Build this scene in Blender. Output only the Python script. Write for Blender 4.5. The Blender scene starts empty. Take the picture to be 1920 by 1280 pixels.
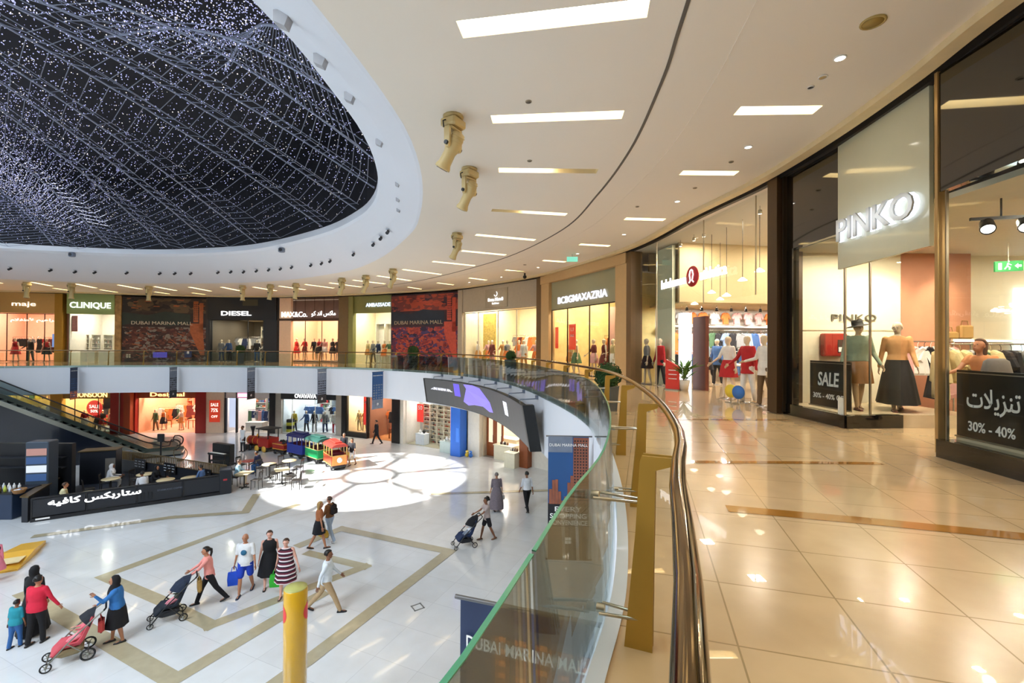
import bpy, math, random
from mathutils import Vector, Matrix
from mathutils.geometry import tessellate_polygon
R = math.radians
PI = math.pi
random.seed(7)
scn = bpy.context.scene
col = scn.collection

# ---------------------------------------------------------------- camera
EYE = 1.45            # eye above the upper walkway (z = 0); the lower floor is at z = LOW
LOW = -5.8
CEIL = 5.25
FPX = 850.0
cam_data = bpy.data.cameras.new('camera')
cam = bpy.data.objects.new('camera', cam_data)
col.objects.link(cam)
cam_data.sensor_width = 36.0
cam_data.lens = FPX * 36.0 / 1920.0
cam_data.clip_start = 0.02
cam_data.clip_end = 400
CAMROT = Matrix.Rotation(R(90 + 0.47), 4, 'X') @ Matrix.Rotation(0.0059, 4, 'Z')
cam.matrix_world = Matrix.Translation((0, 0, EYE)) @ CAMROT
scn.camera = cam

# ---------------------------------------------------------------- colour management, world, sun, added roof fill lamps
scn.view_settings.view_transform = 'Standard'
scn.view_settings.look = 'None'
scn.view_settings.exposure = 0.25
scn.view_settings.gamma = 1.0
scn.view_settings.use_curve_mapping = False
scn.cycles.transparent_max_bounces = 24
scn.cycles.max_bounces = 8
scn.cycles.diffuse_bounces = 4
scn.cycles.glossy_bounces = 4
scn.cycles.sample_clamp_indirect = 6.0
scn.cycles.caustics_reflective = False
scn.cycles.caustics_refractive = False
scn.cycles.use_light_tree = True

world = bpy.data.worlds.new('world')
scn.world = world
world.use_nodes = True
bgn = world.node_tree.nodes['Background']
bgn.inputs[0].default_value = (0.55, 0.75, 1.0, 1)
bgn.inputs[1].default_value = 1.3

SUN_DIR = Vector((13.0, 8.5, -12.1)).normalized()     # the way the sunlight travels
sd = bpy.data.lights.new('sun', 'SUN')
sd.energy = 15.0
sd.angle = R(0.6)
sd.color = (1.0, 0.97, 0.92)
sun = bpy.data.objects.new('sun', sd)
sun.rotation_euler = SUN_DIR.to_track_quat('-Z', 'Y').to_euler()
sun.location = (-30, -10, 30)
col.objects.link(sun)

def area_lamp(name, loc, sx, sy, energy, color, aim=(0, 0, -1), spread=180):
    d = bpy.data.lights.new(name, 'AREA')
    d.shape = 'RECTANGLE'; d.size = sx; d.size_y = sy
    d.energy = energy; d.color = color; d.spread = R(spread)
    o = bpy.data.objects.new(name, d)
    o.location = loc
    o.rotation_euler = Vector(aim).to_track_quat('-Z', 'Y').to_euler()
    col.objects.link(o)
    return o
DAY = (0.80, 0.90, 1.0)
# added cool fill lamps under the closed roof, standing in for unseen skylights
ROOF_FILLS = [(-30, 4, 9, 9), (-13, -1, 9, 8), (-36, 16, 9, 8)]
for i, (x, y, a, b) in enumerate(ROOF_FILLS):
    area_lamp('roof_fill_lamp', (x, y, 9.6), a, b, 4000, DAY)

# ---------------------------------------------------------------- picture rays (a pixel of the 1920x1280 frame to a point of the place)
def ray(px, py):
    return (CAMROT.to_3x3() @ Vector(((px - 960) / FPX, -(py - 640) / FPX, -1.0)))
def onz(px, py, z):
    d = ray(px, py); t = (z - EYE) / d.z
    return Vector((0, 0, EYE)) + d * t
def atd(px, py, D):
    d = ray(px, py)
    return Vector((0, 0, EYE)) + d * (D / d.y)
def pix(p):
    v = CAMROT.to_3x3().transposed() @ (Vector(p) - Vector((0, 0, EYE)))
    return (960 + FPX * v.x / -v.z, 640 - FPX * v.y / -v.z)

# ---------------------------------------------------------------- colours and materials
def lin(c):
    c = c / 255.0
    return c / 12.92 if c <= 0.04045 else ((c + 0.055) / 1.055) ** 2.4
def rgb(h):
    if isinstance(h, str):
        h = h.lstrip('#')
        return (lin(int(h[0:2], 16)), lin(int(h[2:4], 16)), lin(int(h[4:6], 16)), 1)
    return (*h[:3], 1)
MATS = {}
def mat(name, color, rough=0.6, metal=0.0, vary=0.08, scale=6.0, spec=0.5, coat=0.0):
    if name in MATS: return MATS[name]
    m = bpy.data.materials.new(name); m.use_nodes = True
    nt = m.node_tree; b = nt.nodes['Principled BSDF']
    c = rgb(color)
    b.inputs['Roughness'].default_value = rough
    b.inputs['Metallic'].default_value = metal
    b.inputs['Specular IOR Level'].default_value = spec
    if coat: b.inputs['Coat Weight'].default_value = coat; b.inputs['Coat Roughness'].default_value = 0.04
    if vary > 0:
        tc = nt.nodes.new('ShaderNodeTexCoord'); n = nt.nodes.new('ShaderNodeTexNoise')
        n.inputs['Scale'].default_value = scale; n.inputs['Detail'].default_value = 2
        mx = nt.nodes.new('ShaderNodeMix'); mx.data_type = 'RGBA'
        mx.inputs[6].default_value = (c[0] * (1 - vary), c[1] * (1 - vary), c[2] * (1 - vary), 1)
        mx.inputs[7].default_value = (min(1, c[0] * (1 + vary)), min(1, c[1] * (1 + vary)), min(1, c[2] * (1 + vary)), 1)
        nt.links.new(tc.outputs['Object'], n.inputs['Vector'])
        nt.links.new(n.outputs['Fac'], mx.inputs[0])
        nt.links.new(mx.outputs[2], b.inputs['Base Color'])
    else:
        b.inputs['Base Color'].default_value = c
    MATS[name] = m
    return m
def emit(name, color, strength):
    if name in MATS: return MATS[name]
    m = bpy.data.materials.new(name); m.use_nodes = True
    b = m.node_tree.nodes['Principled BSDF']
    c = rgb(color)
    b.inputs['Base Color'].default_value = (c[0] * .5, c[1] * .5, c[2] * .5, 1)
    b.inputs['Emission Color'].default_value = c
    b.inputs['Emission Strength'].default_value = strength
    MATS[name] = m
    return m
def glass(name, tint='#ffffff', refl=1.0, body=0.0, ior=1.5):
    """clear pane: see-through with a mirror film that grows at grazing angles"""
    if name in MATS: return MATS[name]
    m = bpy.data.materials.new(name); m.use_nodes = True
    nt = m.node_tree; nt.nodes.clear()
    out = nt.nodes.new('ShaderNodeOutputMaterial')
    tr = nt.nodes.new('ShaderNodeBsdfTransparent'); tr.inputs[0].default_value = rgb(tint)
    gl = nt.nodes.new('ShaderNodeBsdfGlossy'); gl.inputs['Roughness'].default_value = 0.01
    fr = nt.nodes.new('ShaderNodeFresnel'); fr.inputs['IOR'].default_value = ior
    ma = nt.nodes.new('ShaderNodeMath'); ma.operation = 'MULTIPLY'; ma.inputs[1].default_value = refl
    ma.use_clamp = True
    mx = nt.nodes.new('ShaderNodeMixShader')
    nt.links.new(fr.outputs[0], ma.inputs[0]); nt.links.new(ma.outputs[0], mx.inputs[0])
    nt.links.new(tr.outputs[0], mx.inputs[1]); nt.links.new(gl.outputs[0], mx.inputs[2])
    nt.links.new(mx.outputs[0], out.inputs[0])
    MATS[name] = m
    return m

# ---------------------------------------------------------------- mesh builder
class MB:
    def __init__(s, M=None):
        s.v = []; s.f = []; s.m = []; s.sm = []; s.M = M or Matrix.Identity(4); s.mi = 0
    def add(s, vs, fs, smooth=False):
        k = len(s.v); M = s.M
        s.v += [M @ Vector(p) for p in vs]
        s.f += [[i + k for i in f] for f in fs]
        s.m += [s.mi] * len(fs); s.sm += [smooth] * len(fs)
        return s
    def slot(s, i): s.mi = i; return s
    def obb(s, o, u, v, w):
        o = Vector(o); u = Vector(u); v = Vector(v); w = Vector(w)
        P = [o, o + u, o + u + v, o + v, o + w, o + u + w, o + u + v + w, o + v + w]
        F = [[0, 3, 2, 1], [4, 5, 6, 7], [0, 1, 5, 4], [1, 2, 6, 5], [2, 3, 7, 6], [3, 0, 4, 7]]
        if u.cross(v).dot(w) < 0: F = [f[::-1] for f in F]
        return s.add(P, F)
    def box(s, c, d, rz=0.0):
        c = Vector(c); Rz = Matrix.Rotation(rz, 3, 'Z')
        u = Rz @ Vector((d[0], 0, 0)); v = Rz @ Vector((0, d[1], 0)); w = Vector((0, 0, d[2]))
        return s.obb(c - (u + v + w) / 2, u, v, w)
    def bbox(s, c, d, b):
        """box with chamfered edges"""
        vs = []; x, y, z = d[0] / 2, d[1] / 2, d[2] / 2
        b = min(b, x * .9, y * .9, z * .9)
        rings = [(-z, b), (-z + b, 0), (z - b, 0), (z, b)]
        for zz, i in rings:
            X, Y = x - i, y - i
            for px, py in ((-X + b, -Y), (X - b, -Y), (X, -Y + b), (X, Y - b), (X - b, Y), (-X + b, Y), (-X, Y - b), (-X, -Y + b)):
                vs.append((c[0] + px, c[1] + py, c[2] + zz))
        fs = [[7, 6, 5, 4, 3, 2, 1, 0], [24, 25, 26, 27, 28, 29, 30, 31]]
        for r in range(3):
            for k in range(8):
                a = r * 8 + k; bb = r * 8 + (k + 1) % 8
                fs.append([a, bb, bb + 8, a + 8])
        return s.add(vs, fs)
    def quad(s, a, b, c, d): return s.add([a, b, c, d], [[0, 1, 2, 3]])
    def loft(s, rings, smooth=True, cap=True, closed=False):
        n = len(rings[0]); vs = [p for r in rings for p in r]; fs = []
        m = len(rings)
        for r in range(m - (0 if closed else 1)):
            for k in range(n):
                a = r * n + k; b = r * n + (k + 1) % n
                c = ((r + 1) % m) * n + (k + 1) % n; d = ((r + 1) % m) * n + k
                fs.append([a, b, c, d])
        s.add(vs, fs, smooth)
        if cap and not closed:
            s.add(list(rings[0]), [list(range(n))[::-1]], False)
            s.add(list(rings[-1]), [list(range(n))], False)
        return s
    def tube(s, path, rad, n=8, cap=True, closed=False, sy=1.0):
        path = [Vector(p) for p in path]; N = len(path)
        if not hasattr(rad, '__len__'): rad = [rad] * N
        rings = []; prev = None
        for i, p in enumerate(path):
            if closed: t = path[(i + 1) % N] - path[i - 1]
            else: t = path[min(i + 1, N - 1)] - path[max(i - 1, 0)]
            if t.length < 1e-9: t = Vector((0, 0, 1))
            t.normalize()
            if prev is None:
                a = Vector((0, 0, 1)) if abs(t.z) < 0.9 else Vector((1, 0, 0))
                x = a.cross(t).normalized()
            else:
                x = (prev - t * prev.dot(t))
                x = x.normalized() if x.length > 1e-6 else Vector((1, 0, 0))
            prev = x; y = t.cross(x)
            rings.append([p + (x * math.cos(k * 2 * PI / n) + y * math.sin(k * 2 * PI / n) * sy) * rad[i] for k in range(n)])
        return s.loft(rings, True, cap, closed)
    def cyl(s, a, b, r0, r1=None, n=12):
        return s.tube([a, b], [r0, r0 if r1 is None else r1], n)
    def ell(s, c, r, nu=12, nv=8):
        c = Vector(c)
        if not hasattr(r, '__len__'): r = (r, r, r)
        rings = []
        for j in range(nv + 1):
            a = -PI / 2 + PI * j / nv; rr = max(math.cos(a), 0.02)
            rings.append([(c.x + r[0] * rr * math.cos(2 * PI * k / nu), c.y + r[1] * rr * math.sin(2 * PI * k / nu), c.z + r[2] * math.sin(a)) for k in range(nu)])
        return s.loft(rings, True, True)
    def lathe(s, prof, n=16, c=(0, 0, 0), smooth=True, sx=1.0, sy=1.0):
        rings = [[(c[0] + r * sx * math.cos(2 * PI * k / n), c[1] + r * sy * math.sin(2 * PI * k / n), c[2] + z) for k in range(n)] for r, z in prof]
        return s.loft(rings, smooth, True)
    def prism(s, pts, w, smooth=False):
        """flat outline (list of points) pushed along vector w"""
        w = Vector(w); pts = [Vector(p) for p in pts]; n = len(pts)
        tri = tessellate_polygon([pts])
        nn = Vector((0, 0, 0))
        for i in range(n): nn += pts[i].cross(pts[(i + 1) % n])
        flip = nn.dot(w) < 0
        vs = pts + [p + w for p in pts]
        fs = []
        for t in tri:
            t = list(t)
            a = (pts[t[1]] - pts[t[0]]).cross(pts[t[2]] - pts[t[0]])
            if a.dot(w) > 0: t = t[::-1]
            fs.append(t); fs.append([i + n for i in t[::-1]])
        for i in range(n):
            j = (i + 1) % n
            q = [i, j, j + n, i + n]
            fs.append(q[::-1] if flip else q)
        return s.add(vs, fs, smooth)
    def mesh(s, name='mesh'):
        me = bpy.data.meshes.new(name)
        me.from_pydata([tuple(p) for p in s.v], [], s.f)
        me.polygons.foreach_set('material_index', s.m)
        me.polygons.foreach_set('use_smooth', s.sm)
        me.update()
        return me
    def build(s, name, mats, parent=None):
        me = s.mesh(name)
        for m in (mats if isinstance(mats, (list, tuple)) else [mats]): me.materials.append(m)
        o = bpy.data.objects.new(name, me); col.objects.link(o)
        if parent is not None: o.parent = parent
        return o

def tag(o, label=None, cat=None, group=None, kind=None):
    if label: o['label'] = label
    if cat: o['category'] = cat
    if group: o['group'] = group
    if kind: o['kind'] = kind
    return o
def thing(name, label, cat, loc=(0, 0, 0), rz=0.0, group=None):
    o = bpy.data.objects.new(name, None); col.objects.link(o)
    o.empty_display_size = 0.2
    o.location = loc; o.rotation_euler = (0, 0, rz)
    return tag(o, label, cat, group)
def kids(o): return [c for c in bpy.data.objects if c.parent is o]
CH = {}
def copy_tree(src, loc=None, rz=None, label=None, group=None, parent=None, scale=None, tree=None):
    t = tree if tree is not None else snapshot(src)
    c = src.copy(); col.objects.link(c); c.parent = parent
    if loc is not None: c.location = loc
    if rz is not None: c.rotation_euler = (0, 0, rz)
    if scale is not None: c.scale = (scale,) * 3
    if label: c['label'] = label
    if group: c['group'] = group
    for ch, sub in t: copy_tree(ch, parent=c, tree=sub)
    return c
def snapshot(o): return [(c, snapshot(c)) for c in o.children]
def structure(mb, name, mats):
    return tag(mb.build(name, mats), kind='structure')

# ---------------------------------------------------------------- lettering
VFONT = None
def text_mesh(body, height, depth=0.02, bold=0.0, spacing=1.0, width=None, shear=0.0, mirror=False):
    cu = bpy.data.curves.new('lettering', 'FONT')
    cu.body = body; cu.size = 1.0; cu.offset = bold; cu.space_character = spacing
    cu.shear = shear; cu.resolution_u = 3
    ob = bpy.data.objects.new('lettering', cu)
    me = bpy.data.meshes.new_from_object(ob)
    bpy.data.objects.remove(ob); bpy.data.curves.remove(cu)
    if not me.vertices: return me
    xs = [v.co.x for v in me.vertices]; ys = [v.co.y for v in me.vertices]
    x0, x1, y0, y1 = min(xs), max(xs), min(ys), max(ys)
    k = height / max(1e-6, (y1 - y0))
    kx = width / (x1 - x0) if width else k
    vs = [((v.co.x - (x0 + x1) / 2) * kx, (v.co.y - (y0 + y1) / 2) * k, 0.0) for v in me.vertices]
    fs = [list(p.vertices) for p in me.polygons]
    # give the flat letters a body
    from collections import Counter
    ed = {}
    for f in fs:
        for i in range(len(f)):
            a, b = f[i], f[(i + 1) % len(f)]
            ed[(a, b)] = 1
    n = len(vs)
    V = [(x, y, depth) for x, y, z in vs] + [(x, y, 0) for x, y, z in vs]
    FF = [list(f) for f in fs] + [[i + n for i in f[::-1]] for f in fs]
    for (a, b) in ed:
        if (b, a) not in ed: FF.append([a, a + n, b + n, b])
    bpy.data.meshes.remove(me)
    out = bpy.data.meshes.new('lettering'); out.from_pydata(V, [], FF); out.update()
    return out
def lettering(body, height, m, parent, o, u, up=(0, 0, 1), depth=0.02, name='lettering', **kw):
    """letters centred at o, reading along u, standing up along up (parent space)"""
    me = text_mesh(body, height, depth, **kw)
    me.materials.append(m)
    ob = bpy.data.objects.new(name, me); col.objects.link(ob)
    if parent is not None: ob.parent = parent
    u = Vector(u).normalized(); up = Vector(up).normalized(); n = u.cross(up).normalized()
    ob.matrix_local = Matrix.Translation(o) @ Matrix((u, up, n)).transposed().to_4x4()
    return ob

# ---------------------------------------------------------------- plan curves
def catmull(pts, closed=False, sub=8):
    P = [Vector(p).to_3d() if len(p) == 2 else Vector(p) for p in pts]; n = len(P); out = []
    rng = range(n) if closed else range(n - 1)
    for i in rng:
        if closed: a, b, c, d = P[i - 1], P[i], P[(i + 1) % n], P[(i + 2) % n]
        else: a, b, c, d = P[max(i - 1, 0)], P[i], P[i + 1], P[min(i + 2, n - 1)]
        for k in range(sub):
            t = k / sub
            out.append(0.5 * ((2 * b) + (c - a) * t + (2 * a - 5 * b + 4 * c - d) * t * t + (3 * b - a - 3 * c + d) * t ** 3))
    if not closed: out.append(P[-1])
    return out
def offset_curve(pts, d, closed=True):
    n = len(pts); out = []
    for i in range(n):
        t = (pts[(i + 1) % n] - pts[i - 1]) if closed else (pts[min(i + 1, n - 1)] - pts[max(i - 1, 0)])
        t.z = 0
        if t.length < 1e-6: t = Vector((1, 0, 0))
        t.normalize()
        out.append(pts[i] + Vector((t.y, -t.x, 0)) * d)
    return out
def hit(curve, px):
    """first crossing of the pixel column with a plan curve, in front of the camera"""
    k = (px - 960) / FPX; best = None
    for i in range(len(curve) - 1):
        a, b = curve[i], curve[i + 1]
        fa = a.x - k * a.y; fb = b.x - k * b.y
        if fa * fb <= 0 and abs(fa - fb) > 1e-9:
            t = fa / (fa - fb); p = a.lerp(b, t)
            if p.y > 0.3 and (best is None or p.y < best.y): best = p
    return best

# slab edge E, from behind the camera along the right side, round the far end, and back on the left
E_near = [(-5.0, -6.6), (-2.2, -3.2), (-0.95, -0.9), (-0.38, 0.2), (-0.1, 0.75), (0.1, 1.3), (0.3, 1.9), (0.62, 2.75), (0.95, 4.1), (1.22, 5.7), (1.42, 7.4), (1.47, 9.4), (1.1, 12.4)]
E_far = [(-0.75, 19.6), (-2.5, 22.6), (-4.6, 24.8), (-7.6, 27.0), (-12.4, 28.9), (-19.4, 29.8), (-25.8, 29.0), (-31.6, 26.6), (-37, 22), (-40.5, 15), (-40.5, 7), (-37, -1), (-30, -7), (-20, -11), (-11, -10.5)]
E = catmull(E_near + [(0.35, 16.3)] + E_far, closed=True, sub=8)
RAIL = offset_curve(E, 0.38)
S_pix = [(1920, 12), (1745, 145), (1573, 262), (1440, 340), (1320, 398), (1180, 468), (1012, 517), (860, 540), (740, 548), (640, 553), (520, 555.5), (400, 555), (250, 551), (110, 547), (0, 545), (-120, 541)]
S_pts = []
for p in S_pix:
    q = onz(p[0], p[1], CEIL); S_pts.append((q.x, q.y))
S = catmull([(4.6, -3.0), (5.2, 0.5), (5.55, 3.0)] + S_pts, sub=8)
def S_at(px): return hit(S, px)
L_pix = [(1060, 888), (1000, 873), (870, 850), (800, 838), (700, 823), (640, 816), (520, 812), (400, 811), (210, 812), (100, 812), (-100, 812)]
SL = catmull([(onz(a, b, LOW).x, onz(a, b, LOW).y) for a, b in L_pix], sub=8)
def L_at(px): return hit(SL, px)
# ================================================================ materials of the shell
def tile_material(name, base, grout, tile, ang, rough, spec=0.5, vein=0.06, offs=(0, 0), gw=0.008, coat=0.0, coat_rough=0.03):
    m = bpy.data.materials.new(name); m.use_nodes = True; nt = m.node_tree; b = nt.nodes['Principled BSDF']
    tc = nt.nodes.new('ShaderNodeTexCoord'); mp = nt.nodes.new('ShaderNodeMapping')
    mp.inputs['Rotation'].default_value = (0, 0, ang); mp.inputs['Location'].default_value = (offs[0], offs[1], 0)
    br = nt.nodes.new('ShaderNodeTexBrick'); br.offset = 0.0; br.squash = 1.0
    br.inputs['Scale'].default_value = 1.0
    br.inputs['Brick Width'].default_value = tile; br.inputs['Row Height'].default_value = tile
    br.inputs['Mortar Size'].default_value = gw; br.inputs['Mortar Smooth'].default_value = 0.1
    c = rgb(base); k = 0.94
    br.inputs['Color1'].default_value = c; br.inputs['Color2'].default_value = (c[0] * k, c[1] * k, c[2] * k, 1)
    br.inputs['Mortar'].default_value = rgb(grout)
    no = nt.nodes.new('ShaderNodeTexNoise'); no.inputs['Scale'].default_value = 2.2; no.inputs['Detail'].default_value = 5
    mx = nt.nodes.new('ShaderNodeMix'); mx.data_type = 'RGBA'; mx.blend_type = 'MULTIPLY'
    cr = nt.nodes.new('ShaderNodeValToRGB')
    cr.color_ramp.elements[0].color = (1 - vein * 2, 1 - vein * 2.2, 1 - vein * 2.6, 1); cr.color_ramp.elements[1].color = (1, 1, 1, 1)
    cr.color_ramp.elements[0].position = .3; cr.color_ramp.elements[1].position = .7
    mx.inputs[0].default_value = 1.0
    L = nt.links.new
    L(tc.outputs['Object'], mp.inputs[0]); L(mp.outputs[0], br.inputs[0]); L(tc.outputs['Object'], no.inputs['Vector'])
    L(no.outputs['Fac'], cr.inputs[0]); L(br.outputs['Color'], mx.inputs[6]); L(cr.outputs[0], mx.inputs[7])
    L(mx.outputs[2], b.inputs['Base Color'])
    b.inputs['Roughness'].default_value = rough; b.inputs['Specular IOR Level'].default_value = spec
    b.inputs['Coat Weight'].default_value = coat; b.inputs['Coat Roughness'].default_value = coat_rough
    b.inputs['Coat IOR'].default_value = 1.6
    MATS[name] = m
    return m
A_LOW = math.atan2(.913, .408)
m_floor_low = tile_material('white_marble_tile', '#e3e6e8', '#cbced0', 1.2, -A_LOW, 0.12, 0.5, 0.03, gw=.006, coat=.35)
m_band_low = mat('beige_marble_band', '#b3a98c', 0.15, vary=.12, coat=.3)
m_floor_up = tile_material('tan_marble_tile', '#e0c094', '#b09468', 0.62, R(16.3), 0.22, 0.35, 0.07, offs=(.18, .05), gw=.005, coat=.75, coat_rough=.012)
m_band_up = mat('brown_marble_band', '#b07a35', 0.08, vary=.15, coat=.6)
m_white = mat('white_plaster', '#e9e9e6', 0.7, vary=.02)
m_ceiling = mat('cream_ceiling_paint', '#ece4d6', 0.8, vary=.02, scale=.5)
m_ring = mat('cool_white_paint', '#e3e6ec', 0.6, vary=.02, scale=.5)
m_groove = mat('dark_slot', '#5a5650', 0.6)
m_dark = mat('near_black_paint', '#1c1a19', 0.5)
m_cream = mat('cream_paint', '#e6d3a8', 0.6)
m_slot_light = emit('warm_tube_light', '#fff5e0', 9.5)
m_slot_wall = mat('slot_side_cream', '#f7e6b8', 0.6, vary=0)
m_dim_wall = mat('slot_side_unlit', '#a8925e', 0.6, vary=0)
m_net_dark = mat('midnight_membrane', '#0b0c16', 0.7, vary=.3)
m_truss = mat('grey_steel_truss', '#8d93a6', 0.5, metal=.2)

def poly_with_holes(outer, holes):
    loops = [outer] + holes
    tris = tessellate_polygon([[Vector((p[0], p[1], 0)) for p in l] for l in loops])
    flat = [p for l in loops for p in l]
    return flat, [list(t) for t in tris]
def flat_poly(mb, outer, holes, z, up=True):
    flat, tris = poly_with_holes(outer, holes)
    vs = [(p[0], p[1], z) for p in flat]; out = []
    for t in tris:
        a, b, c = (Vector(vs[i]) for i in t)
        n = (b - a).cross(c - a).z
        out.append(t if (n > 0) == up else t[::-1])
    mb.add(vs, out)
RECT = [(-75, -30), (40, -30), (40, 62), (-75, 62)]

# ---------------------------------------------------------------- lower floor with its beige bands
mb = MB(); mb.box((-17.5, 16, LOW - .15), (115, 92, .3))
mb.slot(1)
bandz = 0.0
def band(points, w=.36):
    P = [onz(a, b, LOW) for a, b in points]
    for P_ in P: P_.z = LOW + .003
    global bandz
    for i in range(len(P) - 1):
        d = (P[i + 1] - P[i]).normalized(); n = Vector((-d.y, d.x, 0)) * w / 2
        bandz += .0006; lift = Vector((0, 0, bandz))
        a = P[i] - d * (w / 2 if i else 0) + lift; b = P[i + 1] + d * w / 2 + lift
        mb.quad(a - n, b - n, b + n, a + n) if (d.cross(n)).z > 0 else mb.quad(a + n, b + n, b - n, a - n)
band([(560, 945), (195, 1080), (312, 1130), (395, 1172), (683, 1062), (580, 1037)])
band([(40, 1110), (325, 1275), (545, 1145), (600, 1115)], .4)
band([(555, 1025), (640, 991), (842, 1034), (585, 1232), (505, 1290)], .4)
band([(60, 1006), (320, 970), (460, 960), (480, 928)], .34)
band([(808, 926), (1035, 919), (1120, 917)], .3)
band([(280, 1008), (600, 958)], .01)
structure(mb, 'floor_lower', [m_floor_low, m_band_low])

# ---------------------------------------------------------------- upper slab: walkway, fascia, underside
mb = MB()
flat_poly(mb, RECT, [[(p.x, p.y) for p in E]], 0.0, True)
mb.slot(1)
def band_up(points, w=.17):
    P = [onz(a, b, 0.0) for a, b in points]
    for P_ in P: P_.z = .003
    for i in range(len(P) - 1):
        d = (P[i + 1] - P[i]).normalized(); n = Vector((-d.y, d.x, 0)) * w / 2
        a, b = P[i], P[i + 1]
        mb.quad(a - n, b - n, b + n, a + n) if (d.cross(n)).z > 0 else mb.quad(a + n, b + n, b - n, a - n)
band_up([(1363, 953), (1640, 978), (1960, 1010)], .17)
band_up([(1299, 866), (1500, 867), (1652, 869)], .12)
band_up([(1250, 786), (1480, 787)], .12)
structure(mb, 'floor_upper', [m_floor_up, m_band_up])
mb = MB()
Ein = E
n = len(E)
prof = [(0.0, 0.0), (-0.03, 0.02), (-0.03, -0.22), (0.0, -0.24), (0.0, -1.75)]   # outward offset, height
rings = []
for d, z in [(0.08, 0.012), (-0.0, 0.012), (0.0, -1.75), (0.12, -1.75)]:
    rings.append([Vector((p.x, p.y, z)) for p in offset_curve(E, d)])
for r in range(len(rings) - 1):
    for k in range(n):
        a, b = rings[r][k], rings[r][(k + 1) % n]; c, d_ = rings[r + 1][(k + 1) % n], rings[r + 1][k]
        mb.add([a, b, c, d_], [[0, 1, 2, 3]], True)
structure(mb, 'trim_gallery_fascia', m_ring)
mb = MB(); flat_poly(mb, RECT, [[(p.x, p.y) for p in E]], -1.75, False)
structure(mb, 'ceiling_lower', m_ceiling)

# ---------------------------------------------------------------- ceiling with the oval opening
O_pix = [(560, -30), (640, 70), (715, 170), (770, 260), (792, 340), (788, 400), (768, 440), (705, 488), (630, 512), (480, 529), (230, 531), (0, 523), (-200, 512)]
O_pts = [(onz(a, b, CEIL).x, onz(a, b, CEIL).y) for a, b in O_pix]
O_out = catmull([(-5.6, -4.5), (-3.4, 0.5), (-2.5, 3.2)] + O_pts + [(-37, 18), (-37.5, 8), (-33, -1), (-25, -7), (-14, -8.5)], closed=True, sub=6)
ZI = 6.35
I_pix = [(505, 0), (556, 55), (612, 130), (672, 215), (700, 275), (709, 325), (700, 365), (668, 396), (600, 428), (480, 457), (360, 466), (250, 467), (100, 461), (0, 455), (-150, 448)]
I_pts = [(onz(a, b, ZI).x, onz(a, b, ZI).y) for a, b in I_pix]
O_in = catmull([(-7, -2.5), (-5.0, 1.0), (-3.9, 4.3)] + I_pts + [(-33, 16), (-33.5, 8), (-30, 1), (-23, -4), (-14, -5.5)], closed=True, sub=6)
CEN = Vector((-17, 9, 0))
def polar(curve, n):
    out = []
    for k in range(n):
        a = 2 * PI * k / n; d = Vector((math.cos(a), math.sin(a), 0)); best = None
        for i in range(len(curve)):
            p, q = curve[i] - CEN, curve[(i + 1) % len(curve)] - CEN
            e = q - p; den = d.x * e.y - d.y * e.x
            if abs(den) < 1e-9: continue
            t = (p.x * e.y - p.y * e.x) / den; s_ = (p.x * d.y - p.y * d.x) / den
            if t > 0 and -1e-6 <= s_ <= 1 + 1e-6: best = t if best is None else max(best, t)
        out.append(CEN + d * best)
    return out
NP = 160
OO = polar(O_out, NP); OI = polar(O_in, NP)
# light slots: picture corners on the ceiling plane, left end and right end
SLOTS = [((862, 56), (1216, 15), .30, 0), ((922, 224), (1168, 215), .27, 0), ((935, 319), (1120, 321), .25, 1), ((922, 394), (1062, 402), .25, 2),
         ((892, 440), (1003, 450), .25, 0), ((866, 470), (948, 478), .25, 0), ((811, 490), (890, 498), .25, 0), ((755, 505), (832, 515), .25, 0),
         ((708, 517), (770, 526), .25, 0), ((662, 525), (722, 532), .25, 0), ((618, 530), (677, 538), .25, 0), ((572, 533), (626, 540), .25, 0),
         ((523, 536), (572, 543), .25, 0), ((475, 538), (518, 545), .25, 0), ((415, 538), (450, 545), .25, 0), ((355, 538), (397, 546), .25, 0), ((290, 537), (332, 545), .25, 0),
         ((222, 534), (265, 542), .25, 0), ((142, 532), (185, 541), .25, 0), ((60, 529), (97, 536), .25, 0), ((-30, 525), (3, 531), .25, 0),
         ((1382, 208), (1533, 206), .27, 0), ((1277, 324), (1381, 325), .25, 0), ((1172, 410), (1246, 412), .25, 0), ((1087, 458), (1143, 461), .25, 0),
         ((1018, 488), (1060, 491), .25, 0), ((948, 506), (985, 510), .25, 0), ((880, 521), (912, 525), .25, 0), ((820, 530), (850, 534), .2, 0), ((765, 538), (790, 542), .2, 0),
         ((100, 540), (128, 544), .2, 0), ((188, 543), (220, 548), .2, 0), ((290, 547), (318, 551), .2, 0), ((360, 549), (385, 552), .2, 0)]
slot_quads = []
for a, b, w, dim in SLOTS:
    A, B = onz(*a, CEIL), onz(*b, CEIL)
    d = (B - A); L_ = d.length; d.normalize(); nn = Vector((-d.y, d.x, 0)) * w / 2
    if L_ > 2.4: B = A + d * 2.3
    slot_quads.append((A - nn, B - nn, B + nn, A + nn, dim))
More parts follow.
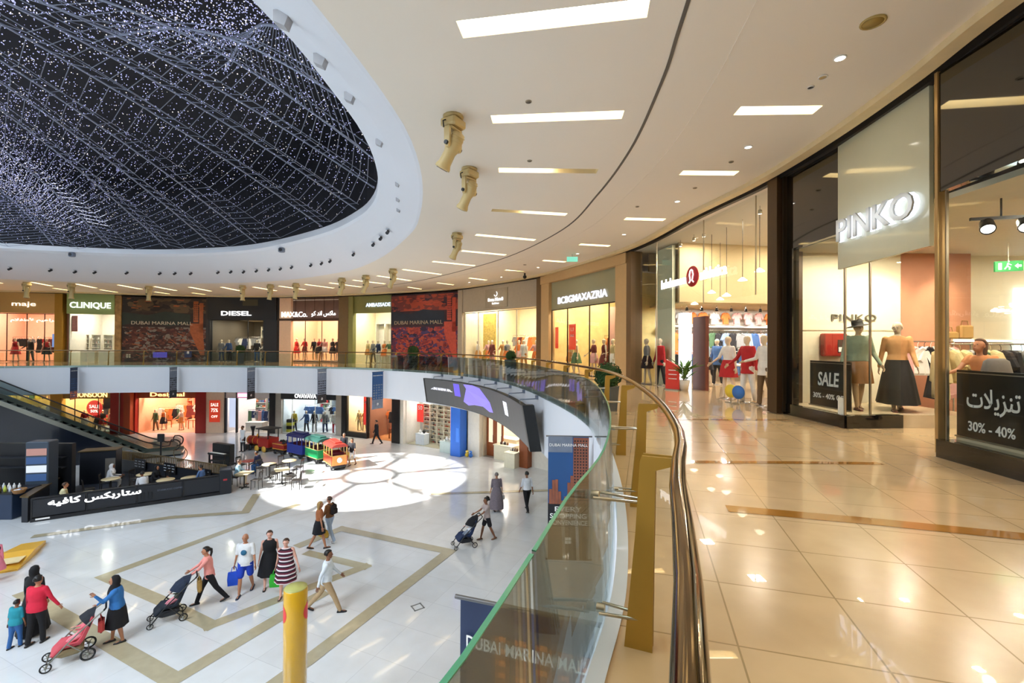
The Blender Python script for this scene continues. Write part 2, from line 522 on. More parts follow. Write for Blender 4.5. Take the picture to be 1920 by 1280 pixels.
# the same slots carry on over the walkway behind the camera
for k in range(3):
    c = Vector((.1 - .5 * k, 3.0 - 2.2 * k, CEIL)); slot_quads.append((c + Vector((-.9, -.14, 0)), c + Vector((1.2, -.14, 0)), c + Vector((1.2, .14, 0)), c + Vector((-.9, .14, 0)), 0))
    c = Vector((3.5 - .4 * k, 3.6 - 2.4 * k, CEIL)); slot_quads.append((c + Vector((-.6, -.13, 0)), c + Vector((.6, -.13, 0)), c + Vector((.6, .13, 0)), c + Vector((-.6, .13, 0)), 0))
mb = MB()
flat_poly(mb, RECT, [[(p.x, p.y) for p in OO]] + [[(p.x, p.y) for p in q[:4]] for q in slot_quads], CEIL, False)
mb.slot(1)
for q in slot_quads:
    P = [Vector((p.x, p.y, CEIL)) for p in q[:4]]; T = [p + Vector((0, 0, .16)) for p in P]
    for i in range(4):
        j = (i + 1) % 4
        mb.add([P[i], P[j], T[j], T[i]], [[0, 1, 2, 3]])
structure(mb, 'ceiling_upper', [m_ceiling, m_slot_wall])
SLOT_OBJ = []
for i, q in enumerate(slot_quads):
    T = [Vector((p.x, p.y, CEIL + .15)) for p in q[:4]]
    c = sum(T, Vector()) / 4; mb = MB(); dim = q[4]
    T = [p - c for p in T]
    if dim:
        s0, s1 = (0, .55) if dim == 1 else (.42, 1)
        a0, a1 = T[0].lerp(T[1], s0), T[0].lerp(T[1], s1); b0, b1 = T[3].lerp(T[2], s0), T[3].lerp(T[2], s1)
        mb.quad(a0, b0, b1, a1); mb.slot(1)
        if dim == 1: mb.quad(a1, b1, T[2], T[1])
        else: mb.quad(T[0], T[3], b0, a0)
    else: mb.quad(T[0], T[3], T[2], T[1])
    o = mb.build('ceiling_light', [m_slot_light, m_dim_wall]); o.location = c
    SLOT_OBJ.append(o)
    lab = 'recessed warm strip light in the cream gallery ceiling'
    g = 'strip lights recessed in the gallery ceiling'
    if dim == 1: lab = 'recessed strip light lit on its left half only'
    elif dim == 2: lab = 'recessed strip light lit on its right half only'
    elif i == 0: lab = 'largest recessed strip light, at the top edge above the walkway'
    elif i == 1: lab = 'second largest strip light, below the one at the top edge'
    elif i == 21: lab = 'largest strip light of the row next to the shop fronts'
    tag(o, lab, 'light', g)

# soffit ring, lip and drum
mb = MB()
def ring_at(t, z): return [Vector((OO[k].x + (OI[k].x - OO[k].x) * t, OO[k].y + (OI[k].y - OO[k].y) * t, z)) for k in range(NP)]
RS = [ring_at(0, CEIL), ring_at(.06, CEIL + .03), ring_at(.5, 5.62), ring_at(.95, 6.02), ring_at(1, 6.1), ring_at(1.0, ZI)]
for r in range(len(RS) - 1):
    for k in range(NP):
        mb.add([RS[r][k], RS[r + 1][k], RS[r + 1][(k + 1) % NP], RS[r][(k + 1) % NP]], [[0, 1, 2, 3]], r < 4)
structure(mb, 'ceiling_ring', m_ring)
mb = MB()
for k in range(NP):
    a, b = ring_at(1.0, ZI)[k], ring_at(1.0, ZI)[(k + 1) % NP]
    mb.add([a, b, b + Vector((0, 0, 3.9)), a + Vector((0, 0, 3.9))], [[0, 1, 2, 3]])
structure(mb, 'wall_drum', m_net_dark)
# roof with the round window the sun comes through, closed above the fill lamps
SC = Vector((-7.8, 25.1, LOW)) - SUN_DIR * ((10 - LOW) / -SUN_DIR.z) * 1.0
SR = 5.5
circ = [(SC.x + SR * math.cos(2 * PI * k / 64), SC.y + SR * math.sin(2 * PI * k / 64)) for k in range(64)]
mb = MB(); flat_poly(mb, RECT, [circ], 10.0, False)
structure(mb, 'ceiling_roof', m_net_dark)
mb = MB()
for r0, r1 in ((SR - .12, SR + .15), (1.25, 1.6)):
    for k in range(48):
        a0, a1 = 2 * PI * k / 48, 2 * PI * (k + 1) / 48
        P = [(SC.x + r * math.cos(a), SC.y + r * math.sin(a)) for r, a in ((r0, a0), (r1, a0), (r1, a1), (r0, a1))]
        mb.obb((P[0][0], P[0][1], 9.95), (P[1][0] - P[0][0], P[1][1] - P[0][1], 0), (P[3][0] - P[0][0], P[3][1] - P[0][1], 0), (0, 0, .1))
for k in range(6):
    a = 2 * PI * k / 6 + .35; d = Vector((math.cos(a), math.sin(a), 0)); nn = Vector((-d.y, d.x, 0))
    c = Vector((SC.x, SC.y, 9.95))
    mb.obb(c + d * 1.5 - nn * .17, d * (SR - 1.4), nn * .34, (0, 0, .1))
    for sgn in (-1, 1):
        e = c + d * 3.6 + nn * 0
        d2 = (Matrix.Rotation(sgn * R(38), 3, 'Z') @ d); n2 = Vector((-d2.y, d2.x, 0))
        mb.obb(e - n2 * .06, d2 * 1.9, n2 * .12, (0, 0, .1))
structure(mb, 'window_1', m_truss)

# groove running round the gallery ceiling
G_pix = [(1297, -20), (1270, 65), (1240, 155), (1182, 280), (1120, 365), (1055, 430), (955, 480), (855, 510), (780, 527), (700, 539)]
G = catmull([(onz(a, b, CEIL).x, onz(a, b, CEIL).y) for a, b in G_pix], sub=8)
G = catmull([(1.5, -1.5), (1.9, 1.5), (G[0].x, G[0].y)], sub=6)[:-1] + G
def strip(curve, w, z0, z1):
    m_ = MB(); a = offset_curve(curve, w / 2, False); b = offset_curve(curve, -w / 2, False)
    for i in range(len(curve) - 1):
        p = [Vector((q.x, q.y, z0)) for q in (a[i], a[i + 1], b[i + 1], b[i])]; t = [q + Vector((0, 0, z1 - z0)) for q in p]
        m_.add(p + t, [[0, 1, 2, 3], [7, 6, 5, 4], [0, 4, 5, 1], [1, 5, 6, 2], [2, 6, 7, 3], [3, 7, 4, 0]])
    return m_
structure(strip(G, .045, CEIL - .012, CEIL + .02), 'trim_ceiling_groove', m_groove)
structure(strip(offset_curve(G, .75, False), .02, CEIL - .006, CEIL + .02), 'trim_ceiling_seam', m_ceiling)
# cream cove, and a near-black strip painting the shadow gap over the shop fronts
structure(strip(offset_curve(S, -.32, False), .22, CEIL - .10, CEIL + .03), 'trim_shop_cove', m_cream)
structure(strip(offset_curve(S, -.05, False), .12, CEIL - .13, CEIL + .03), 'trim_shadow_gap', m_dark)

# outer walls of the building
m_outer = mat('outer_wall', '#c9c4ba', 0.8)
for nm, c, d in (('wall_north', (-17.5, 62, 2), (115, .3, 17)), ('wall_south', (-17.5, -30, 2), (115, .3, 17)), ('wall_east', (40, 16, 2), (.3, 92, 17)), ('wall_west', (-75, 16, 2), (.3, 92, 17))):
    mb = MB(); mb.box(c, d); structure(mb, nm, m_outer)

# ---------------------------------------------------------------- the starry net under the roof
net = thing('light_net', 'dark hanging net of pinpoint lights and steel ribs under the roof', 'ceiling net', (CEN.x, CEN.y, 7))
def on_net(px, py, z): return onz(px, py, z) - Vector((CEN.x, CEN.y, 7))
RIBS = [((-420, 330), (-200, 447)), ((-300, 290), (-60, 450)), ((0, 329), (100, 459)), ((0, 240), (205, 462)), ((0, 162), (312, 463)), ((0, 105), (400, 461)), ((0, 60), (480, 455)), ((25, 0), (604, 424)),
        ((117, 0), (668, 392)), ((200, 0), (702, 352)), ((333, 0), (704, 300)), ((372, 0), (650, 190)), ((470, 0), (575, 80))]
ribs3 = []
for a, b in RIBS:
    p0 = on_net(*a, 9.0); p1 = on_net(*b, ZI + .05)
    d = p0 - p1
    p0 = p1 + d * 1.7; p0.z = 2.5
    pts = []
    for k in range(41):
        t = k / 40; q = p1.lerp(p0, t); q.z = p1.z + (2.1) * math.sin(min(1, t * 1.25) * PI / 2)
        pts.append(q)
    ribs3.append(pts)
    o = MB().tube(pts, .03, 5); o.tube([q + Vector((.16, .0, .12)) for q in pts], .014, 4)
    o.build('rib', m_truss, net)
for i in range(len(ribs3) - 1):
    A, B = ribs3[i], ribs3[i + 1]; mb = MB()
    for k in range(1, 40, 1):
        a, b = A[k], B[k]
        if k > 24 and k % 2: continue
        if (a + Vector((CEN.x, CEN.y, 7))).y < -4: continue
        mdl = (a + b) / 2 + Vector((0, 0, -.32 * min(1, (a - b).length / 2)))
        mb.tube([a, mdl, b], .011, 3, cap=False)
        if k > 1: mb.tube([last, mdl], .009, 3, cap=False)
        last = mdl
    mb.build('rung_lattice', m_truss, net)
random.seed(11)
def star_mesh(N, name, m, r0, r1):
    mb = MB()
    areas = [(ribs3[i][10] - ribs3[i + 1][10]).length + (ribs3[i][28] - ribs3[i + 1][28]).length for i in range(len(ribs3) - 1)]
    for _ in range(N):
        i = random.choices(range(len(ribs3) - 1), areas)[0]; t = random.random() ** .8 * 39; k = int(t); u = random.random()
        a = ribs3[i][k].lerp(ribs3[i][k + 1], t - k); b = ribs3[i + 1][k].lerp(ribs3[i + 1][k + 1], t - k)
        p = a.lerp(b, u) + Vector((0, 0, random.uniform(-.25, .95)))
        r = random.uniform(r0, r1)
        mb.add([p + Vector(v) * r for v in ((1, 0, -.4), (-.5, .87, -.4), (-.5, -.87, -.4), (0, 0, 1))], [[0, 2, 1], [0, 1, 3], [1, 2, 3], [2, 0, 3]])
    return tag(mb.build(name, m, net), kind='stuff')
star_mesh(22000, 'light_points', emit('star_point_cool', '#c4c8ff', .9), .008, .02)
star_mesh(4000, 'warm_light_points', emit('star_point_white', '#fff4ee', 1.6), .007, .018)

# plain shop wall that closes the gallery behind the camera and at the far left, both levels
back_loop = catmull([(4.6, -3.0), (2.6, -8), (-3, -13), (-14, -17), (-28, -15), (-40, -8), (-47, 3), (-48.5, 15), (-46, 26), (-41.5, 33)], sub=5)
structure(strip(back_loop, .2, 0, CEIL), 'wall_gallery', mat('gallery_wall_warm', '#e8d4a8', .5, vary=.2, scale=.6))
structure(strip(catmull([(3.1, 25.7), (6, 20), (7.5, 10), (7, 0), (2.6, -8), (-3, -13), (-14, -17), (-28, -15), (-40, -8), (-47, 3), (-48.5, 15), (-46, 26), (-44.8, 36)], sub=4), .2, LOW, -1.75), 'wall_lower_gallery', mat('gallery_wall_pale', '#e6dfd0', .5, vary=.15, scale=.6))
# ================================================================ figures (people and mannequins)
def remeshed(mb, voxel, smooth=4, fac=.5):
    me = mb.mesh('body'); ob = bpy.data.objects.new('tmp', me); col.objects.link(ob)
    r = ob.modifiers.new('r', 'REMESH'); r.mode = 'VOXEL'; r.voxel_size = voxel; r.use_smooth_shade = True
    s = ob.modifiers.new('s', 'SMOOTH'); s.factor = fac; s.iterations = smooth
    dg = bpy.context.evaluated_depsgraph_get()
    out = bpy.data.meshes.new_from_object(ob.evaluated_get(dg))
    bpy.data.objects.remove(ob); bpy.data.meshes.remove(me)
    return out
def link_mesh(me, name, m, parent):
    me.materials.clear(); me.materials.append(m)
    o = bpy.data.objects.new(name, me); col.objects.link(o); o.parent = parent
    return o
def capsule(mb, a, b, r0, r1, n=10):
    a, b = Vector(a), Vector(b)
    d = (b - a); L_ = d.length
    if L_ < 1e-6: mb.ell(a, r0); return
    d /= L_
    path = [a - d * r0 * .98, a - d * r0 * .8, a - d * r0 * .4, a, a.lerp(b, .5), b, b + d * r1 * .4, b + d * r1 * .8, b + d * r1 * .98]
    rad = [r0 * .2, r0 * .6, r0 * .92, r0, (r0 + r1) / 2, r1, r1 * .92, r1 * .6, r1 * .2]
    mb.tube(path, rad, n)
def ell_ring(c, rx, ry, M, n=16):
    return [M @ Vector((c[0] + rx * math.cos(2 * PI * k / n), c[1] + ry * math.sin(2 * PI * k / n), c[2])) for k in range(n)]

def joints(H=1.7, leg=((0, 0), (0, 0)), arm=((0, 8, 10), (0, 8, 10)), lean=0, head=(0, 0), sit=False, spread=.09):
    """leg: (thigh swing forward, knee bend) right then left; arm: (swing forward, out, elbow) ; degrees. Facing +y, x to the right hand"""
    s = H / 1.7; J = {}
    J['s'] = s
    T = Matrix.Rotation(R(-lean), 4, 'X')              # forward lean
    J['T'] = T
    J['pelvis'] = Vector((0, 0, 0))
    for k, sx, (a, kn) in (('R', 1, leg[0]), ('L', -1, leg[1])):
        hip = Vector((spread * sx * s, 0, -.03 * s))
        d = Vector((0.02 * sx, math.sin(R(a)), -math.cos(R(a)))).normalized()
        knee = hip + d * .42 * s
        b = a - kn
        d2 = Vector((0, math.sin(R(b)), -math.cos(R(b))))
        ank = knee + d2 * .41 * s
        J['hip' + k], J['knee' + k], J['ank' + k] = hip, knee, ank
        J['toe' + k] = Vector((0, math.cos(R(b * .55)), math.sin(R(b * .55)) if kn > 15 or a < -8 else 0)).normalized()
        if sit: J['toe' + k] = Vector((0, 1, 0))
    for k, sx, (a, out, el) in (('R', 1, arm[0]), ('L', -1, arm[1])):
        sh = T @ Vector((.175 * sx * s, 0, .445 * s))
        Ro = Matrix.Rotation(R(out * -sx), 3, 'Y')
        d = T.to_3x3() @ (Matrix.Rotation(R(a), 3, 'X') @ (Ro @ Vector((0, 0, -1))))
        elb = sh + d * .29 * s
        d2 = T.to_3x3() @ (Matrix.Rotation(R(a + el), 3, 'X') @ (Ro @ Vector((0, 0, -1))))
        wr = elb + d2 * .25 * s
        J['sh' + k], J['elb' + k], J['wr' + k], J['hand' + k] = sh, elb, wr, d2
    J['neck'] = T @ Vector((0, 0, .50 * s))
    J['head'] = J['neck'] + Vector((0, .02 * s + math.sin(R(lean)) * .05, .145 * s))
    J['hM'] = Matrix.Translation(J['head']) @ Matrix.Rotation(R(head[0]), 4, 'Z') @ Matrix.Rotation(R(-head[1]), 4, 'X')
    low = min(J['ankR'].z, J['ankL'].z) - .075 * s
    J['low'] = low
    for k in list(J):
        if isinstance(J[k], Vector) and not k.startswith(('toe', 'hand')): J[k] = J[k] - Vector((0, 0, low))
    J['hM'] = Matrix.Translation((0, 0, -low)) @ J['hM']
    J['TM'] = Matrix.Translation((0, 0, -low)) @ T
    return J

def torso_rings(J, g=0.0, z0=-.08, z1=.53, w=1.0, belly=0.0):
    s = J['s']; M = J['TM']; g = g / s
    prof = [(-.08, .150, .105), (0, .165, .115), (.08, .150, .105), (.15, .132, .095), (.24, .145, .105), (.34, .160, .112), (.42, .165, .098), (.47, .125, .075), (.50, .062, .058), (.54, .050, .052)]
    out = []
    for z, rx, ry in prof:
        if z < z0 - 1e-6 or z > z1 + 1e-6: continue
        bl = belly * max(0, 1 - abs(z - .10) / .2)
        out.append(ell_ring((0, bl * .5 * s, z * s), (rx * w + g + bl * .6) * s, (ry * w + g + bl) * s, M))
    return out
def add_hand(mb, J, k, s, curl=25):
    w = J['wr' + k]; d = J['hand' + k].normalized(); sx = 1 if k == 'R' else -1
    fw = Vector((0, 1, 0)); side = (fw - d * fw.dot(d)).normalized(); nrm = d.cross(side) * sx
    # palm
    c = w + d * .045 * s
    mb.M = Matrix.Translation(c) @ Matrix((side, nrm, d)).transposed().to_4x4()
    mb.ell((0, 0, 0), (.038 * s, .015 * s, .05 * s), 8, 6); mb.M = Matrix.Identity(4)
    for i, L_ in enumerate((.062, .074, .070, .055)):
        o = w + d * .085 * s + side * (.028 - .0185 * i) * s
        ax = side
        p1 = o + d * L_ * .45 * s; dd = (Matrix.Rotation(R(curl) * sx, 3, ax) @ d); p2 = p1 + dd * L_ * .35 * s
        dd = (Matrix.Rotation(R(curl * 2.2) * sx, 3, ax) @ d); p3 = p2 + dd * L_ * .3 * s
        mb.tube([o - d * .02 * s, o, p1, p2, p3], [.0085 * s, .0085 * s, .0078 * s, .007 * s, .005 * s], 6)
    t0 = w + d * .03 * s + side * .03 * s; t1 = t0 + (d * .7 + side * .8).normalized() * .035 * s; t2 = t1 + (d + side * .25).normalized() * .03 * s
    mb.tube([t0 - side * .015 * s, t0, t1, t2], [.011 * s, .011 * s, .009 * s, .006 * s], 6)

def figure(root, J, skin, face=True, voxel=.016, build=1.0, bald=False):
    s = J['s']; mb = MB()
    mb.loft(torso_rings(J, 0, w=build), True)
    for k in 'RL':
        capsule(mb, J['hip' + k], J['knee' + k], .082 * s * build, .052 * s)
        capsule(mb, J['knee' + k], J['knee' + k].lerp(J['ank' + k], .35), .052 * s, .054 * s)
        capsule(mb, J['knee' + k].lerp(J['ank' + k], .35), J['ank' + k], .053 * s, .034 * s)
        t = J['toe' + k]; a = J['ank' + k]
        capsule(mb, a + Vector((0, 0, -.04 * s)) - t * .03 * s, a + Vector((0, 0, -.048 * s)) + t * .13 * s, .03 * s, .024 * s)
        capsule(mb, J['sh' + k], J['elb' + k], .047 * s * build, .036 * s)
        capsule(mb, J['elb' + k], J['wr' + k], .036 * s, .024 * s)
    capsule(mb, J['neck'] - Vector((0, 0, .03 * s)), J['head'] - Vector((0, .01, .06 * s)), .05 * s, .046 * s)
    H = J['hM']
    mb.M = H
    mb.ell((0, -.005 * s, .02 * s), (.076 * s, .095 * s, .098 * s), 16, 12)
    mb.ell((0, .022 * s, -.045 * s), (.056 * s, .066 * s, .066 * s), 14, 10)
    mb.M = Matrix.Identity(4)
    me = remeshed(mb, voxel * s)
    body = link_mesh(me, 'body', skin, root)
    ex = MB()
    ex.M = H
    if face:
        ex.loft([[(-.006 * s, .086 * s, .03 * s), (.006 * s, .086 * s, .03 * s), (0, .09 * s, .032 * s)], [(-.014 * s, .082 * s, -.018 * s), (.014 * s, .082 * s, -.018 * s), (0, .112 * s, -.012 * s)], [(-.008 * s, .08 * s, -.026 * s), (.008 * s, .08 * s, -.026 * s), (0, .09 * s, -.024 * s)]])
        for sx in (-1, 1): ex.ell((sx * .077 * s, 0, 0), (.01 * s, .02 * s, .03 * s), 6, 6)
    ex.M = Matrix.Identity(4)
    for k in 'RL': add_hand(ex, J, k, s)
    # hands, nose and ears belong to the one body mesh
    import bmesh
    b = bmesh.new(); b.from_mesh(me); t_ = ex.mesh('ex'); b.from_mesh(t_); b.to_mesh(me); b.free(); bpy.data.meshes.remove(t_)
    me.polygons.foreach_set('use_smooth', [True] * len(me.polygons))
    if face:
        e = MB(H)
        for sx in (-1, 1): e.ell((sx * .03 * s, .083 * s, .012 * s), (.011 * s, .008 * s, .007 * s), 6, 4)
        e.build('eyes', mat('eye_dark', '#241a16', .3), root)
        e = MB(H); e.ell((0, .083 * s, -.052 * s), (.022 * s, .007 * s, .006 * s), 8, 4); e.build('mouth', mat('lips', '#a8574f', .5), root)
    return body

def shirt(root, J, m, sleeve=.35, length=0.0, g=.016, w=1.0, belly=0.0, collar=True, name='shirt', flare=0.0):
    """sleeve: share of the whole arm that is covered (0 none, .35 short, 1 long); length: hem below the waist in metres"""
    s = J['s']; mb = MB(); M = J['TM']
    rings = [r for r in torso_rings(J, g, z0=0 if length <= .08 else -.08, z1=.50 if collar else .47, w=w, belly=belly)]
    if length > .08:
        rings.insert(0, ell_ring((0, 0, -length * s), (.165 * w + g + flare) * s, (.12 * w + g + flare) * s, M))
    mb.loft(rings, True)
    for k in 'RL':
        a, b, c = J['sh' + k], J['elb' + k], J['wr' + k]
        if sleeve <= 0: continue
        capsule(mb, a, a.lerp(b, min(1, sleeve * 2)), .058 * s * w, (.052 if sleeve < .5 else .045) * s)
        if sleeve > .5: capsule(mb, b, b.lerp(c, min(1, sleeve * 2 - 1)), .045 * s, .034 * s)
    return link_mesh(remeshed(mb, .016 * s, 3), name, m, root)
def trousers(root, J, m, length=1.0, g=.012, w=1.0, name='trousers'):
    s = J['s']; mb = MB()
    mb.loft(torso_rings(J, g, z0=-.08, z1=.08, w=w), True)
    for k in 'RL':
        h, kn, a = J['hip' + k], J['knee' + k], J['ank' + k]
        capsule(mb, h, h.lerp(kn, min(1, length * 2)), .092 * s * w + g, (.064 * s if length >= .5 else .085 * s) + g * .5)
        if length > .5: capsule(mb, kn, kn.lerp(a, min(1, length * 2 - 1)), .062 * s + g * .5, .045 * s + g)
    return link_mesh(remeshed(mb, .016 * s, 3), name, m, root)
def skirt(root, J, m, zhem, flare=.05, z_top=.12, g=.02, w=1.0, name='skirt', folds=7, wave=.012):
    """hangs from the waist to zhem above the ground"""
    s = J['s']; mb = MB(); P = J['pelvis']; rings = []; n = 40
    fx = (J['kneeR'].y + J['kneeL'].y) / 2 * .6
    spread = (abs(J['ankR'].y - J['ankL'].y) * .35) if zhem < .3 else abs(J['kneeR'].y - J['kneeL'].y) * .22
    zt = P.z + z_top * s
    for i in range(9):
        t = i / 8; z = zt + (zhem - zt) * t
        rx = (.140 * w + g) * s + min(1, t * 3) * .035 * s + flare * t
        ry = (.10 * w + g) * s + min(1, t * 3) * .03 * s + flare * t + spread * t
        rings.append([Vector((P.x + rx * math.cos(2 * PI * k / n) * (1 + wave * 4 * t * math.sin(folds * 2 * PI * k / n)), P.y + fx * t + ry * math.sin(2 * PI * k / n) * (1 + wave * 4 * t * math.sin(folds * 2 * PI * k / n + 1)), z)) for k in range(n)])
    mb.loft(rings, True)
    return mb.build(name, m, root)
def shoes(root, J, m, heel=0.0, size=1.0):
    s = J['s'] * size
    for k in 'RL':
        a = J['ank' + k]; t = J['toe' + k]; side = Vector((1, 0, 0)); up = side.cross(t)
        mb = MB(); rings = []
        for y, w_, h in ((-.075, .02, .02), (-.06, .034, .055), (-.01, .038, .075), (.04, .04, .06), (.10, .046, .042), (.15, .04, .034), (.18, .022, .022)):
            c = a + t * y * s - up * (.075 * s)
            rings.append([c + side * w_ * s * math.cos(q * PI / 5) * (1 if True else 0) + up * h * s * max(0, math.sin(q * PI / 5)) for q in range(10)])
        mb.loft(rings, True); mb.build('shoe', m, root)
def hair(root, J, m, style='short'):
    s = J['s']; mb = MB(J['hM'])
    def cap(rx=.093, ry=.114, rz=.108, back=0.0):
        rings = []
        for j in range(7):
            a = R(90 - j * 17); r_ = math.cos(a)
            z = math.sin(a)
            rings.append([(rx * s * r_ * math.cos(q * PI / 8), (ry * r_ * math.sin(q * PI / 8) - .012) * s - (.012 * j if math.sin(q * PI / 8) > .3 else 0) * s * (1 if j > 3 else 0), (.028 + rz * z + (.012 * (j - 3) if (math.sin(q * PI / 8) > .3 and j > 3) else 0)) * s) for q in range(16)])
        mb.loft(rings[::-1], True)
    if style in ('short', 'bun', 'ponytail', 'long', 'curly'): cap()
    if style == 'bun': mb.ell((0, -.11 * s, .06 * s), .035 * s)
    if style == 'ponytail':
        mb.tube([(0, -.09 * s, .06 * s), (0, -.14 * s, .03 * s), (0, -.145 * s, -.06 * s), (0, -.125 * s, -.17 * s), (0, -.12 * s, -.25 * s)], [.03 * s, .034 * s, .032 * s, .024 * s, .008 * s], 8)
    if style == 'long':
        rings = []
        for z, rx, ry, cy in ((.09, .05, .05, -.03), (.05, .084, .075, -.035), (-.03, .088, .07, -.045), (-.12, .085, .05, -.06), (-.2, .07, .035, -.075), (-.24, .04, .02, -.08)):
            rings.append([(rx * s * math.cos(q * PI / 7), cy * s + ry * s * math.sin(q * PI / 7) * (.5 if math.sin(q * PI / 7) > 0 else 1), z * s) for q in range(14)])
        mb.loft(rings, True)
    if style == 'veil':
        rings = []
        for z, rx, ry, cy in ((.135, .03, .03, -.01), (.11, .075, .085, -.012), (.04, .1, .108, -.025), (-.05, .098, .105, -.03), (-.12, .09, .1, -.02), (-.17, .15, .125, -.02), (-.26, .20, .15, -.02), (-.33, .2, .15, -.02)):
            rings.append([(rx * s * math.cos(q * PI / 10), cy * s + ry * s * math.sin(q * PI / 10) * (.72 if (math.sin(q * PI / 10) > 0.55 and z > -.1) else 1), z * s) for q in range(20)])
        mb.loft(rings, True)
    if style == 'curly':
        random.seed(3)
        for q in range(30):
            a = random.uniform(0, 2 * PI); e_ = random.uniform(-.2, 1.4)
            mb.ell((.08 * s * math.cos(a) * math.cos(e_), -.03 * s + .085 * s * math.sin(a) * math.cos(e_) - (.03 * s), (.04 + .1 * math.sin(e_)) * s), .035 * s, 6, 5)
    return mb.build('hair', m, root)
SKIN = {'light': mat('skin_light', '#dca58a', .55), 'tan': mat('skin_tan', '#b97f5e', .55), 'brown': mat('skin_brown', '#8a5a3e', .55), 'pink': mat('skin_pink', '#e2ab97', .55)}
HAIR = {'dark': mat('hair_dark', '#17120f', .5, vary=.4, scale=60), 'brown': mat('hair_brown', '#4b3222', .5, vary=.3, scale=60), 'blond': mat('hair_blond', '#b08a52', .5, vary=.3, scale=60), 'grey': mat('hair_grey', '#77716c', .6)}
def cloth(color, rough=.85): return mat('cloth_' + color.lstrip('#'), color, rough, vary=.12, scale=14)
def place_root(name, label, cat, px, py, face_deg, z=LOW, group=None):
    """feet at the picture point (px, py) on the floor at height z; face_deg: 0 looks away from the camera (+y), 90 to picture left, -90 right, 180 to the camera"""
    p = onz(px, py, z)
    return thing(name, label, cat, p, R(face_deg), group)
# ================================================================ glass balustrade of the gallery
m_rail = mat('polished_bronze_rail', '#7b6a52', .12, metal=1.0, vary=.05)
m_gold = mat('gold_anodised_plate', '#b08a3a', .38, metal=.35, vary=.06)
m_glass_edge = mat('green_glass_edge', '#4f9a78', .15, vary=.1)
m_bal_glass = glass('balustrade_glass', '#eef5f0', .8, ior=1.38)
m_steel = mat('brushed_steel', '#b9b2a0', .3, metal=.9)
def arc(curve, closed=True):
    s_ = [0.0]
    for i in range(1, len(curve) + (1 if closed else 0)):
        s_.append(s_[-1] + (curve[i % len(curve)] - curve[i - 1]).length)
    return s_
EA = arc(E)
def e_at(d, off=0.0):
    d = d % EA[-1]
    lo, hi = 0, len(EA) - 1
    while hi - lo > 1:
        m_ = (lo + hi) // 2
        if EA[m_] <= d: lo = m_
        else: hi = m_
    a, b = E[lo % len(E)], E[hi % len(E)]; t = (d - EA[lo]) / max(1e-9, EA[hi] - EA[lo])
    p = a.lerp(b, t); tg = (b - a).normalized()
    a0 = E[(lo - 1) % len(E)]; b2 = E[(hi + 1) % len(E)]
    t0 = (b - a0).normalized(); t1 = (b2 - a).normalized(); tg = t0.lerp(t1, t).normalized()
    out = Vector((tg.y, -tg.x, 0))
    return p + out * off, tg, out
# arc position of the nearest post (2.33 m ahead)
d0 = min((abs(E[i].y - 2.33) + (0 if abs(E[i].x) < 2 else 99), EA[i]) for i in range(len(E)))[1]
d_start = min((abs(E[i].y + 3.2) + (0 if abs(E[i].x + 2.2) < 1.5 else 99), EA[i]) for i in range(len(E)))[1]
d_end = min((abs(E[i].x + 40.5) + abs(E[i].y - 15), EA[i]) for i in range(len(E)))[1]
SP = 1.95
posts = []; k = -3
while d0 + k * SP < d_end: posts.append(d0 + k * SP); k += 1
GZ = .82
rail = thing('balustrade', 'curved glass balustrade with bronze handrail along the gallery edge', 'railing', e_at(d0)[0])
ro = e_at(d0)[0]
N = int((d_end - posts[0]) / .35)
path = [e_at(posts[0] + (d_end - posts[0]) * i / N, .37)[0] + Vector((0, 0, .95)) - ro for i in range(N + 1)]
MB().tube(path, .03, 16).build('handrail', m_rail, rail)
for d in posts:
    p, tg, out = e_at(d); q = p - ro
    near = p.y < 14 and p.x > -4
    mb = MB()
    for sgn in ((-.035, .02) if near else (-.02,)):
        base = q + tg * sgn
        outline = [(.12, 0), (.25, 0), (.255, .45), (.262, .86), (.36, .895), (.36, .925), (.20, .925), (.19, .9), (.17, .55)]
        mb.prism([base + out * a + Vector((0, 0, z)) for a, z in outline], tg * .014)
    po = mb.build('post', m_gold, rail)
    if near:
        for z in (.14, .70):
            b = MB(); e0 = -.03 if z > .5 else 0.0
            for sgn in (-.05, .05):
                b.tube([q + out * .2 + tg * sgn * .5 + Vector((0, 0, z + .03)), q + out * .2 + tg * sgn * .5 + Vector((0, 0, z)), q + out * e0 + tg * sgn + Vector((0, 0, z))], .008, 6)
            b.cyl(q + out * (e0 - .02) + Vector((0, 0, z)), q + out * (e0 + .02) + Vector((0, 0, z)), .022)
            b.build('glass_bracket', m_steel, po)
for i in range(len(posts) - 1):
    a, b = posts[i] - SP / 2 + .012, posts[i + 1] - SP / 2 - .012
    n = 8 if e_at(a)[0].y < 14 else 4
    rows = []
    for k in range(n + 1):
        p, tg, out = e_at(a + (b - a) * k / n); q = p - ro
        rows.append([q + out * .035 + Vector((0, 0, -.10)) - out * .05, q - out * .05 + Vector((0, 0, GZ)), q - out * .064 + Vector((0, 0, GZ)), q - out * .029 + Vector((0, 0, -.10))])
    g = MB(); ed = MB()
    for k in range(n):
        r0, r1 = rows[k], rows[k + 1]
        g.add([r0[0], r1[0], r1[1], r0[1]], [[0, 1, 2, 3]], True)
        g.add([r0[3], r0[2], r1[2], r1[3]], [[0, 1, 2, 3]], True)
        up = Vector((0, 0, .004))
        ed.add([r0[1], r1[1], r1[2], r0[2], r0[1] + up, r1[1] + up, r1[2] + up, r0[2] + up], [[0, 3, 2, 1], [4, 5, 6, 7], [0, 1, 5, 4], [3, 7, 6, 2]])
    pane = g.build('glass_panel', m_bal_glass, rail)
    ed.build('panel_edge', m_glass_edge, pane)

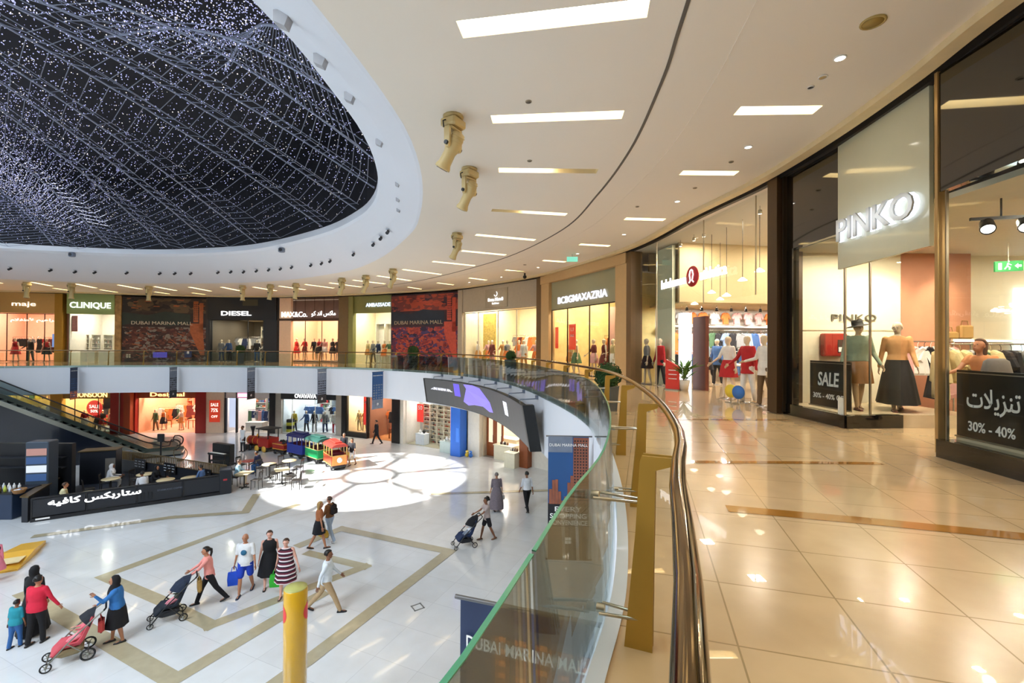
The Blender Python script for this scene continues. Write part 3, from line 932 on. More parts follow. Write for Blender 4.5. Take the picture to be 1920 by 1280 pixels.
# ---------------------------------------------------------------- blade banners fixed to the fascia
m_sky = mat('print_sky_blue', '#1f4c80', .5, vary=.25, scale=1.2)
m_navy = mat('print_navy', '#1c2c4e', .5, vary=.3, scale=3)
m_printbrown = mat('print_tower_brown', '#8a4f38', .5, vary=.35, scale=9)
m_printdark = mat('print_black', '#15131a', .5)
m_lt = mat('lettering_white', '#f2f0ec', .5, vary=0)
m_orange = mat('print_orange_light', '#d97a3c', .5, vary=.3, scale=10)
m_frame = mat('banner_rod', '#6b6a6a', .4, metal=.6)
m_greyp = mat('print_grey', '#70798a', .5, vary=.35, scale=5)
def banner(d, w, ztop, zbot, kind, label):
    p, tg, out = e_at(d)
    ang = math.atan2(out.y, out.x)
    # local x runs along "out" (towards the gallery), so the print faces back along the curve towards the viewer
    face = -1
    root = thing('blade_banner', label, 'banner', (p - out * (w + .09)) + Vector((0, 0, zbot)), ang, 'printed blade banners on the gallery fascia')
    h = ztop - zbot
    b = MB(); b.box((w / 2, 0, h / 2), (w, .02, h)); b.build('board', {'navy': m_navy, 'grey': m_greyp, 'blue': m_sky, 'tower': m_sky, 'lit': m_navy}[kind], root)
    for z in (0, h): f = MB(); f.cyl((-.04, 0, z), (w + .06, 0, z), .014); f.build('rod', m_frame, root)
    Y = -.012
    def panel(x0, x1, z0, z1, m_, nm='print_patch', dy=.004):
        q = MB(); q.box(((x0 + x1) / 2 * w, Y - dy / 2, (z0 + z1) / 2 * h), ((x1 - x0) * w, dy, (z1 - z0) * h)); return q.build(nm, m_, root)
    if kind == 'tower':
        panel(.62, 1, .38, .99, m_printbrown, 'printed_tower')
        q = MB(); random.seed(4)
        for i in range(8):
            x = .02 + i * .075; z1 = .58 + .09 * math.sin(i * 1.1) + random.uniform(-.02, .02)
            q.box((x * w + .03, Y - .004, (.45 + z1) / 2 * h), (.07 * w, .006, (z1 - .45) * h))
        q.build('printed_skyline', m_printbrown, root)
        q = MB()
        for r in range(22):
            for c in range(5): q.box(((.66 + c * .07) * w, Y - .006, (.46 + r * .024) * h), (.035 * w, .004, .012 * h))
        q.build('printed_windows', m_printdark, root)
        panel(0, 1, 0, .455, m_printdark, 'printed_base')
        panel(0, .6, .87, 1, m_greyp, 'printed_cloud')
        for i, t in enumerate(('EVERY', 'SHOPPING', 'CONVENIENCE')):
            lettering(t, .085, m_lt, root, (w * .5, Y - .006, h * (.41 - i * .055)), (1, 0, 0), depth=.004, bold=.01, width=(.66, .9, .94)[i] * w)
        lettering('DUBAI MARINA MALL', .05, m_lt, root, (w / 2, Y - .008, h * .93), (1, 0, 0), depth=.004, width=.94 * w)
        q = MB()
        for dx in (-.03, .03):
            for dz in (-.03, .03): q.box((w / 2 + dx, Y - .004, .14 * h / .9 + dz), (.05, .006, .05))
        q.build('square_mark', m_lt, root)
    elif kind == 'lit':
        q = MB(); random.seed(9)
        for c in range(5): q.box(((.34 + c * .155) * w, Y - .004, h * .46), (.11 * w, .006, h * .9))
        q.build('printed_tower', m_printbrown, root)
        q = MB()
        for r in range(26):
            for c in range(5):
                if random.random() < .6: q.box(((.34 + c * .155) * w, Y - .008, (.06 + r * .034) * h), (.05 * w, .004, .014 * h))
        q.build('printed_windows', m_orange, root)
        lettering('DUBAI MARINA MALL', .075, m_lt, root, (w * .52, Y - .014, h * .885), (1, 0, 0), depth=.004, bold=.008, width=.92 * w)
    else:
        a, c = {'navy': (m_sky, m_orange), 'grey': (m_printdark, m_lt), 'blue': (m_greyp, m_printbrown)}[kind]
        panel(0, 1, 0, .25, c if kind == 'navy' else a, 'print_patch')
        q = MB(); random.seed(int(d * 10))
        for r in range(9):
            for c_ in range(4): q.box(((.15 + c_ * .23) * w, Y - .006, (.08 + r * .07) * h), (random.uniform(.08, .2) * w, .004, random.uniform(.02, .05) * h))
        q.build('printed_city', a if kind != 'grey' else m_printdark, root)
        q = MB()
        for dx in (-.04, .04):
            for dz in (-.04, .04): q.box((w / 2 + dx, Y - .004, .12 * h + dz), (.06, .006, .06))
        q.build('square_mark', m_lt, root)
        lettering('DUBAI MARINA MALL', .05, m_lt, root, (w / 2, Y - .006, h * .9), (1, 0, 0), depth=.004, width=.9 * w)
    return root
def d_near(y, far=False):
    return min((abs(E[i].y - y) + (0 if (E[i].x > -6) else 99), EA[i]) for i in range(len(E)))[1]
def d_px(px):
    q = hit(E[int(len(E) * .25):] + E[:1], px) if px < 800 else None
    best = None
    for i in range(len(E)):
        if E[i].y > 12:
            x = pix(E[i])[0]
            if best is None or abs(x - px) < best[0]: best = (abs(x - px), EA[i])
    return best[1]
banner(d_near(8.1), .72, -.17, -2.36, 'tower', 'tall blade banner with a brown tower on blue sky, right of the wide screen')
banner(d_near(2.45) + .1, .84, -.15, -2.3, 'lit', 'dark blade banner with orange lit windows, nearest, at the bottom edge')
banner(d_px(160), .72, -.1, -2.05, 'navy', 'dark blue blade banner on the far fascia beside the escalator')
banner(d_px(336), .72, -.1, -2.05, 'grey', 'slim grey city banner on the fascia above the red portal shop')
banner(d_px(480), .72, -.1, -2.1, 'grey', 'dark grey blade banner on the fascia below the black shop front')
banner(d_px(606), .8, -.1, -2.2, 'grey', 'grey skyscraper banner on the fascia above the toy train')
banner(d_px(724), .85, -.15, -2.3, 'blue', 'bright blue topped banner on the fascia left of the wide screen')

# ---------------------------------------------------------------- wide LED screen hung on the fascia
m_scr = emit('screen_dark_grey', '#4d4f50', .75)
m_scr_p = emit('screen_purple', '#6a5cd8', .9)
m_scr_p2 = emit('screen_lilac', '#8d80e8', .9)
m_scr_w = emit('screen_white', '#f2f2ff', 1.0)
m_black = mat('black_casing', '#121314', .45)
da, db = d_near(13.1), d_px(811)
def scr(t, z, off=0.0):
    """t 0 right end .. 1 left end, z 0 bottom .. 1 top"""
    p, tg, out = e_at(da + (db - da) * t)
    zt = -.32 - .12 * (1 - abs(t - .5) * 2) * 0; zb = -1.60
    o_ = -.62 + .22 * (1 - z) + off
    return p + out * o_ + Vector((0, 0, zb + (zt - zb) * z))
sroot = thing('video_screen', 'wide curved dark video screen hung under the gallery fascia', 'screen', scr(.5, 0))
so = scr(.5, 0)
def scr_patch(t0, t1, z0, z1, m_, nm, off=-.01, n=20, thick=.0):
    g = MB()
    for i in range(n):
        a, b = t0 + (t1 - t0) * i / n, t0 + (t1 - t0) * (i + 1) / n
        P = [scr(a, z0, off) - so, scr(b, z0, off) - so, scr(b, z1, off) - so, scr(a, z1, off) - so]
        g.add(P, [[0, 1, 2, 3]], True)
        if thick:
            Q = [scr(a, z0, off + thick) - so, scr(b, z0, off + thick) - so, scr(b, z1, off + thick) - so, scr(a, z1, off + thick) - so]
            g.add(P + Q, [[4, 7, 6, 5], [0, 4, 5, 1], [3, 2, 6, 7]] + ([[0, 3, 7, 4]] if i == 0 else []) + ([[1, 5, 6, 2]] if i == n - 1 else []))
    return g.build(nm, m_, sroot)
scr_patch(0, 1, 0, 1, m_black, 'casing', 0, 24, .16)
scr_patch(.012, .99, .02, .985, m_scr, 'display', -.012, 24, .008)
scr_patch(-.012, .004, -.02, 1.03, m_black, 'end_cap', -.04, 1, .34)
# pictures shown: a violet letter shape and a leaning violet panel
scr_patch(.72, .77, .45, .92, m_scr_p, 'picture_patch', -.02, 3, .006)
g = MB(); pl = [(.66, .80), (.68, .95), (.60, .98), (.53, .93), (.44, .55), (.42, .25), (.46, .22), (.52, .32), (.60, .28), (.66, .2), (.70, .3)]
g.prism([scr(a, b, -.022) - so for a, b in pl], Vector((.004, .004, 0))); g.build('picture_patch', m_scr_p2, sroot)
g = MB(); pl = [(.58, .9), (.575, .35), (.56, .35), (.565, .9)]
g.prism([scr(a, b, -.034) - so for a, b in pl], Vector((.004, .004, 0))); g.build('picture_patch', m_scr_p, sroot)
g = MB(); pl = [(.27, .8), (.225, .8), (.225, .42), (.265, .42)]
g.prism([scr(a, b, -.03) - so for a, b in pl], Vector((.004, .004, 0))); g.build('picture_patch', m_scr_w, sroot)
p0 = scr(.87, .62, -.04); u = (scr(.81, .6, 0) - scr(.93, .6, 0)); u.z = 0
lettering('DUBAI MARINA MALL', .13, m_scr_w, sroot, p0 - so, u, depth=.01, width=2.0, bold=.01)
for i in range(7):
    t = .06 + i * .145; b = MB(); p, tg, out = e_at(da + (db - da) * t)
    q = scr(t, 1, .05) - so
    b.tube([q, q + Vector((0, 0, .1)), p - so + out * .0 + Vector((0, 0, -.2))], .02, 6)
    b.box(p - so - out * .03 + Vector((0, 0, -.16)), (.1, .1, .12), math.atan2(tg.y, tg.x))
    b.build('bracket', m_greyp, sroot)

# ---------------------------------------------------------------- moving-head lamps on the gallery ceiling
m_beige = mat('beige_lamp_casing', '#c9b27c', .5, vary=.06)
m_lens = mat('lamp_lens', '#2e3338', .1)
def moving_head(px, py, tilt, rz, label, s=1.0):
    p = onz(px, py, CEIL)
    r = thing('moving_head_lamp', label, 'lamp', p, R(rz), 'moving head lamps on the gallery ceiling')
    b = MB(); b.lathe([(.02, 0), (.17, -.0), (.17, -.03), (.13, -.05), (.02, -.05)], 14); b.bbox((0, 0, -.13), (.34, .30, .15), .03); b.build('base', m_beige, r)
    y = MB()
    y.bbox((0, 0, -.235), (.30, .16, .05), .015)
    for sx in (-1, 1):
        y.prism([(sx * .17, -.05, -.22), (sx * .17, .06, -.22), (sx * .17, .055, -.5), (sx * .17, .03, -.56), (sx * .17, -.03, -.56), (sx * .17, -.055, -.5)], (sx * -.045, 0, 0))
    yo = y.build('yoke', m_beige, r)
    k = MB()
    for sx in (-1, 1): k.cyl((sx * .16, 0, -.50), (sx * .205, 0, -.50), .035)
    for sx in (-1, 1): k.tube([(sx * .17, .03, -.12), (sx * .23, .03, -.16), (sx * .21, .03, -.26)], .012, 5)
    k.build('side_knob', m_black, yo)
    M = Matrix.Translation((0, 0, -.50)) @ Matrix.Rotation(R(tilt), 4, 'X')
    h = MB(M); h.lathe([(.05, .24), (.1, .22), (.118, .12), (.12, -.05), (.10, -.12), (.105, -.3), (.13, -.36), (.13, -.40), (.09, -.40)], 16)
    for z in (.17, .12, .07): h.lathe([(.115, z), (.128, z + .008), (.115, z + .016)], 16)
    ho = h.build('head', m_beige, r)
    g = MB(M); g.lathe([(.01, -.395), (.10, -.395), (.10, -.41), (.01, -.415)], 16); g.build('lens', m_lens, ho)
    if s != 1: r.scale = (s, s, s)
    return r
mh = [(850, 218, 35, 60, 'largest beige moving head lamp, nearest below the strip lights'), (880, 316, 35, 50, 'second beige moving head lamp from the top, below the largest'),
      (857, 437, 30, 60, 'lone grey moving head lamp beside three short strip lights'), (737, 504, 28, 70, 'moving head lamp highest of the far row, above the red mural'),
      (686, 516, 28, 70, 'moving head lamp above the olive shop front'), (641, 521, 25, 70, 'moving head lamp above the right edge of the brown shop front'),
      (555, 531, 10, 80, 'moving head lamp above the brown shop front lettering'), (507, 533, 10, 80, 'moving head lamp above the corner of the black shop front'),
      (455, 535, 0, 90, 'moving head lamp above the black shop front lettering'), (279, 536, 0, 90, 'moving head lamp above the brown city mural'),
      (134, 531, 0, 90, 'moving head lamp above the green shop sign'), (50, 529, 0, 90, 'leftmost moving head lamp above the tan shop front')]
for i, a in enumerate(mh):
    moving_head(*a, s=1.0 if i < 2 else (1.0 if i < 3 else 1.1))

# ---------------------------------------------------------------- little spots, speakers and flaps on the soffit ring
def on_ring(px, py):
    """where the pixel meets the sloped soffit ring"""
    best = None
    d = ray(px, py); o = Vector((0, 0, EYE))
    from mathutils.geometry import intersect_ray_tri
    for r in range(len(RS) - 1):
        for k in range(NP):
            a, b, c, e = RS[r][k], RS[r + 1][k], RS[r + 1][(k + 1) % NP], RS[r][(k + 1) % NP]
            for tri in ((a, b, c), (a, c, e)):
                h_ = intersect_ray_tri(*tri, d, o, True)
                if h_ is not None and (h_ - o).dot(d) > 0:
                    n = (tri[1] - tri[0]).cross(tri[2] - tri[0]).normalized()
                    if n.z > 0: n = -n
                    if best is None or (h_ - o).length < (best[0] - o).length: best = (h_, n)
    return best
spots = [(19, 500), (95, 503), (141, 506), (178, 507), (238, 508), (300, 509), (328, 509), (358, 509), (409, 507), (433, 506), (457, 506), (481, 504), (504, 502), (526, 500), (547, 497), (583, 493), (603, 489.5), (619, 485), (663, 472), (700, 453), (714, 441), (727, 429)]
m_blk = mat('black_spot_casing', '#15151a', .4)
proto = None
for px, py in spots:
    hn = on_ring(px, py)
    if hn is None: continue
    p, n = hn
    if proto is None:
        proto = thing('ring_spotlight', 'small black spotlight on the white ring round the roof opening', 'spotlight', p, 0, 'small black spotlights on the white ring')
        MB().box((0, 0, -.02), (.12, .10, .03)).build('mount', mat('pale_mount', '#b8bcc4', .5), proto)
        b = MB(); b.cyl((0, 0, -.03), (0, -.02, -.09), .018); b.cyl((0, .07, -.08), (0, -.09, -.17), .05, .06); b.build('lamp_head', m_blk, proto)
        pt = snapshot(proto)
    else: o_ = copy_tree(proto, p, tree=pt)
for px, py, l in ((135, 473, 'grey loudspeaker on the ring lip above the left shops'), (528, 464, 'grey loudspeaker on the ring lip near the middle of the far ring')):
    hn = on_ring(px, py)
    if hn:
        r = thing('ring_loudspeaker', l, 'speaker', hn[0])
        MB().bbox((0, 0, -.12), (.26, .2, .22), .03).build('casing', m_greyp, r); b = MB(); b.cyl((0, -.1, -.12), (0, -.115, -.12), .08); b.build('cone', m_blk, r)
        MB().cyl((0, 0, 0), (0, 0, -.03), .03).build('bracket', m_greyp, r)
for px, py, w, l in ((745, 343, .12, 'small wedge lamp on the right end of the ring, upper'), (746, 372, .12, 'small wedge lamp on the right end of the ring, middle'), (747, 392, .12, 'small wedge lamp on the right end of the ring, lower'),
                 (711, 262, .16, 'grey wedge lamp on the ring edge beside the net'), (655, 175, .18, 'grey wedge lamp on the ring edge above the others'), (600, 103, .2, 'larger grey wedge lamp on the upper ring edge'), (528, 22, .22, 'largest grey wedge lamp on the ring edge at the top')):
    hn = on_ring(px, py)
    if hn:
        p, n = hn
        r = thing('wedge_lamp', l, 'lamp', p, 0, 'wedge lamps at the right end of the ring')
        b = MB(); b.prism([(-w * .5, 0, .03), (w * .5, 0, .03), (w * .15, 0, -w * .8), (-w * .5, 0, -w * .5)], (0, w * .6, 0)); b.build('casing', mat('wedge_grey', '#a9a9ac', .6), r)

# ---------------------------------------------------------------- small ceiling fittings
def disc(name, px, py, r, m_, label, cat, rim=None, group=None):
    p = onz(px, py, CEIL)
    t = thing(name, label, cat, p, 0, group)
    b = MB(); b.lathe([(r, 0), (r, -.012), (r * .82, -.018), (r * .80, -.006)], 18); b.build('rim', rim or m_white, t)
    b = MB(); b.lathe([(.001, -.004), (r * .80, -.004), (r * .80, -.010), (.001, -.014)], 18); b.build('face', m_, t)
    return t
m_down = emit('downlight_glow', '#fff6e6', 9.0)
for i, (px, py, r) in enumerate(((1575, 108, .075), (1403, 275, .075), (1270, 377, .075), (1170, 439, .075), (1083, 475, .075), (1009, 501, .075), (940, 519, .075), (880, 529, .075))):
    disc('downlight', px, py, r, m_down, 'small round downlight in the ceiling beside the shop fronts' if i else 'brightest round downlight, nearest the upper right corner', 'light', None, 'downlights by the shop fronts')
disc('ceiling_loudspeaker', 1637, 41, .13, mat('speaker_mesh', '#a08a4a', .7), 'tan round ceiling loudspeaker near the top right', 'speaker', mat('speaker_rim', '#b09a5c', .6))
disc('smoke_detector', 1543, 144, .06, mat('detector_tan', '#b59f6e', .6), 'tan smoke detector beside the brightest downlight', 'detector')
disc('ceiling_camera', 1520, 163, .05, m_blk, 'black dome camera on the ceiling near the brightest downlight', 'camera')
for px, py, l in ((991, 190, 'dark sensor disc between the two largest strip lights'), (993, 301, 'dark sensor disc above the half lit strip light'), (1303, 352, 'grey ceiling sensor below the shop side strip light'), (1371, 303, 'small grey ceiling sensor beside the shop side strip light'), (1195, 387, 'tan ceiling sensor above the shop side strips'), (984, 496, 'dark dome sensor by the far strip lights')):
    disc('ceiling_sensor', px, py, .05 if py < 400 else .08, mat('sensor_dark', '#6e6455', .6), l, 'sensor', mat('sensor_rim', '#a89a80', .6))
p = onz(1073, 476, CEIL); r = thing('exit_sign', 'small hanging green exit sign under the far ceiling', 'sign', p)
MB().box((0, 0, -.22), (.45, .05, .2)).build('panel', emit('exit_green', '#7fd8c0', .8), r); MB().cyl((0, 0, 0), (0, 0, -.13), .01).build('rod', m_steel, r)
p = onz(984, 512, CEIL); r = thing('dome_camera', 'black dome camera hanging above the cream shop front', 'camera', p)
MB().cyl((0, 0, 0), (0, 0, -.14), .04).build('mount', m_dark, r); b = MB(); b.ell((0, 0, -.2), .1); b.build('dome', m_blk, r)

# ---------------------------------------------------------------- topiary planters along the balustrade
m_pot = mat('slate_planter', '#38434a', .35, vary=.1)
m_leafd = mat('box_leaf', '#2c4a1d', .8, vary=.6, scale=30)
def ball_plant(px, D, rad, hp, label, wp=.2):
    k = (px - 960) / FPX
    t = thing('potted_topiary', label, 'plant', (k * D, D, 0), 0, 'ball topiaries by the balustrade')
    MB().lathe([(.02, 0), (wp * .8, 0), (wp, hp), (wp * 1.05, hp), (wp * .95, hp - .03), (.02, hp - .04)], 4, smooth=False).build('planter', m_pot, t)
    b = MB(); random.seed(int(px)); c = Vector((0, 0, hp + rad * .75))
    b.ell(c, rad * .86, 14, 10)
    for _ in range(420):
        a = random.uniform(0, 2 * PI); z = random.uniform(-1, 1); q = math.sqrt(1 - z * z)
        n = Vector((q * math.cos(a), q * math.sin(a), z)); p_ = c + n * rad * random.uniform(.85, 1.02); e_ = n.orthogonal().normalized() * rad * .13; f_ = n.cross(e_)
        b.add([p_ - e_, p_ + n * rad * .08 + f_ * .6, p_ + e_, p_ - f_ * .6 + n * rad * .05], [[0, 1, 2, 3]])
    b.build('foliage', m_leafd, t)
ball_plant(775, 28.2, .36, .75, 'ball topiary in a dark pot before the red mural', .3)
ball_plant(958, 18.9, .22, .85, 'ball topiary in a tall slate planter before the cream shop front', .26)
ball_plant(1140, 10.2, .30, .55, 'large ball topiary just behind the curve of the balustrade', .26)
ball_plant(451, 32.4, .32, .8, 'ball topiary in a dark pot before the black shop front', .3)
# ================================================================ shops: shared builders
class Frame:
    """x along the shop front (left to right seen from the atrium), y into the shop, z up"""
    def __init__(s, A, B, z0):
        s.A = Vector((A[0], A[1], z0)); d = Vector((B[0] - A[0], B[1] - A[1], 0)); s.W = d.length; d.normalize()
        s.u = d; s.ang = math.atan2(d.y, d.x); s.M = Matrix.Translation(s.A) @ Matrix.Rotation(s.ang, 4, 'Z'); s.z0 = z0
    def xd(s, px, dep):
        k = (px - 960) / FPX; A_ = s.A + Vector((-s.u.y, s.u.x, 0)) * dep
        return (k * A_.y - A_.x) / (s.u.x - k * s.u.y)
    def P(s, x, y, z=0.0): return s.M @ Vector((x, y, z))
    def t(s, name, label, cat, x, y, z=0.0, rz=0.0, group=None): return thing(name, label, cat, s.P(x, y, z), s.ang + rz, group)
def print_mat(name, cols, scale, distort=2.5, rough=.6):
    """a printed city picture: small blocks of colour in broken streaks"""
    m = bpy.data.materials.new(name); m.use_nodes = True; nt = m.node_tree; b = nt.nodes['Principled BSDF']; b.inputs['Roughness'].default_value = rough
    N = nt.nodes.new; L = nt.links.new
    tc = N('ShaderNodeTexCoord'); no = N('ShaderNodeTexNoise'); no.inputs['Scale'].default_value = scale * .25; no.inputs['Detail'].default_value = 4
    vo = N('ShaderNodeTexVoronoi'); vo.inputs['Scale'].default_value = scale; vo.distance = 'MANHATTAN'
    mp = N('ShaderNodeMapping'); mp.inputs['Scale'].default_value = (1.0, 1.0, 1.7); mp.inputs['Rotation'].default_value = (0, R(18), 0)
    ad = N('ShaderNodeMath'); ad.operation = 'ADD'; ml = N('ShaderNodeMath'); ml.operation = 'MULTIPLY'; ml.inputs[1].default_value = .5
    sp = N('ShaderNodeSeparateColor'); cr = N('ShaderNodeValToRGB'); cr.color_ramp.interpolation = 'CONSTANT'
    L(tc.outputs['Object'], mp.inputs[0]); L(mp.outputs[0], vo.inputs['Vector']); L(tc.outputs['Object'], no.inputs['Vector'])
    L(vo.outputs['Color'], sp.inputs[0]); L(sp.outputs[0], ad.inputs[0]); L(no.outputs['Fac'], ad.inputs[1]); L(ad.outputs[0], ml.inputs[0]); L(ml.outputs[0], cr.inputs[0]); L(cr.outputs[0], b.inputs['Base Color'])
    e = cr.color_ramp.elements; e[0].color = rgb(cols[0]); e[0].position = 0; e[1].color = rgb(cols[-1]); e[1].position = .78
    for i, c in enumerate(cols[1:-1]):
        q = e.new(.34 + .44 * i / max(1, len(cols) - 2)); q.color = rgb(c)
    MATS[name] = m
    return m
m_shopglass = glass('shop_window_glass', '#f6faf6', .8)
m_metal_dark = mat('dark_bronze_frame', '#3a2f22', .35, metal=.6)
m_chrome = mat('chrome_rail', '#c9c9c9', .2, metal=.9)
WIN = [0]
def shop_shell(F, h, depth, wall, floor=None, ceil=None, light='#ffe6bf', power=260, lamps=True, top=None, x0=0.0, x1=None, y0=.12, back=None):
    """walls, ceiling and lamps of one shop room; the room is as high as h"""
    x1 = F.W if x1 is None else x1
    mb = MB(F.M)
    T = .06
    mb.box(((x0 + x1) / 2, y0 + depth, h / 2), (x1 - x0, .1, h)); 
    if back: mb.slot(2); mb.box(((x0 + x1) / 2, y0 + depth - .06, h / 2), (x1 - x0 - .12, .02, h)); mb.slot(0)
    for x in (x0 + T / 2, x1 - T / 2): mb.box((x, y0 + depth / 2, h / 2), (T, depth, h))
    mb.slot(1)
    mb.box(((x0 + x1) / 2, y0 + depth / 2, h + .03), (x1 - x0, depth, .06))
    structure(mb, 'wall_shop', [wall, ceil or m_ceiling] + ([back] if back else []))
    if floor:
        mb = MB(F.M); mb.box(((x0 + x1) / 2, y0 + depth / 2, .006), (x1 - x0 - .12, depth, .012)); structure(mb, 'floor_shop', floor)
    if lamps:
        c = rgb(light); c = tuple(1 - (1 - v) * .5 for v in c[:3])
        nx = max(1, round((x1 - x0) / 2.6))
        for i in range(nx):
            for yy in (.16, .55):
                o = area_lamp('shop_ceiling_lamp', F.P(x0 + (x1 - x0) * (i + .5) / nx, y0 + depth * yy, h - .06), .35, .35, power * .55 / nx, c)
                o.rotation_euler = (0, 0, F.ang)
def head_wall(F, z0, z1, m_, y=0.06, thick=.12, x0=0, x1=None, name='wall_shop_header'):
    x1 = F.W if x1 is None else x1
    mb = MB(F.M); mb.box(((x0 + x1) / 2, y, (z0 + z1) / 2), (x1 - x0, thick, z1 - z0)); return structure(mb, name, m_)
def pier(F, x, w, z1, m_, y=0.0, d=.35, name='trim_pier'):
    mb = MB(F.M); mb.box((x, y + d / 2 - .1, z1 / 2), (w, d, z1)); return structure(mb, name, m_)
def shop_glass(F, xs, z0, z1, y=.1, m_=None, frame=True, mull=None):
    WIN[0] += 1
    mb = MB(F.M)
    for a, b in zip(xs[:-1], xs[1:]):
        mb.add([(a, y, z0), (b, y, z0), (b, y, z1), (a, y, z1)], [[0, 1, 2, 3]])
    o = mb.build('window_%d' % WIN[0], m_ or m_shopglass); tag(o, kind='structure')
    if frame:
        mb = MB(F.M)
        for x in xs: mb.box((x, y, (z0 + z1) / 2), (.035, .05, z1 - z0))
        mb.box(((xs[0] + xs[-1]) / 2, y, z0 + .02), (xs[-1] - xs[0], .05, .04)); mb.box(((xs[0] + xs[-1]) / 2, y, z1 - .02), (xs[-1] - xs[0], .05, .04))
        f = mb.build('window_frame', mull or m_metal_dark); f.parent = o
    return o
def sign(F, x, z, body, h, label, m_=None, w=None, y=-.02, bold=.015, depth=.03, extra=None, **kw):
    root = F.t('shop_sign', label, 'sign', x, y, z)
    lettering(body, h, m_ or m_sign_white, root, (0, 0, 0), (1, 0, 0), depth=depth, bold=bold, width=w, **kw)
    return root
m_sign_white = emit('sign_white', '#ffffff', 1.5)
m_sign_soft = emit('sign_soft_white', '#fff4e6', 1.2)
m_sign_yellow = emit('sign_yellow', '#ffd98a', 1.8)

# garments, one mesh of each kind, recoloured copy by copy
def garment_mesh(kind):
    mb = MB(); random.seed(len(kind))
    if kind == 'shirt': o = [(-.07, 0), (-.2, -.05), (-.31, -.3), (-.23, -.36), (-.17, -.2), (-.18, -.62), (.18, -.62), (.17, -.2), (.23, -.36), (.31, -.3), (.2, -.05), (.07, 0), (0, -.05)]
    elif kind == 'dress': o = [(-.06, 0), (-.17, -.04), (-.19, -.2), (-.13, -.42), (-.26, -1.08), (-.09, -1.12), (.1, -1.08), (.27, -1.12), (.13, -.42), (.19, -.2), (.17, -.04), (.06, 0), (0, -.08)]
    elif kind == 'coat': o = [(-.07, 0), (-.2, -.05), (-.30, -.6), (-.22, -.63), (-.19, -.3), (-.22, -.92), (.22, -.92), (.19, -.3), (.22, -.63), (.30, -.6), (.2, -.05), (.07, 0), (0, -.05)]
    else: o = [(-.15, 0), (-.17, -.3), (-.16, -.95), (-.04, -.95), (-.01, -.35), (.01, -.35), (.04, -.95), (.16, -.95), (.17, -.3), (.15, 0)]
    n = len(o)
    rings = []
    c = (sum(p[0] for p in o) / n, sum(p[1] for p in o) / n)
    for y, k in ((-.045, .86), (-.03, .98), (.03, .98), (.045, .86)):
        rings.append([(c[0] + (p[0] - c[0]) * k, y + .012 * math.sin(i * 2.1), c[1] + (p[1] - c[1]) * k) for i, p in enumerate(o)])
    mb.loft(rings, False, cap=False)
    for ring, rev in ((rings[0], 0), (rings[-1], 1)):
        tri = tessellate_polygon([[Vector(p) for p in ring]])
        mb.add(ring, [list(t) if rev else list(t)[::-1] for t in tri])
    mb.tube([(0, 0, -.02), (0, 0, .05), (.02, 0, .08), (0, 0, .1)], .006, 4)
    return mb.mesh(kind)
GARM = {}
CNAME = {'#b3262b': 'red', '#e8e4dc': 'white', '#1e1d22': 'black', '#3a5a8c': 'blue', '#7b8fae': 'pale blue', '#c98f4e': 'tan', '#8c8c8c': 'grey', '#d9a5a0': 'pink', '#4a6a4a': 'green', '#d8c38f': 'cream', '#6b2f2b': 'maroon', '#dd7a3a': 'orange', '#202f55': 'navy', '#9db7c9': 'light blue', '#c9b23c': 'yellow', '#6a5238': 'brown', '#b76ab0': 'purple'}
def garment(F, kind, color, x, y, z, rz, where, group, s=1.0):
    if kind not in GARM: GARM[kind] = garment_mesh(kind)
    me = GARM[kind]
    if not me.materials: me.materials.append(cloth('#8c8c8c'))
    o = bpy.data.objects.new({'trousers': 'hanging_trousers'}.get(kind, 'hanging_' + kind), me); col.objects.link(o)
    o.location = F.P(x, y, z); o.rotation_euler = (0, 0, F.ang + rz); o.scale = (s, s, s)
    o.material_slots[0].link = 'OBJECT'; o.material_slots[0].material = cloth(color)
    tag(o, '%s %s hanging %s' % (CNAME[color], kind, where), 'clothing', group)
    return o
def rack(F, x0, x1, y, z, cols, kinds, where, group, face=True, rail=True, step=.3, s=1.0, label=None):
    """a rail with garments; face True: seen front on, else side on"""
    L_ = x1 - x0
    if rail:
        r = F.t('clothes_rack', label or ('metal clothes rail holding garments ' + where), 'rack', (x0 + x1) / 2, y, 0, 0, group + ' racks')
        b = MB(); b.cyl((-L_ / 2, 0, z + .1), (L_ / 2, 0, z + .1), .015, n=8); b.build('rail', m_chrome, r)
        for sx in (-1, 1):
            b = MB(); b.cyl((sx * L_ / 2, 0, .03), (sx * L_ / 2, 0, z + .1), .015, n=6); b.box((sx * L_ / 2, 0, .015), (.04, .45, .03)); b.build('upright', m_chrome, r)
    n = max(1, int(L_ / step)); 
    for i in range(n):
        garment(F, random.choice(kinds), random.choice(cols), x0 + (i + .5) * L_ / n, y, z, random.uniform(-.2, .2) if face else PI / 2 + random.uniform(-.25, .25), where, group, s)

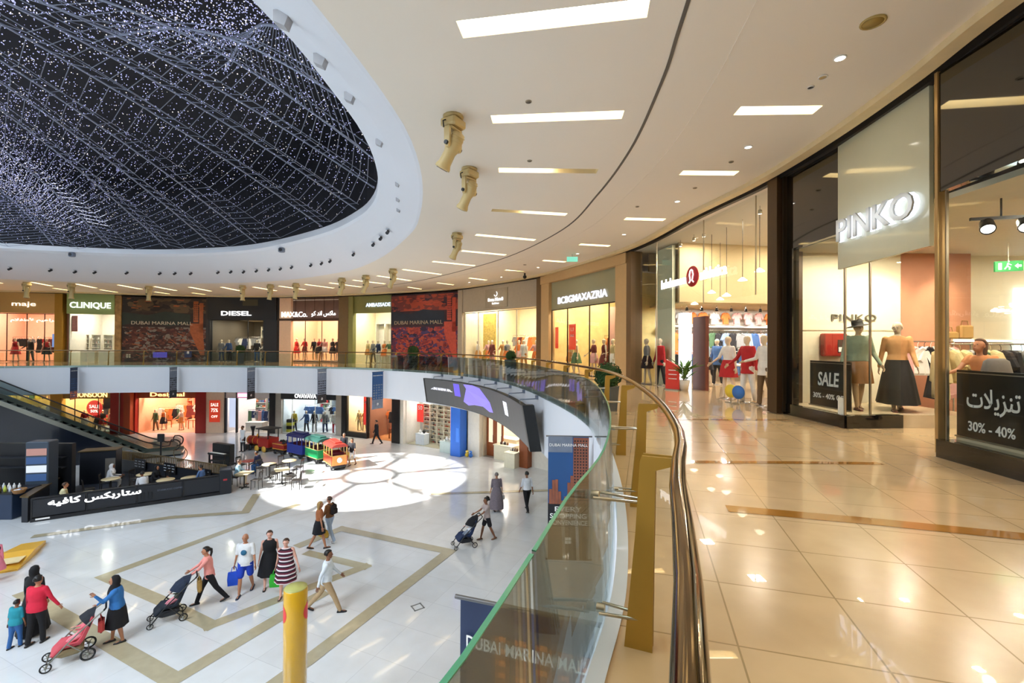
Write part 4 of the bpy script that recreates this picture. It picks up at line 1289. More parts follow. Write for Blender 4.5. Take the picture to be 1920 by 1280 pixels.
# mannequins: prototypes, then copies with their parts
m_mann = mat('mannequin_cream', '#dccbb0', .35)
m_mannd = mat('mannequin_white', '#e9e4dd', .35)
PROTO = {}
def dummy(kind):
    if kind in PROTO: return PROTO[kind]
    r = thing('mannequin', 'x', 'mannequin', (0, 0, -50))
    arm = {'a': ((4, 10, 12), (0, 14, 8)), 'b': ((20, 16, 30), (-6, 10, 10)), 'c': ((0, 30, 70), (5, 8, 10))}[kind[-1]]
    J = joints(1.78, leg=((6, 3), (-8, 3)), arm=arm)
    figure(r, J, m_mann, face=False, voxel=.022)
    base = MB(); base.lathe([(.01, 0), (.18, 0), (.18, .015), (.01, .02)], 16); base.build('stand', m_chrome, r)
    if kind.startswith('dress'):
        shirt(r, J, cloth('#8c8c8c'), sleeve=0, length=.06, name='bodice'); skirt(r, J, cloth('#8c8c8c'), .55, .10, name='skirt')
    elif kind.startswith('suit'):
        shirt(r, J, cloth('#8c8c8c'), sleeve=1, length=.2, g=.024, name='jacket'); trousers(r, J, cloth('#1e1d22'))
    elif kind.startswith('skirt'):
        shirt(r, J, cloth('#8c8c8c'), sleeve=.5, length=.08, name='top'); skirt(r, J, cloth('#1e1d22'), .62, .06, name='skirt')
    r.hide_render = False
    PROTO[kind] = (r, snapshot(r))
    return PROTO[kind]
def mannequin(F, kind, x, y, z, rz, upper, lower, label, group=None, s=1.0, world=None):
    src, tr = dummy(kind)
    c = copy_tree(src, world if world is not None else F.P(x, y, z), (F.ang if F else 0) + PI + rz, label, group, scale=s, tree=tr)
    for ch in c.children:
        nm = ch.name.split('.')[0]
        cc = {'bodice': upper, 'jacket': upper, 'top': upper, 'skirt': lower, 'trousers': lower}.get(nm)
        if cc: ch.material_slots[0].link = 'OBJECT'; ch.material_slots[0].material = cloth(cc)
    return c
def drop_prototypes():
    for r, tr in PROTO.values():
        for ch in list(r.children): bpy.data.objects.remove(ch)
        bpy.data.objects.remove(r)

# shelves with goods
def shelf_unit(F, x, y, w, h, rows, cols, m_, goods, label, glabel, gkind='box', rz=0.0, d=.35, z0=0.0, group=None, fill=.85, per=None):
    r = F.t('display_shelf', label, 'shelf', x, y, z0, rz)
    b = MB(); b.box((0, .01 + d / 2, h / 2), (w, .02, h)); b.build('back_panel', m_, r)
    for sx in (-1, 1): b = MB(); b.box((sx * (w / 2 - .012), 0, h / 2), (.024, d, h)); b.build('side_panel', m_, r)
    for i in range(rows + 1):
        b = MB(); b.box((0, 0, .04 + i * (h - .06) / rows), (w - .05, d, .024)); b.build('shelf_board', m_, r)
    ang = F.ang + rz; Mx = Matrix.Translation(F.P(x, y, z0)) @ Matrix.Rotation(ang, 4, 'Z')
    for i in range(rows):
        for k in range(cols):
            if random.random() > fill: continue
            gx = -w / 2 + (k + .5) * w / cols; gz = .055 + i * (h - .06) / rows
            sz = (h - .06) / rows
            cc = random.choice(goods)
            b = MB()
            gw = w / cols * random.uniform(.5, .8); gh = sz * random.uniform(.4, .75)
            if gkind == 'box': b.bbox((0, 0, gh / 2), (gw, d * .6, gh), .01)
            elif gkind == 'bottle': b.lathe([(.001, 0), (gw * .4, 0), (gw * .4, gh * .6), (gw * .15, gh * .75), (gw * .15, gh), (.001, gh)], 8)
            elif gkind == 'shoe':
                b.loft([[(-gw * .45 + gw * .9 * t, .05 * math.cos(a) * (1 if t < .9 else .5), max(0, math.sin(a)) * (.13 - .09 * t)) for a in [q * PI / 4 for q in range(8)]] for t in (0, .15, .4, .7, 1)], True)
            elif gkind == 'folded':
                for q in range(3): b.bbox((0, 0, .03 + q * .055), (min(.32, gw * 1.2), .26, .05), .02)
            elif gkind == 'bag':
                b.bbox((0, 0, gh * .32), (gw, .12, gh * .64), .03); b.tube([(-gw * .25, 0, gh * .6), (-gw * .2, 0, gh * .95), (gw * .2, 0, gh * .95), (gw * .25, 0, gh * .6)], .008, 4)
            nm = {'box': 'product_box', 'bottle': 'bottle', 'shoe': 'shoe_on_display', 'folded': 'folded_clothes', 'bag': 'handbag'}[gkind]
            o = b.build(nm, mat('goods_' + cc.lstrip('#'), cc, .5, vary=.05)); o.location = Mx @ Vector((gx, 0, gz)); o.rotation_euler = (0, 0, ang)
            tag(o, glabel, gkind, group or glabel)
    return r
def table(F, x, y, w, d, h, m_, label, z0=0.0, name='display_table', solid=False):
    r = F.t(name, label, 'table', x, y, z0)
    MB().bbox((0, 0, h - .03), (w, d, .06), .015).build('table_top', m_, r)
    if solid: MB().box((0, 0, (h - .06) / 2), (w * .92, d * .92, h - .06)).build('base', m_, r)
    else:
        for sx in (-1, 1):
            for sy in (-1, 1): b = MB(); b.box((sx * (w / 2 - .05), sy * (d / 2 - .05), (h - .06) / 2), (.05, .05, h - .06)); b.build('leg', m_, r)
    return r
def poster(F, x, y, z, w, h, m_, label, lines=(), name='poster', lm=None, stand=False, ks=1.0):
    r = F.t(name, label, 'poster', x, y, z)
    MB().box((0, 0, h / 2), (w, .02, h)).build('panel', m_, r)
    zz = h * .8
    for t, th, tw in lines:
        lettering(t, th, lm or m_lt, r, (0, -.012, zz), (1, 0, 0), depth=.004, bold=.015, width=tw); zz -= th * 1.7
    return r
def spot_row(F, xs, y, z, label, group, m_=None):
    for x in xs:
        r = F.t('track_spotlight', label, 'spotlight', x, y, z, 0, group)
        b = MB(); b.cyl((0, 0, 0), (0, 0, -.12), .012, n=6); b.build('stem', m_chrome, r)
        b = MB(); b.lathe([(.03, -.1), (.05, -.12), (.055, -.22), (.03, -.2)], 10); b.build('lamp_head', m_ or m_blk, r)
        b = MB(); b.lathe([(.001, -.205), (.045, -.205), (.045, -.212), (.001, -.212)], 10); b.build('lamp_face', m_down, r)
# ================================================================ upper level shop fronts, left to right
def UF(a, b): return Frame(S_at(a), S_at(b), 0.0)
random.seed(21)
m_tanwall = mat('tan_portal', '#c9a86a', .6, vary=.05)
m_goldwall = mat('gold_portal', '#a9822e', .5, vary=.08)
m_coral = mat('coral_wall', '#f4bfa6', .7)
m_peach = mat('peach_wall', '#f8d4b4', .7)
m_green = mat('sage_green_panel', '#8ba36c', .6, vary=.03)
m_whitewall = mat('white_shop_wall', '#efe9dc', .7)
m_creamwall = mat('cream_shop_wall', '#f3e6c8', .7)
m_brownwall = mat('dark_brown_panel', '#4a3020', .6)
m_char = mat('charcoal_panel', '#1d1f24', .5)
m_blackint = mat('smoky_wall', '#5a5348', .7)
m_olive = mat('olive_panel', '#8f8f56', .6)
m_greige = mat('greige_panel', '#b5aa98', .6)
m_sand = mat('sand_portal', '#c9a878', .55, vary=.05)
m_sagegrey = mat('sage_grey_panel', '#a3a183', .6, vary=.03)
m_yellowint = mat('ochre_wall', '#e6d08e', .7, vary=.2, scale=3)
m_pinkwall = mat('rose_tan_wall', '#b98468', .7)
m_woodd = mat('walnut', '#5a2d18', .5, vary=.2)
m_rdark = mat('dark_column', '#2a2019', .4)

# 1 tan front with coral interior
F = UF(-70, 118); H = 5.1
shop_shell(F, 4.3, 5, m_coral, light='#ffc79a', power=330)
head_wall(F, 3.62, 5.14, m_tanwall); pier(F, F.W - .25, .5, 5.12, m_goldwall, d=.5); pier(F, .3, .6, 5.12, m_goldwall)
xs = [F.W * k for k in (.08, .28, .42, .62, .80, .935)]
shop_glass(F, xs, .05, 3.6)
sign(F, F.W * .60, 4.25, 'maje', .42, 'thin white lowercase lettering on the tan shop front at far left', m_sign_soft, bold=.0, w=1.5)
r = sign(F, F.W * .70, 3.1, '\uFEE1\uFEFC\uFED4\uFEC3\uFEF7 \uFEE2\uFEF4\uFEEB\uFE8D\uFEAE\uFE91\uFE8D', .34, 'white Arabic lettering on glass below the lowercase shop name', m_sign_soft, w=3.0, y=.05)
cols = ['#b3262b', '#e8e4dc', '#1e1d22', '#6b2f2b', '#c98f4e', '#8c8c8c']
rack(F, F.W * .3, F.W * .52, 1.6, 1.75, cols, ['dress', 'coat', 'shirt'], 'inside the coral shop', 'clothes in the coral shop', step=.33)
rack(F, F.W * .55, F.W * .9, 1.6, 1.75, ['#b3262b', '#1e1d22', '#6b2f2b', '#1e1d22'], ['dress', 'coat'], 'inside the coral shop', 'clothes in the coral shop', step=.36)
for x, k, u_, l_ in ((.43, 'dress_a', '#b3262b', '#b3262b'), (.58, 'suit_b', '#1e1d22', '#1e1d22'), (.75, 'dress_a', '#b3262b', '#1e1d22'), (.88, 'skirt_c', '#e8e4dc', '#1e1d22')):
    mannequin(F, k, F.W * x, .75, .0, random.uniform(-.4, .4), u_, l_, '%s and %s dressed mannequin in the coral shop window' % (CNAME[u_], CNAME[l_]), 'mannequins in the coral shop window')
poster(F, F.W * .885, .3, 1.1, .35, 1.0, emit('blue_panel', '#7f9cd8', .8), 'small blue lit panel at the right of the coral shop')

# 2 green sign shop with white shelves
F = UF(127, 216)
shop_shell(F, 4.2, 4, m_whitewall, light='#fff2dc', power=150)
head_wall(F, 3.62, 5.14, m_green, y=-.02, thick=.3)
shop_glass(F, [0, F.W], .05, 3.6, frame=False)
sign(F, F.W * .5, 4.25, 'CLINIQUE', .52, 'bold white eight letter sign on a sage green panel', w=F.W * .86, y=-.19, bold=.012)
for i in range(4):
    shelf_unit(F, F.xd(139 + 22 * i, 2.2), 2.2, F.W * .21, 2.1, 6, 4, m_whitewall, ['#dfe6dc', '#b9c9b4', '#e6c6c0', '#c9d6e0', '#9a9a8f', '#f2f2ee'], ['white cosmetics shelf far left under the green sign', 'white cosmetics shelf second from left under the green sign', 'white cosmetics shelf second from right under the green sign', 'white cosmetics shelf far right under the green sign'][i], 'small pale bottle on a white cosmetics shelf', 'bottle')
table(F, F.W * .3, .9, 1.0, .6, .9, m_whitewall, 'white cosmetics counter, left, under the green sign', solid=True)
table(F, F.W * .72, .9, 1.2, .6, .9, m_whitewall, 'white cosmetics counter, right, under the green sign', solid=True)
poster(F, F.W * .06, .35, 2.3, .45, 1.2, mat('rose_print', '#b8787a', .6, vary=.4), 'rose coloured poster hanging left under the green sign')

# 3 picture pier
F = UF(216, 228)
m_mosaic = mat('mosaic_print_mixed', '#9a7a4a', .6, vary=.8, scale=3)
pier(F, F.W / 2, F.W, 5.1, m_mosaic, d=.3)

# city mural hoardings: a board with low relief printed pieces
def mural(F, sky, city, hot, dark, label, textc, seed, text_x=.5, flip=False, low=None, high=None):
    random.seed(seed)
    r = F.t('mural_hoarding', label, 'mural', 0, 0, 0)
    W = F.W; Hh = 5.05
    MB().box((W / 2, .06, Hh / 2), (W, .12, Hh)).build('board', dark, r)
    if low: MB().box((W / 2, -.003, Hh * .27), (W * .985, .006, Hh * .53)).build('printed_city', low, r)
    if high: MB().box((W / 2, -.003, Hh * .87), (W * .985, .006, Hh * .22)).build('printed_shore', high, r)
    f = (lambda x: 1 - x) if flip else (lambda x: x)
    b = MB(); y = -.004
    pts = [(f(0), .56), (f(.25), .62), (f(.55), .55), (f(.8), .60), (f(.8), .74), (f(.5), .78), (f(.3), .72), (f(0), .76)]
    b.prism([(p[0] * W, y, p[1] * Hh) for p in pts], (0, -.006, 0)); b.build('printed_water', sky, r)
    b = MB()
    for i in range(70):
        x = random.uniform(.01, .97); z = random.uniform(.03, .5); w = random.uniform(.015, .05); h_ = random.uniform(.01, .05)
        a = random.uniform(-.5, .5); c = Vector((x * W, y - .004, z * Hh)); u = Vector((math.cos(a), 0, math.sin(a))) * w * W; v = Vector((-math.sin(a), 0, math.cos(a))) * h_ * Hh
        if 0 < c.x + u.x < W and c.x + v.x > 0: b.prism([c, c + u, c + u + v, c + v], (0, -.004, 0))
    b.build('city_print_pattern', city, r)
    b = MB()
    for i in range(46):
        x = random.uniform(.02, .96); z = random.uniform(.04, .46) if i % 3 else random.uniform(.80, .97); w = random.uniform(.03, .12)
        a = random.uniform(-.9, .3) if i % 3 else random.uniform(-.1, .1); c = Vector((x * W, y - .009, z * Hh)); u = Vector((math.cos(a), 0, math.sin(a))) * w * W; v = Vector((0, 0, .012 * Hh))
        if 0 < c.x + u.x < W and .02 < (c + u).z / Hh < .98: b.prism([c, c + u, c + u + v, c + v], (0, -.004, 0))
    b.build('street_print_pattern', hot, r)
    b = MB()
    for x0, x1, z0, z1 in ((.84, .90, .62, .95), (.91, .96, .45, .92), (.80, .96, .46, .60)):
        X0, X1 = sorted((f(x0), f(x1))); b.box(((X0 + X1) / 2 * W, y - .018, (z0 + z1) / 2 * Hh), ((X1 - X0) * W, .006, (z1 - z0) * Hh))
    pts = [(f(.8), .46), (f(.96), .46), (f(.98), .1), (f(.93), .1)]
    b.prism([(p[0] * W, y - .014, p[1] * Hh) for p in pts], (0, -.006, 0))
    b.build('printed_tower', hot, r)
    b = MB()
    for q in range(9):
        for c_ in range(3): b.box(((f(.855) + c_ * .02) * W, y - .023, (.66 + q * .03) * Hh), (.01 * W, .004, .015 * Hh))
    b.build('printed_windows', dark, r)
    lettering('DUBAI MARINA MALL', .26, textc, r, (text_x * W, -.03, 3.02), (1, 0, 0), depth=.01, width=W * .72)
    b = MB()
    for dx in (-.08, .08):
        for dz in (-.08, .08): b.box((.08 * W + dx, -.012, .45 + dz), (.12, .01, .12))
    b.build('square_mark', textc, r)
    return r
F = UF(228, 387)
mural(F, mat('print_deep_green', '#26302a', .6, vary=.4, scale=2), mat('print_city_rust', '#6b3a2c', .6, vary=.6, scale=4), mat('print_rust_orange', '#a0552a', .6, vary=.4), mat('print_umber', '#2e1d18', .6, vary=.5, scale=2),
      'dark brown city mural covering the unit between green sign and black shop', mat('print_text_pale', '#cfc3ab', .6), 5, .47, low=print_mat('print_city_low_brown', ['#241613', '#3c2018', '#5c2f22', '#7d7368', '#4a1f1a', '#8a6a50'], 3.2), high=print_mat('print_city_high_brown', ['#1f1410', '#3a2a20', '#5a4630', '#33211a'], 1.6))
poster(F, F.W * .47, -.3, .32, .95, .42, emit('violet_board', '#4a3fa0', .7), 'low violet lit board standing before the brown city mural', name='lit_board')
poster(F, F.W * .80, -.3, .32, .5, .5, emit('navy_board', '#1a1c40', .5), 'small dark board with a white mark before the brown city mural', (('8', .2, .16),), name='lit_board')
F = UF(387, 392); pier(F, F.W / 2, F.W, 5.1, m_rdark, d=.4)

# 4 black front
F = UF(392, 520)
shop_shell(F, 3.5, 6, m_blackint, light='#ffe3b0', power=230)
head_wall(F, 3.35, 5.14, m_char, y=-.05, thick=.3)
b = MB(F.M); b.box((F.W * .62, -.215, 4.72), (F.W * .22, .02, .5)); structure(b, 'trim_header_panel', mat('dim_olive_panel', '#4c4732', .6))
pier(F, F.W - .55, 1.1, 5.1, m_char, d=.4); pier(F, .06, .12, 3.4, m_char)
shop_glass(F, [F.W * .03, F.W * .56, F.W * .82], .05, 3.35, mull=m_char)
sign(F, F.W * .42, 3.86, 'DIESEL', .36, 'glowing white six letter sign on the black shop front', w=F.W * .44, y=-.22, bold=.02)
cols = ['#1e1d22', '#3a5a8c', '#202f55', '#8c8c8c', '#e8e4dc', '#6a5238']
rack(F, F.W * .1, F.W * .5, 2.6, 1.9, cols, ['coat', 'shirt'], 'inside the black fronted shop', 'clothes in the black fronted shop')
shelf_unit(F, F.W * .68, 2.0, F.W * .22, 2.9, 6, 4, mat('pale_shelf', '#cfc4ae', .6), ['#2f3a4a', '#e8e4dc', '#5a4634', '#8c8c8c'], 'tall lit shelf of folded clothes at the right of the black shop', 'folded clothes pile on the tall shelf of the black shop', 'folded')
table(F, F.W * .3, 1.3, 1.6, .8, .8, mat('smoked_wood', '#33302c', .6), 'dark display table behind the black shop window', solid=True)
for x, k, u_, l_ in ((.09, 'suit_a', '#8c8c8c', '#202f55'), (.2, 'suit_b', '#3a5a8c', '#1e1d22'), (.62, 'suit_a', '#1e1d22', '#3a5a8c'), (.76, 'suit_b', '#e8e4dc', '#202f55')):
    mannequin(F, k, F.W * x, .8, 0, random.uniform(-.5, .5), u_, l_, 'mannequin in %s top and %s trousers in the black shop window' % (CNAME[u_], CNAME[l_]))
F = UF(520, 525); pier(F, F.W / 2, F.W, 5.1, m_rdark, d=.4)

# 5 orange glowing front
F = UF(525, 636)
shop_shell(F, 4.9, 4.5, m_peach, light='#ffb070', power=420)
head_wall(F, 3.45, 5.1, mat('mauve_brown_panel', '#7a5a4c', .6, vary=.2, scale=2), x0=F.W * .2, y=.2)
pier(F, F.W * .1, F.W * .2, 5.1, m_peach, d=.3)
b = MB(F.M)
for i in range(5): b.box((F.W * (.25 + i * .16), .12, 4.3), (.02, .02, 1.6))
structure(b, 'trim_header_joints', m_brownwall)
head_wall(F, 3.3, 3.46, m_brownwall, y=.0, thick=.3)
shop_glass(F, [F.W * .02, F.W * .42, F.W * .70, F.W * .97], .05, 3.3, mull=m_brownwall)
sign(F, F.W * .27, 3.78, 'MAX&Co.', .42, 'white Latin half of the glowing sign over the orange shop', w=F.W * .44, y=-.17, bold=.012)
sign(F, F.W * .76, 3.80, '\uFEEE\uFEDB \uFEAA\uFEE7\uFE8D \uFEB2\uFEDB\uFE8E\uFEE3', .46, 'white Arabic half of the glowing sign over the orange shop', w=F.W * .40, y=-.17, bold=.012)
mm = [('dress_a', '#b3262b', '#b3262b', .16), ('skirt_b', '#b3262b', '#6b2f2b', .30), ('suit_a', '#1e1d22', '#d8c38f', .47), ('dress_a', '#b3262b', '#1e1d22', .55), ('skirt_c', '#d9a5a0', '#e8e4dc', .64), ('dress_a', '#1e1d22', '#1e1d22', .78), ('skirt_c', '#1e1d22', '#1e1d22', .90)]
for i, (k, u_, l_, x) in enumerate(mm):
    mannequin(F, k, F.W * min(x, .87), .9, .15, random.uniform(-.5, .5), u_, l_, 'mannequin in %s over %s in the orange shop, %s' % (CNAME[u_], CNAME[l_], ['leftmost', 'second from left', 'left of the middle mullion', 'centre', 'right of centre', 'second from right', 'rightmost'][i]))
b = MB(F.M); b.box((F.W * .5, .9, .075), (F.W * .96, 1.3, .15)); structure(b, 'floor_window_plinth', m_peach)
b = MB(F.M); b.box((F.W * .85, 1.8, 1.7), (F.W * .14, .1, 3.2)); structure(b, 'wall_niche', mat('deep_orange_niche', '#d5722c', .6))

# 6 olive header with white cabinets
F = UF(636, 733)
shop_shell(F, 4.6, 4, m_creamwall, light='#fff0c8', power=300)
head_wall(F, 3.8, 5.1, m_olive, x0=F.W * .28, y=.1)
pier(F, F.W * .10, F.W * .2, 5.1, mat('bronze_pier', '#7a6444', .5), d=.3); pier(F, F.W * .24, F.W * .1, 5.1, m_olive)
sign(F, F.W * .76, 4.4, 'AMBASSADE', .28, 'pale blue white lettering on the olive shop header', emit('sign_bluewhite', '#cfe0ff', 1.5), w=F.W * .46, y=-.02)
shop_glass(F, [F.W * .29, F.W], .05, 3.8, frame=False)
for i in range(3):
    shelf_unit(F, F.W * (.46 + .2 * i), 2.2, F.W * .17, 3.1, 1, 1, m_whitewall, ['#f2f2ee'], ['white framed wall cabinet at left under the olive header', 'white framed wall cabinet in the middle under the olive header', 'white framed wall cabinet at right under the olive header'][i], 'white box in a wall cabinet', 'box', fill=0)
for i, (x, k, u_, l_) in enumerate(((.40, 'skirt_a', '#d8c38f', '#c98f4e'), (.50, 'suit_a', '#8c8c8c', '#6a5238'), (.60, 'suit_b', '#202f55', '#e8e4dc'), (.72, 'dress_a', '#dd7a3a', '#dd7a3a'), (.82, 'skirt_c', '#4a6a4a', '#d8c38f'), (.93, 'suit_a', '#e8e4dc', '#3a5a8c'))):
    mannequin(F, k, F.W * x, 1.0, 0, random.uniform(-.4, .4), u_, l_, 'mannequin in %s and %s under the olive header' % (CNAME[u_], CNAME[l_]))

# 7 red city mural
F = UF(733, 860)
mural(F, mat('print_dusk_blue', '#232c3c', .6, vary=.3, scale=2), mat('print_city_red', '#9c3f3c', .6, vary=.5, scale=4), mat('print_hot_red', '#c24f3c', .6, vary=.3), mat('print_plum', '#3c2430', .6, vary=.6, scale=2),
      'red and violet city mural covering the unit left of the cream shop', mat('print_text_grey', '#b9a98f', .6), 8, .42, low=print_mat('print_city_low_red', ['#2a2240', '#5a2a4a', '#8c3038', '#b8503c', '#4a3a6a', '#a04858'], 3.4), high=print_mat('print_city_high_red', ['#3a2436', '#7a3838', '#b04a38', '#5a3040'], 2.0))
F = UF(860, 868); pier(F, F.W / 2, F.W, 5.1, m_greige, d=.4)

# 8 cream shop
F = UF(868, 1008)
shop_shell(F, 4.4, 5, m_creamwall, light='#ffe8b8', power=420)
head_wall(F, 3.60, 5.1, m_greige, y=.05, thick=.2)
b = MB(F.M); b.box((F.W * .50, -.07, 4.3), (F.W * .30, .04, 1.15)); structure(b, 'trim_sign_panel', mat('greige_sign_panel', '#a89c88', .6))
sign(F, F.W * .5, 4.22, 'Rosa Mundi', .2, 'tiny white lettering under a small crescent on the greige shop header', w=F.W * .20, y=-.12)
r = F.t('shop_emblem', 'small white crescent mark over the tiny lettering on the greige header', 'sign', F.W * .5, -.12, 4.55)
MB().tube([(.14 * math.cos(a), 0, .14 * math.sin(a)) for a in [R(200 + q * 20) for q in range(12)]], .02, 5).build('crescent', m_sign_white, r)
sign(F, F.W * .5, 3.98, 'fashion', .1, 'smallest line of white lettering on the greige shop header', w=F.W * .09, y=-.12)
shop_glass(F, [F.W * .02, F.W * .22, F.W * .50, F.W * .74, F.W * .98], .05, 3.55, mull=m_greige)
b = MB(F.M); b.box((F.W * .12, 1.6, 1.8), (F.W * .18, .1, 3.5)); structure(b, 'wall_gold_leaf', mat('gold_leaf_panel', '#e2b25a', .4, vary=.7, scale=8))
b = MB(F.M); b.box((F.W * .87, 1.6, 1.8), (F.W * .2, .1, 3.5)); structure(b, 'wall_gold_leaf', mat('pale_gold_leaf_panel', '#f0d9a4', .4, vary=.6, scale=8))
cols = ['#e8e4dc', '#d9a5a0', '#6b2f2b', '#c98f4e', '#8c8c8c', '#dd7a3a']
for i in range(9):
    k = ['dress_a', 'skirt_b', 'suit_a', 'skirt_c'][i % 4]; u_, l_ = cols[i % 6], cols[(i * 2 + 3) % 6]
    mannequin(F, k, F.W * (.07 + i * .106), .9 + .3 * (i % 2), .0, random.uniform(-.6, .6), u_, l_, 'mannequin in %s and %s in the cream shop window, number %s from left' % (CNAME[u_], CNAME[l_], ['one', 'two', 'three', 'four', 'five', 'six', 'seven', 'eight', 'nine', 'ten', 'eleven'][i]))
rack(F, F.W * .3, F.W * .7, 2.6, 2.0, cols, ['dress', 'shirt', 'coat'], 'on the rail of the cream shop', 'clothes in the cream shop')
F = UF(1008, 1017); pier(F, F.W / 2, F.W, 5.12, mat('bronze_column', '#6d5436', .45), d=.5)

# 9 sand portal shop
F = UF(1017, 1178)
shop_shell(F, 4.4, 6, m_yellowint, light='#ffe0a0', power=480)
x0, x1 = F.W * .12, F.W * .90
head_wall(F, 4.72, 5.14, m_sand, y=.0, thick=.3)
pier(F, x0 / 2, x0, 5.12, m_sand, d=.35); pier(F, (x1 + F.W) / 2, F.W - x1, 5.12, m_sand, d=.35)
head_wall(F, 3.30, 4.72, m_sagegrey, x0=x0, x1=x1, y=.12, thick=.1)
sign(F, (x0 + x1) / 2, 3.72, 'BCBGMAXAZRIA', .34, 'long row of pale glowing capitals on the sage grey panel of the sand portal', emit('sign_lilac_white', '#dfe0ff', 1.7), w=(x1 - x0) * .74, y=.05, bold=.01)
shop_glass(F, [x0, x0 + (x1 - x0) * .28, x0 + (x1 - x0) * .62, x0 + (x1 - x0) * .88, x1], .05, 3.30)
poster(F, x0 + (x1 - x0) * .30, .3, 1.25, .62, 1.25, emit('sale_red', '#d8452c', .8), 'orange red sale poster hanging in the sand portal window', (('1.1', .18, .24), ('SALE', .12, .34)))
poster(F, x0 + (x1 - x0) * .03, .3, 1.3, .3, 1.1, emit('sale_red', '#d8452c', .8), 'narrow red poster at the left edge of the sand portal window')
b = MB(F.M); b.box((x0 + (x1 - x0) * .58, 1.9, 1.65), (.75, .6, 3.3)); structure(b, 'wall_pink_column', mat('pink_column', '#dfae98', .6))
b = MB(F.M); b.box((x0 + (x1 - x0) * .87, 2.6, 3.7), (2.2, 2.0, .8)); structure(b, 'ceiling_gold_drop', mat('gold_drop_ceiling', '#c49a22', .5, vary=.5, scale=4))
cols = ['#6b2f2b', '#4a6a4a', '#d8c38f', '#c98f4e', '#e8e4dc', '#8c8c8c']
for i, (x, k, u_, l_) in enumerate(((.07, 'skirt_a', '#d8c38f', '#c98f4e'), (.17, 'dress_a', '#d8c38f', '#4a6a4a'), (.45, 'skirt_b', '#6b2f2b', '#d9a5a0'), (.60, 'dress_a', '#6b2f2b', '#6b2f2b'), (.72, 'skirt_c', '#d8c38f', '#e8e4dc'), (.83, 'suit_a', '#4a6a4a', '#1e1d22'), (.94, 'dress_a', '#c98f4e', '#6b2f2b'))):
    mannequin(F, k, x0 + (x1 - x0) * x, 1.0, 0, random.uniform(-.4, .4), u_, l_, 'mannequin in %s and %s behind the sand portal glass' % (CNAME[u_], CNAME[l_]))
rack(F, x0 + .3, x0 + (x1 - x0) * .45, 3.2, 1.9, cols, ['dress', 'coat'], 'at the back of the sand portal shop', 'clothes in the sand portal shop')
rack(F, x0 + (x1 - x0) * .66, x1 - .3, 3.2, 1.9, cols, ['dress', 'shirt'], 'at the back of the sand portal shop', 'clothes in the sand portal shop')
F = UF(1178, 1187); pier(F, F.W / 2, F.W, 5.12, mat('bronze_column', '#6d5436', .45), d=.5)
# ================================================================ the glazed shop before the dark column
F = UF(1187, 1453)
def fx(F, px):
    """place along the front where the picture column px meets it"""
    k = (px - 960) / FPX; u = F.u; A = F.A
    return (k * A.y - A.x) / (u.x - k * u.y)
random.seed(33)
m_llbeige = mat('warm_beige_wall', '#d3bd92', .7, vary=.04)
m_llwhite = mat('bright_display_wall', '#f6f2e8', .7)
m_frost = mat('pale_green_white_wall', '#dfe3c8', .6, vary=.03)
# tall entrance zone with a lower ceiling over the display wall on the far side
FD = Frame(F.P(-.7, 1.15), F.P(-.7, 9.0), 0.0)
mb = MB(F.M); mb.box((F.W / 2 + .5, 9.0, 2.6), (F.W + 3.4, .1, 5.2)); mb.box((F.W - .05, 4.6, 2.6), (.1, 8.8, 5.2))
mb.slot(1); mb.box((1.6, 5.0, 4.1), (.12, 8.0, 2.14)); mb.box((.45, 5.0, 3.02), (2.3, 8.0, .06))
mb.slot(2); mb.box((F.W / 2, 4.5, 5.18), (F.W + .4, 9.0, .06)); mb.slot(1); mb.box((-.75, 5.0, 4.1), (.1, 8.0, 2.2))
structure(mb, 'wall_shop', [m_llwhite, m_llbeige, m_ceiling])
mb = MB(F.M); mb.box((-.75, 5.0, 1.52), (.1, 8.0, 3.04)); structure(mb, 'wall_display', m_llwhite)
b = MB(F.M); b.box((fx(F, 1206), .9, 2.55), (1.1, .12, 5.1)); structure(b, 'wall_shop_side', m_frost)
for x_, y_ in ((2.6, 1.5), (5.0, 1.5), (3.0, 4.5), (5.4, 5.5)):
    o = area_lamp('shop_ceiling_lamp', F.P(x_, y_, 5.1), .35, .35, 85, (1, .88, .72))
for y_ in (2.0, 3.6, 5.2, 7.0):
    o = area_lamp('shop_back_lamp', F.P(.6, y_, 2.95), .3, .3, 70, (1, .95, .88))
shop_glass(F, [0, fx(F, 1226), fx(F, 1300), fx(F, 1380), F.W], 2.7, 5.1, frame=False)
shop_glass(F, [0, fx(F, 1226)], .03, 2.7, frame=False)
b = MB(F.M)
b.box((fx(F, 1226), .1, 2.55), (.02, .04, 5.1)); b.box((fx(F, 1313), .1, 3.9), (.015, .03, 2.4)); b.box((fx(F, 1410), .1, 3.9), (.015, .03, 2.4))
structure(b, 'trim_glass_joint', m_steel)
X = lambda px: fx(F, px)
def XD(px, dep):
    """place along the front for something dep behind it that the column px still meets"""
    k = (px - 960) / FPX; n_ = Vector((-F.u.y, F.u.x, 0)); A_ = F.A + n_ * dep
    return (k * A_.y - A_.x) / (F.u.x - k * F.u.y)
r = F.t('shop_sign', 'white Latin lettering with a round red emblem over the glazed sportswear shop', 'sign', X(1300), -.03, 3.52)
lettering('lululemon', .30, m_sign_white, r, (X(1268) - X(1300) - .12, 0, -.02), (1, 0, 0), depth=.04, bold=.01, width=(X(1285) - X(1240)) * 1.0)
lettering('athletica', .32, m_sign_white, r, (X(1339) - X(1300), 0, -.02), (1, 0, 0), depth=.04, bold=.01, width=(X(1363) - X(1313)))
b = MB(); b.M = Matrix.Rotation(R(90), 4, 'X'); b.lathe([(.001, -.02), (.30, -.02), (.31, 0), (.30, .03), (.001, .035)], 28); b.build('round_emblem', mat('emblem_red', '#c02030', .4), r)
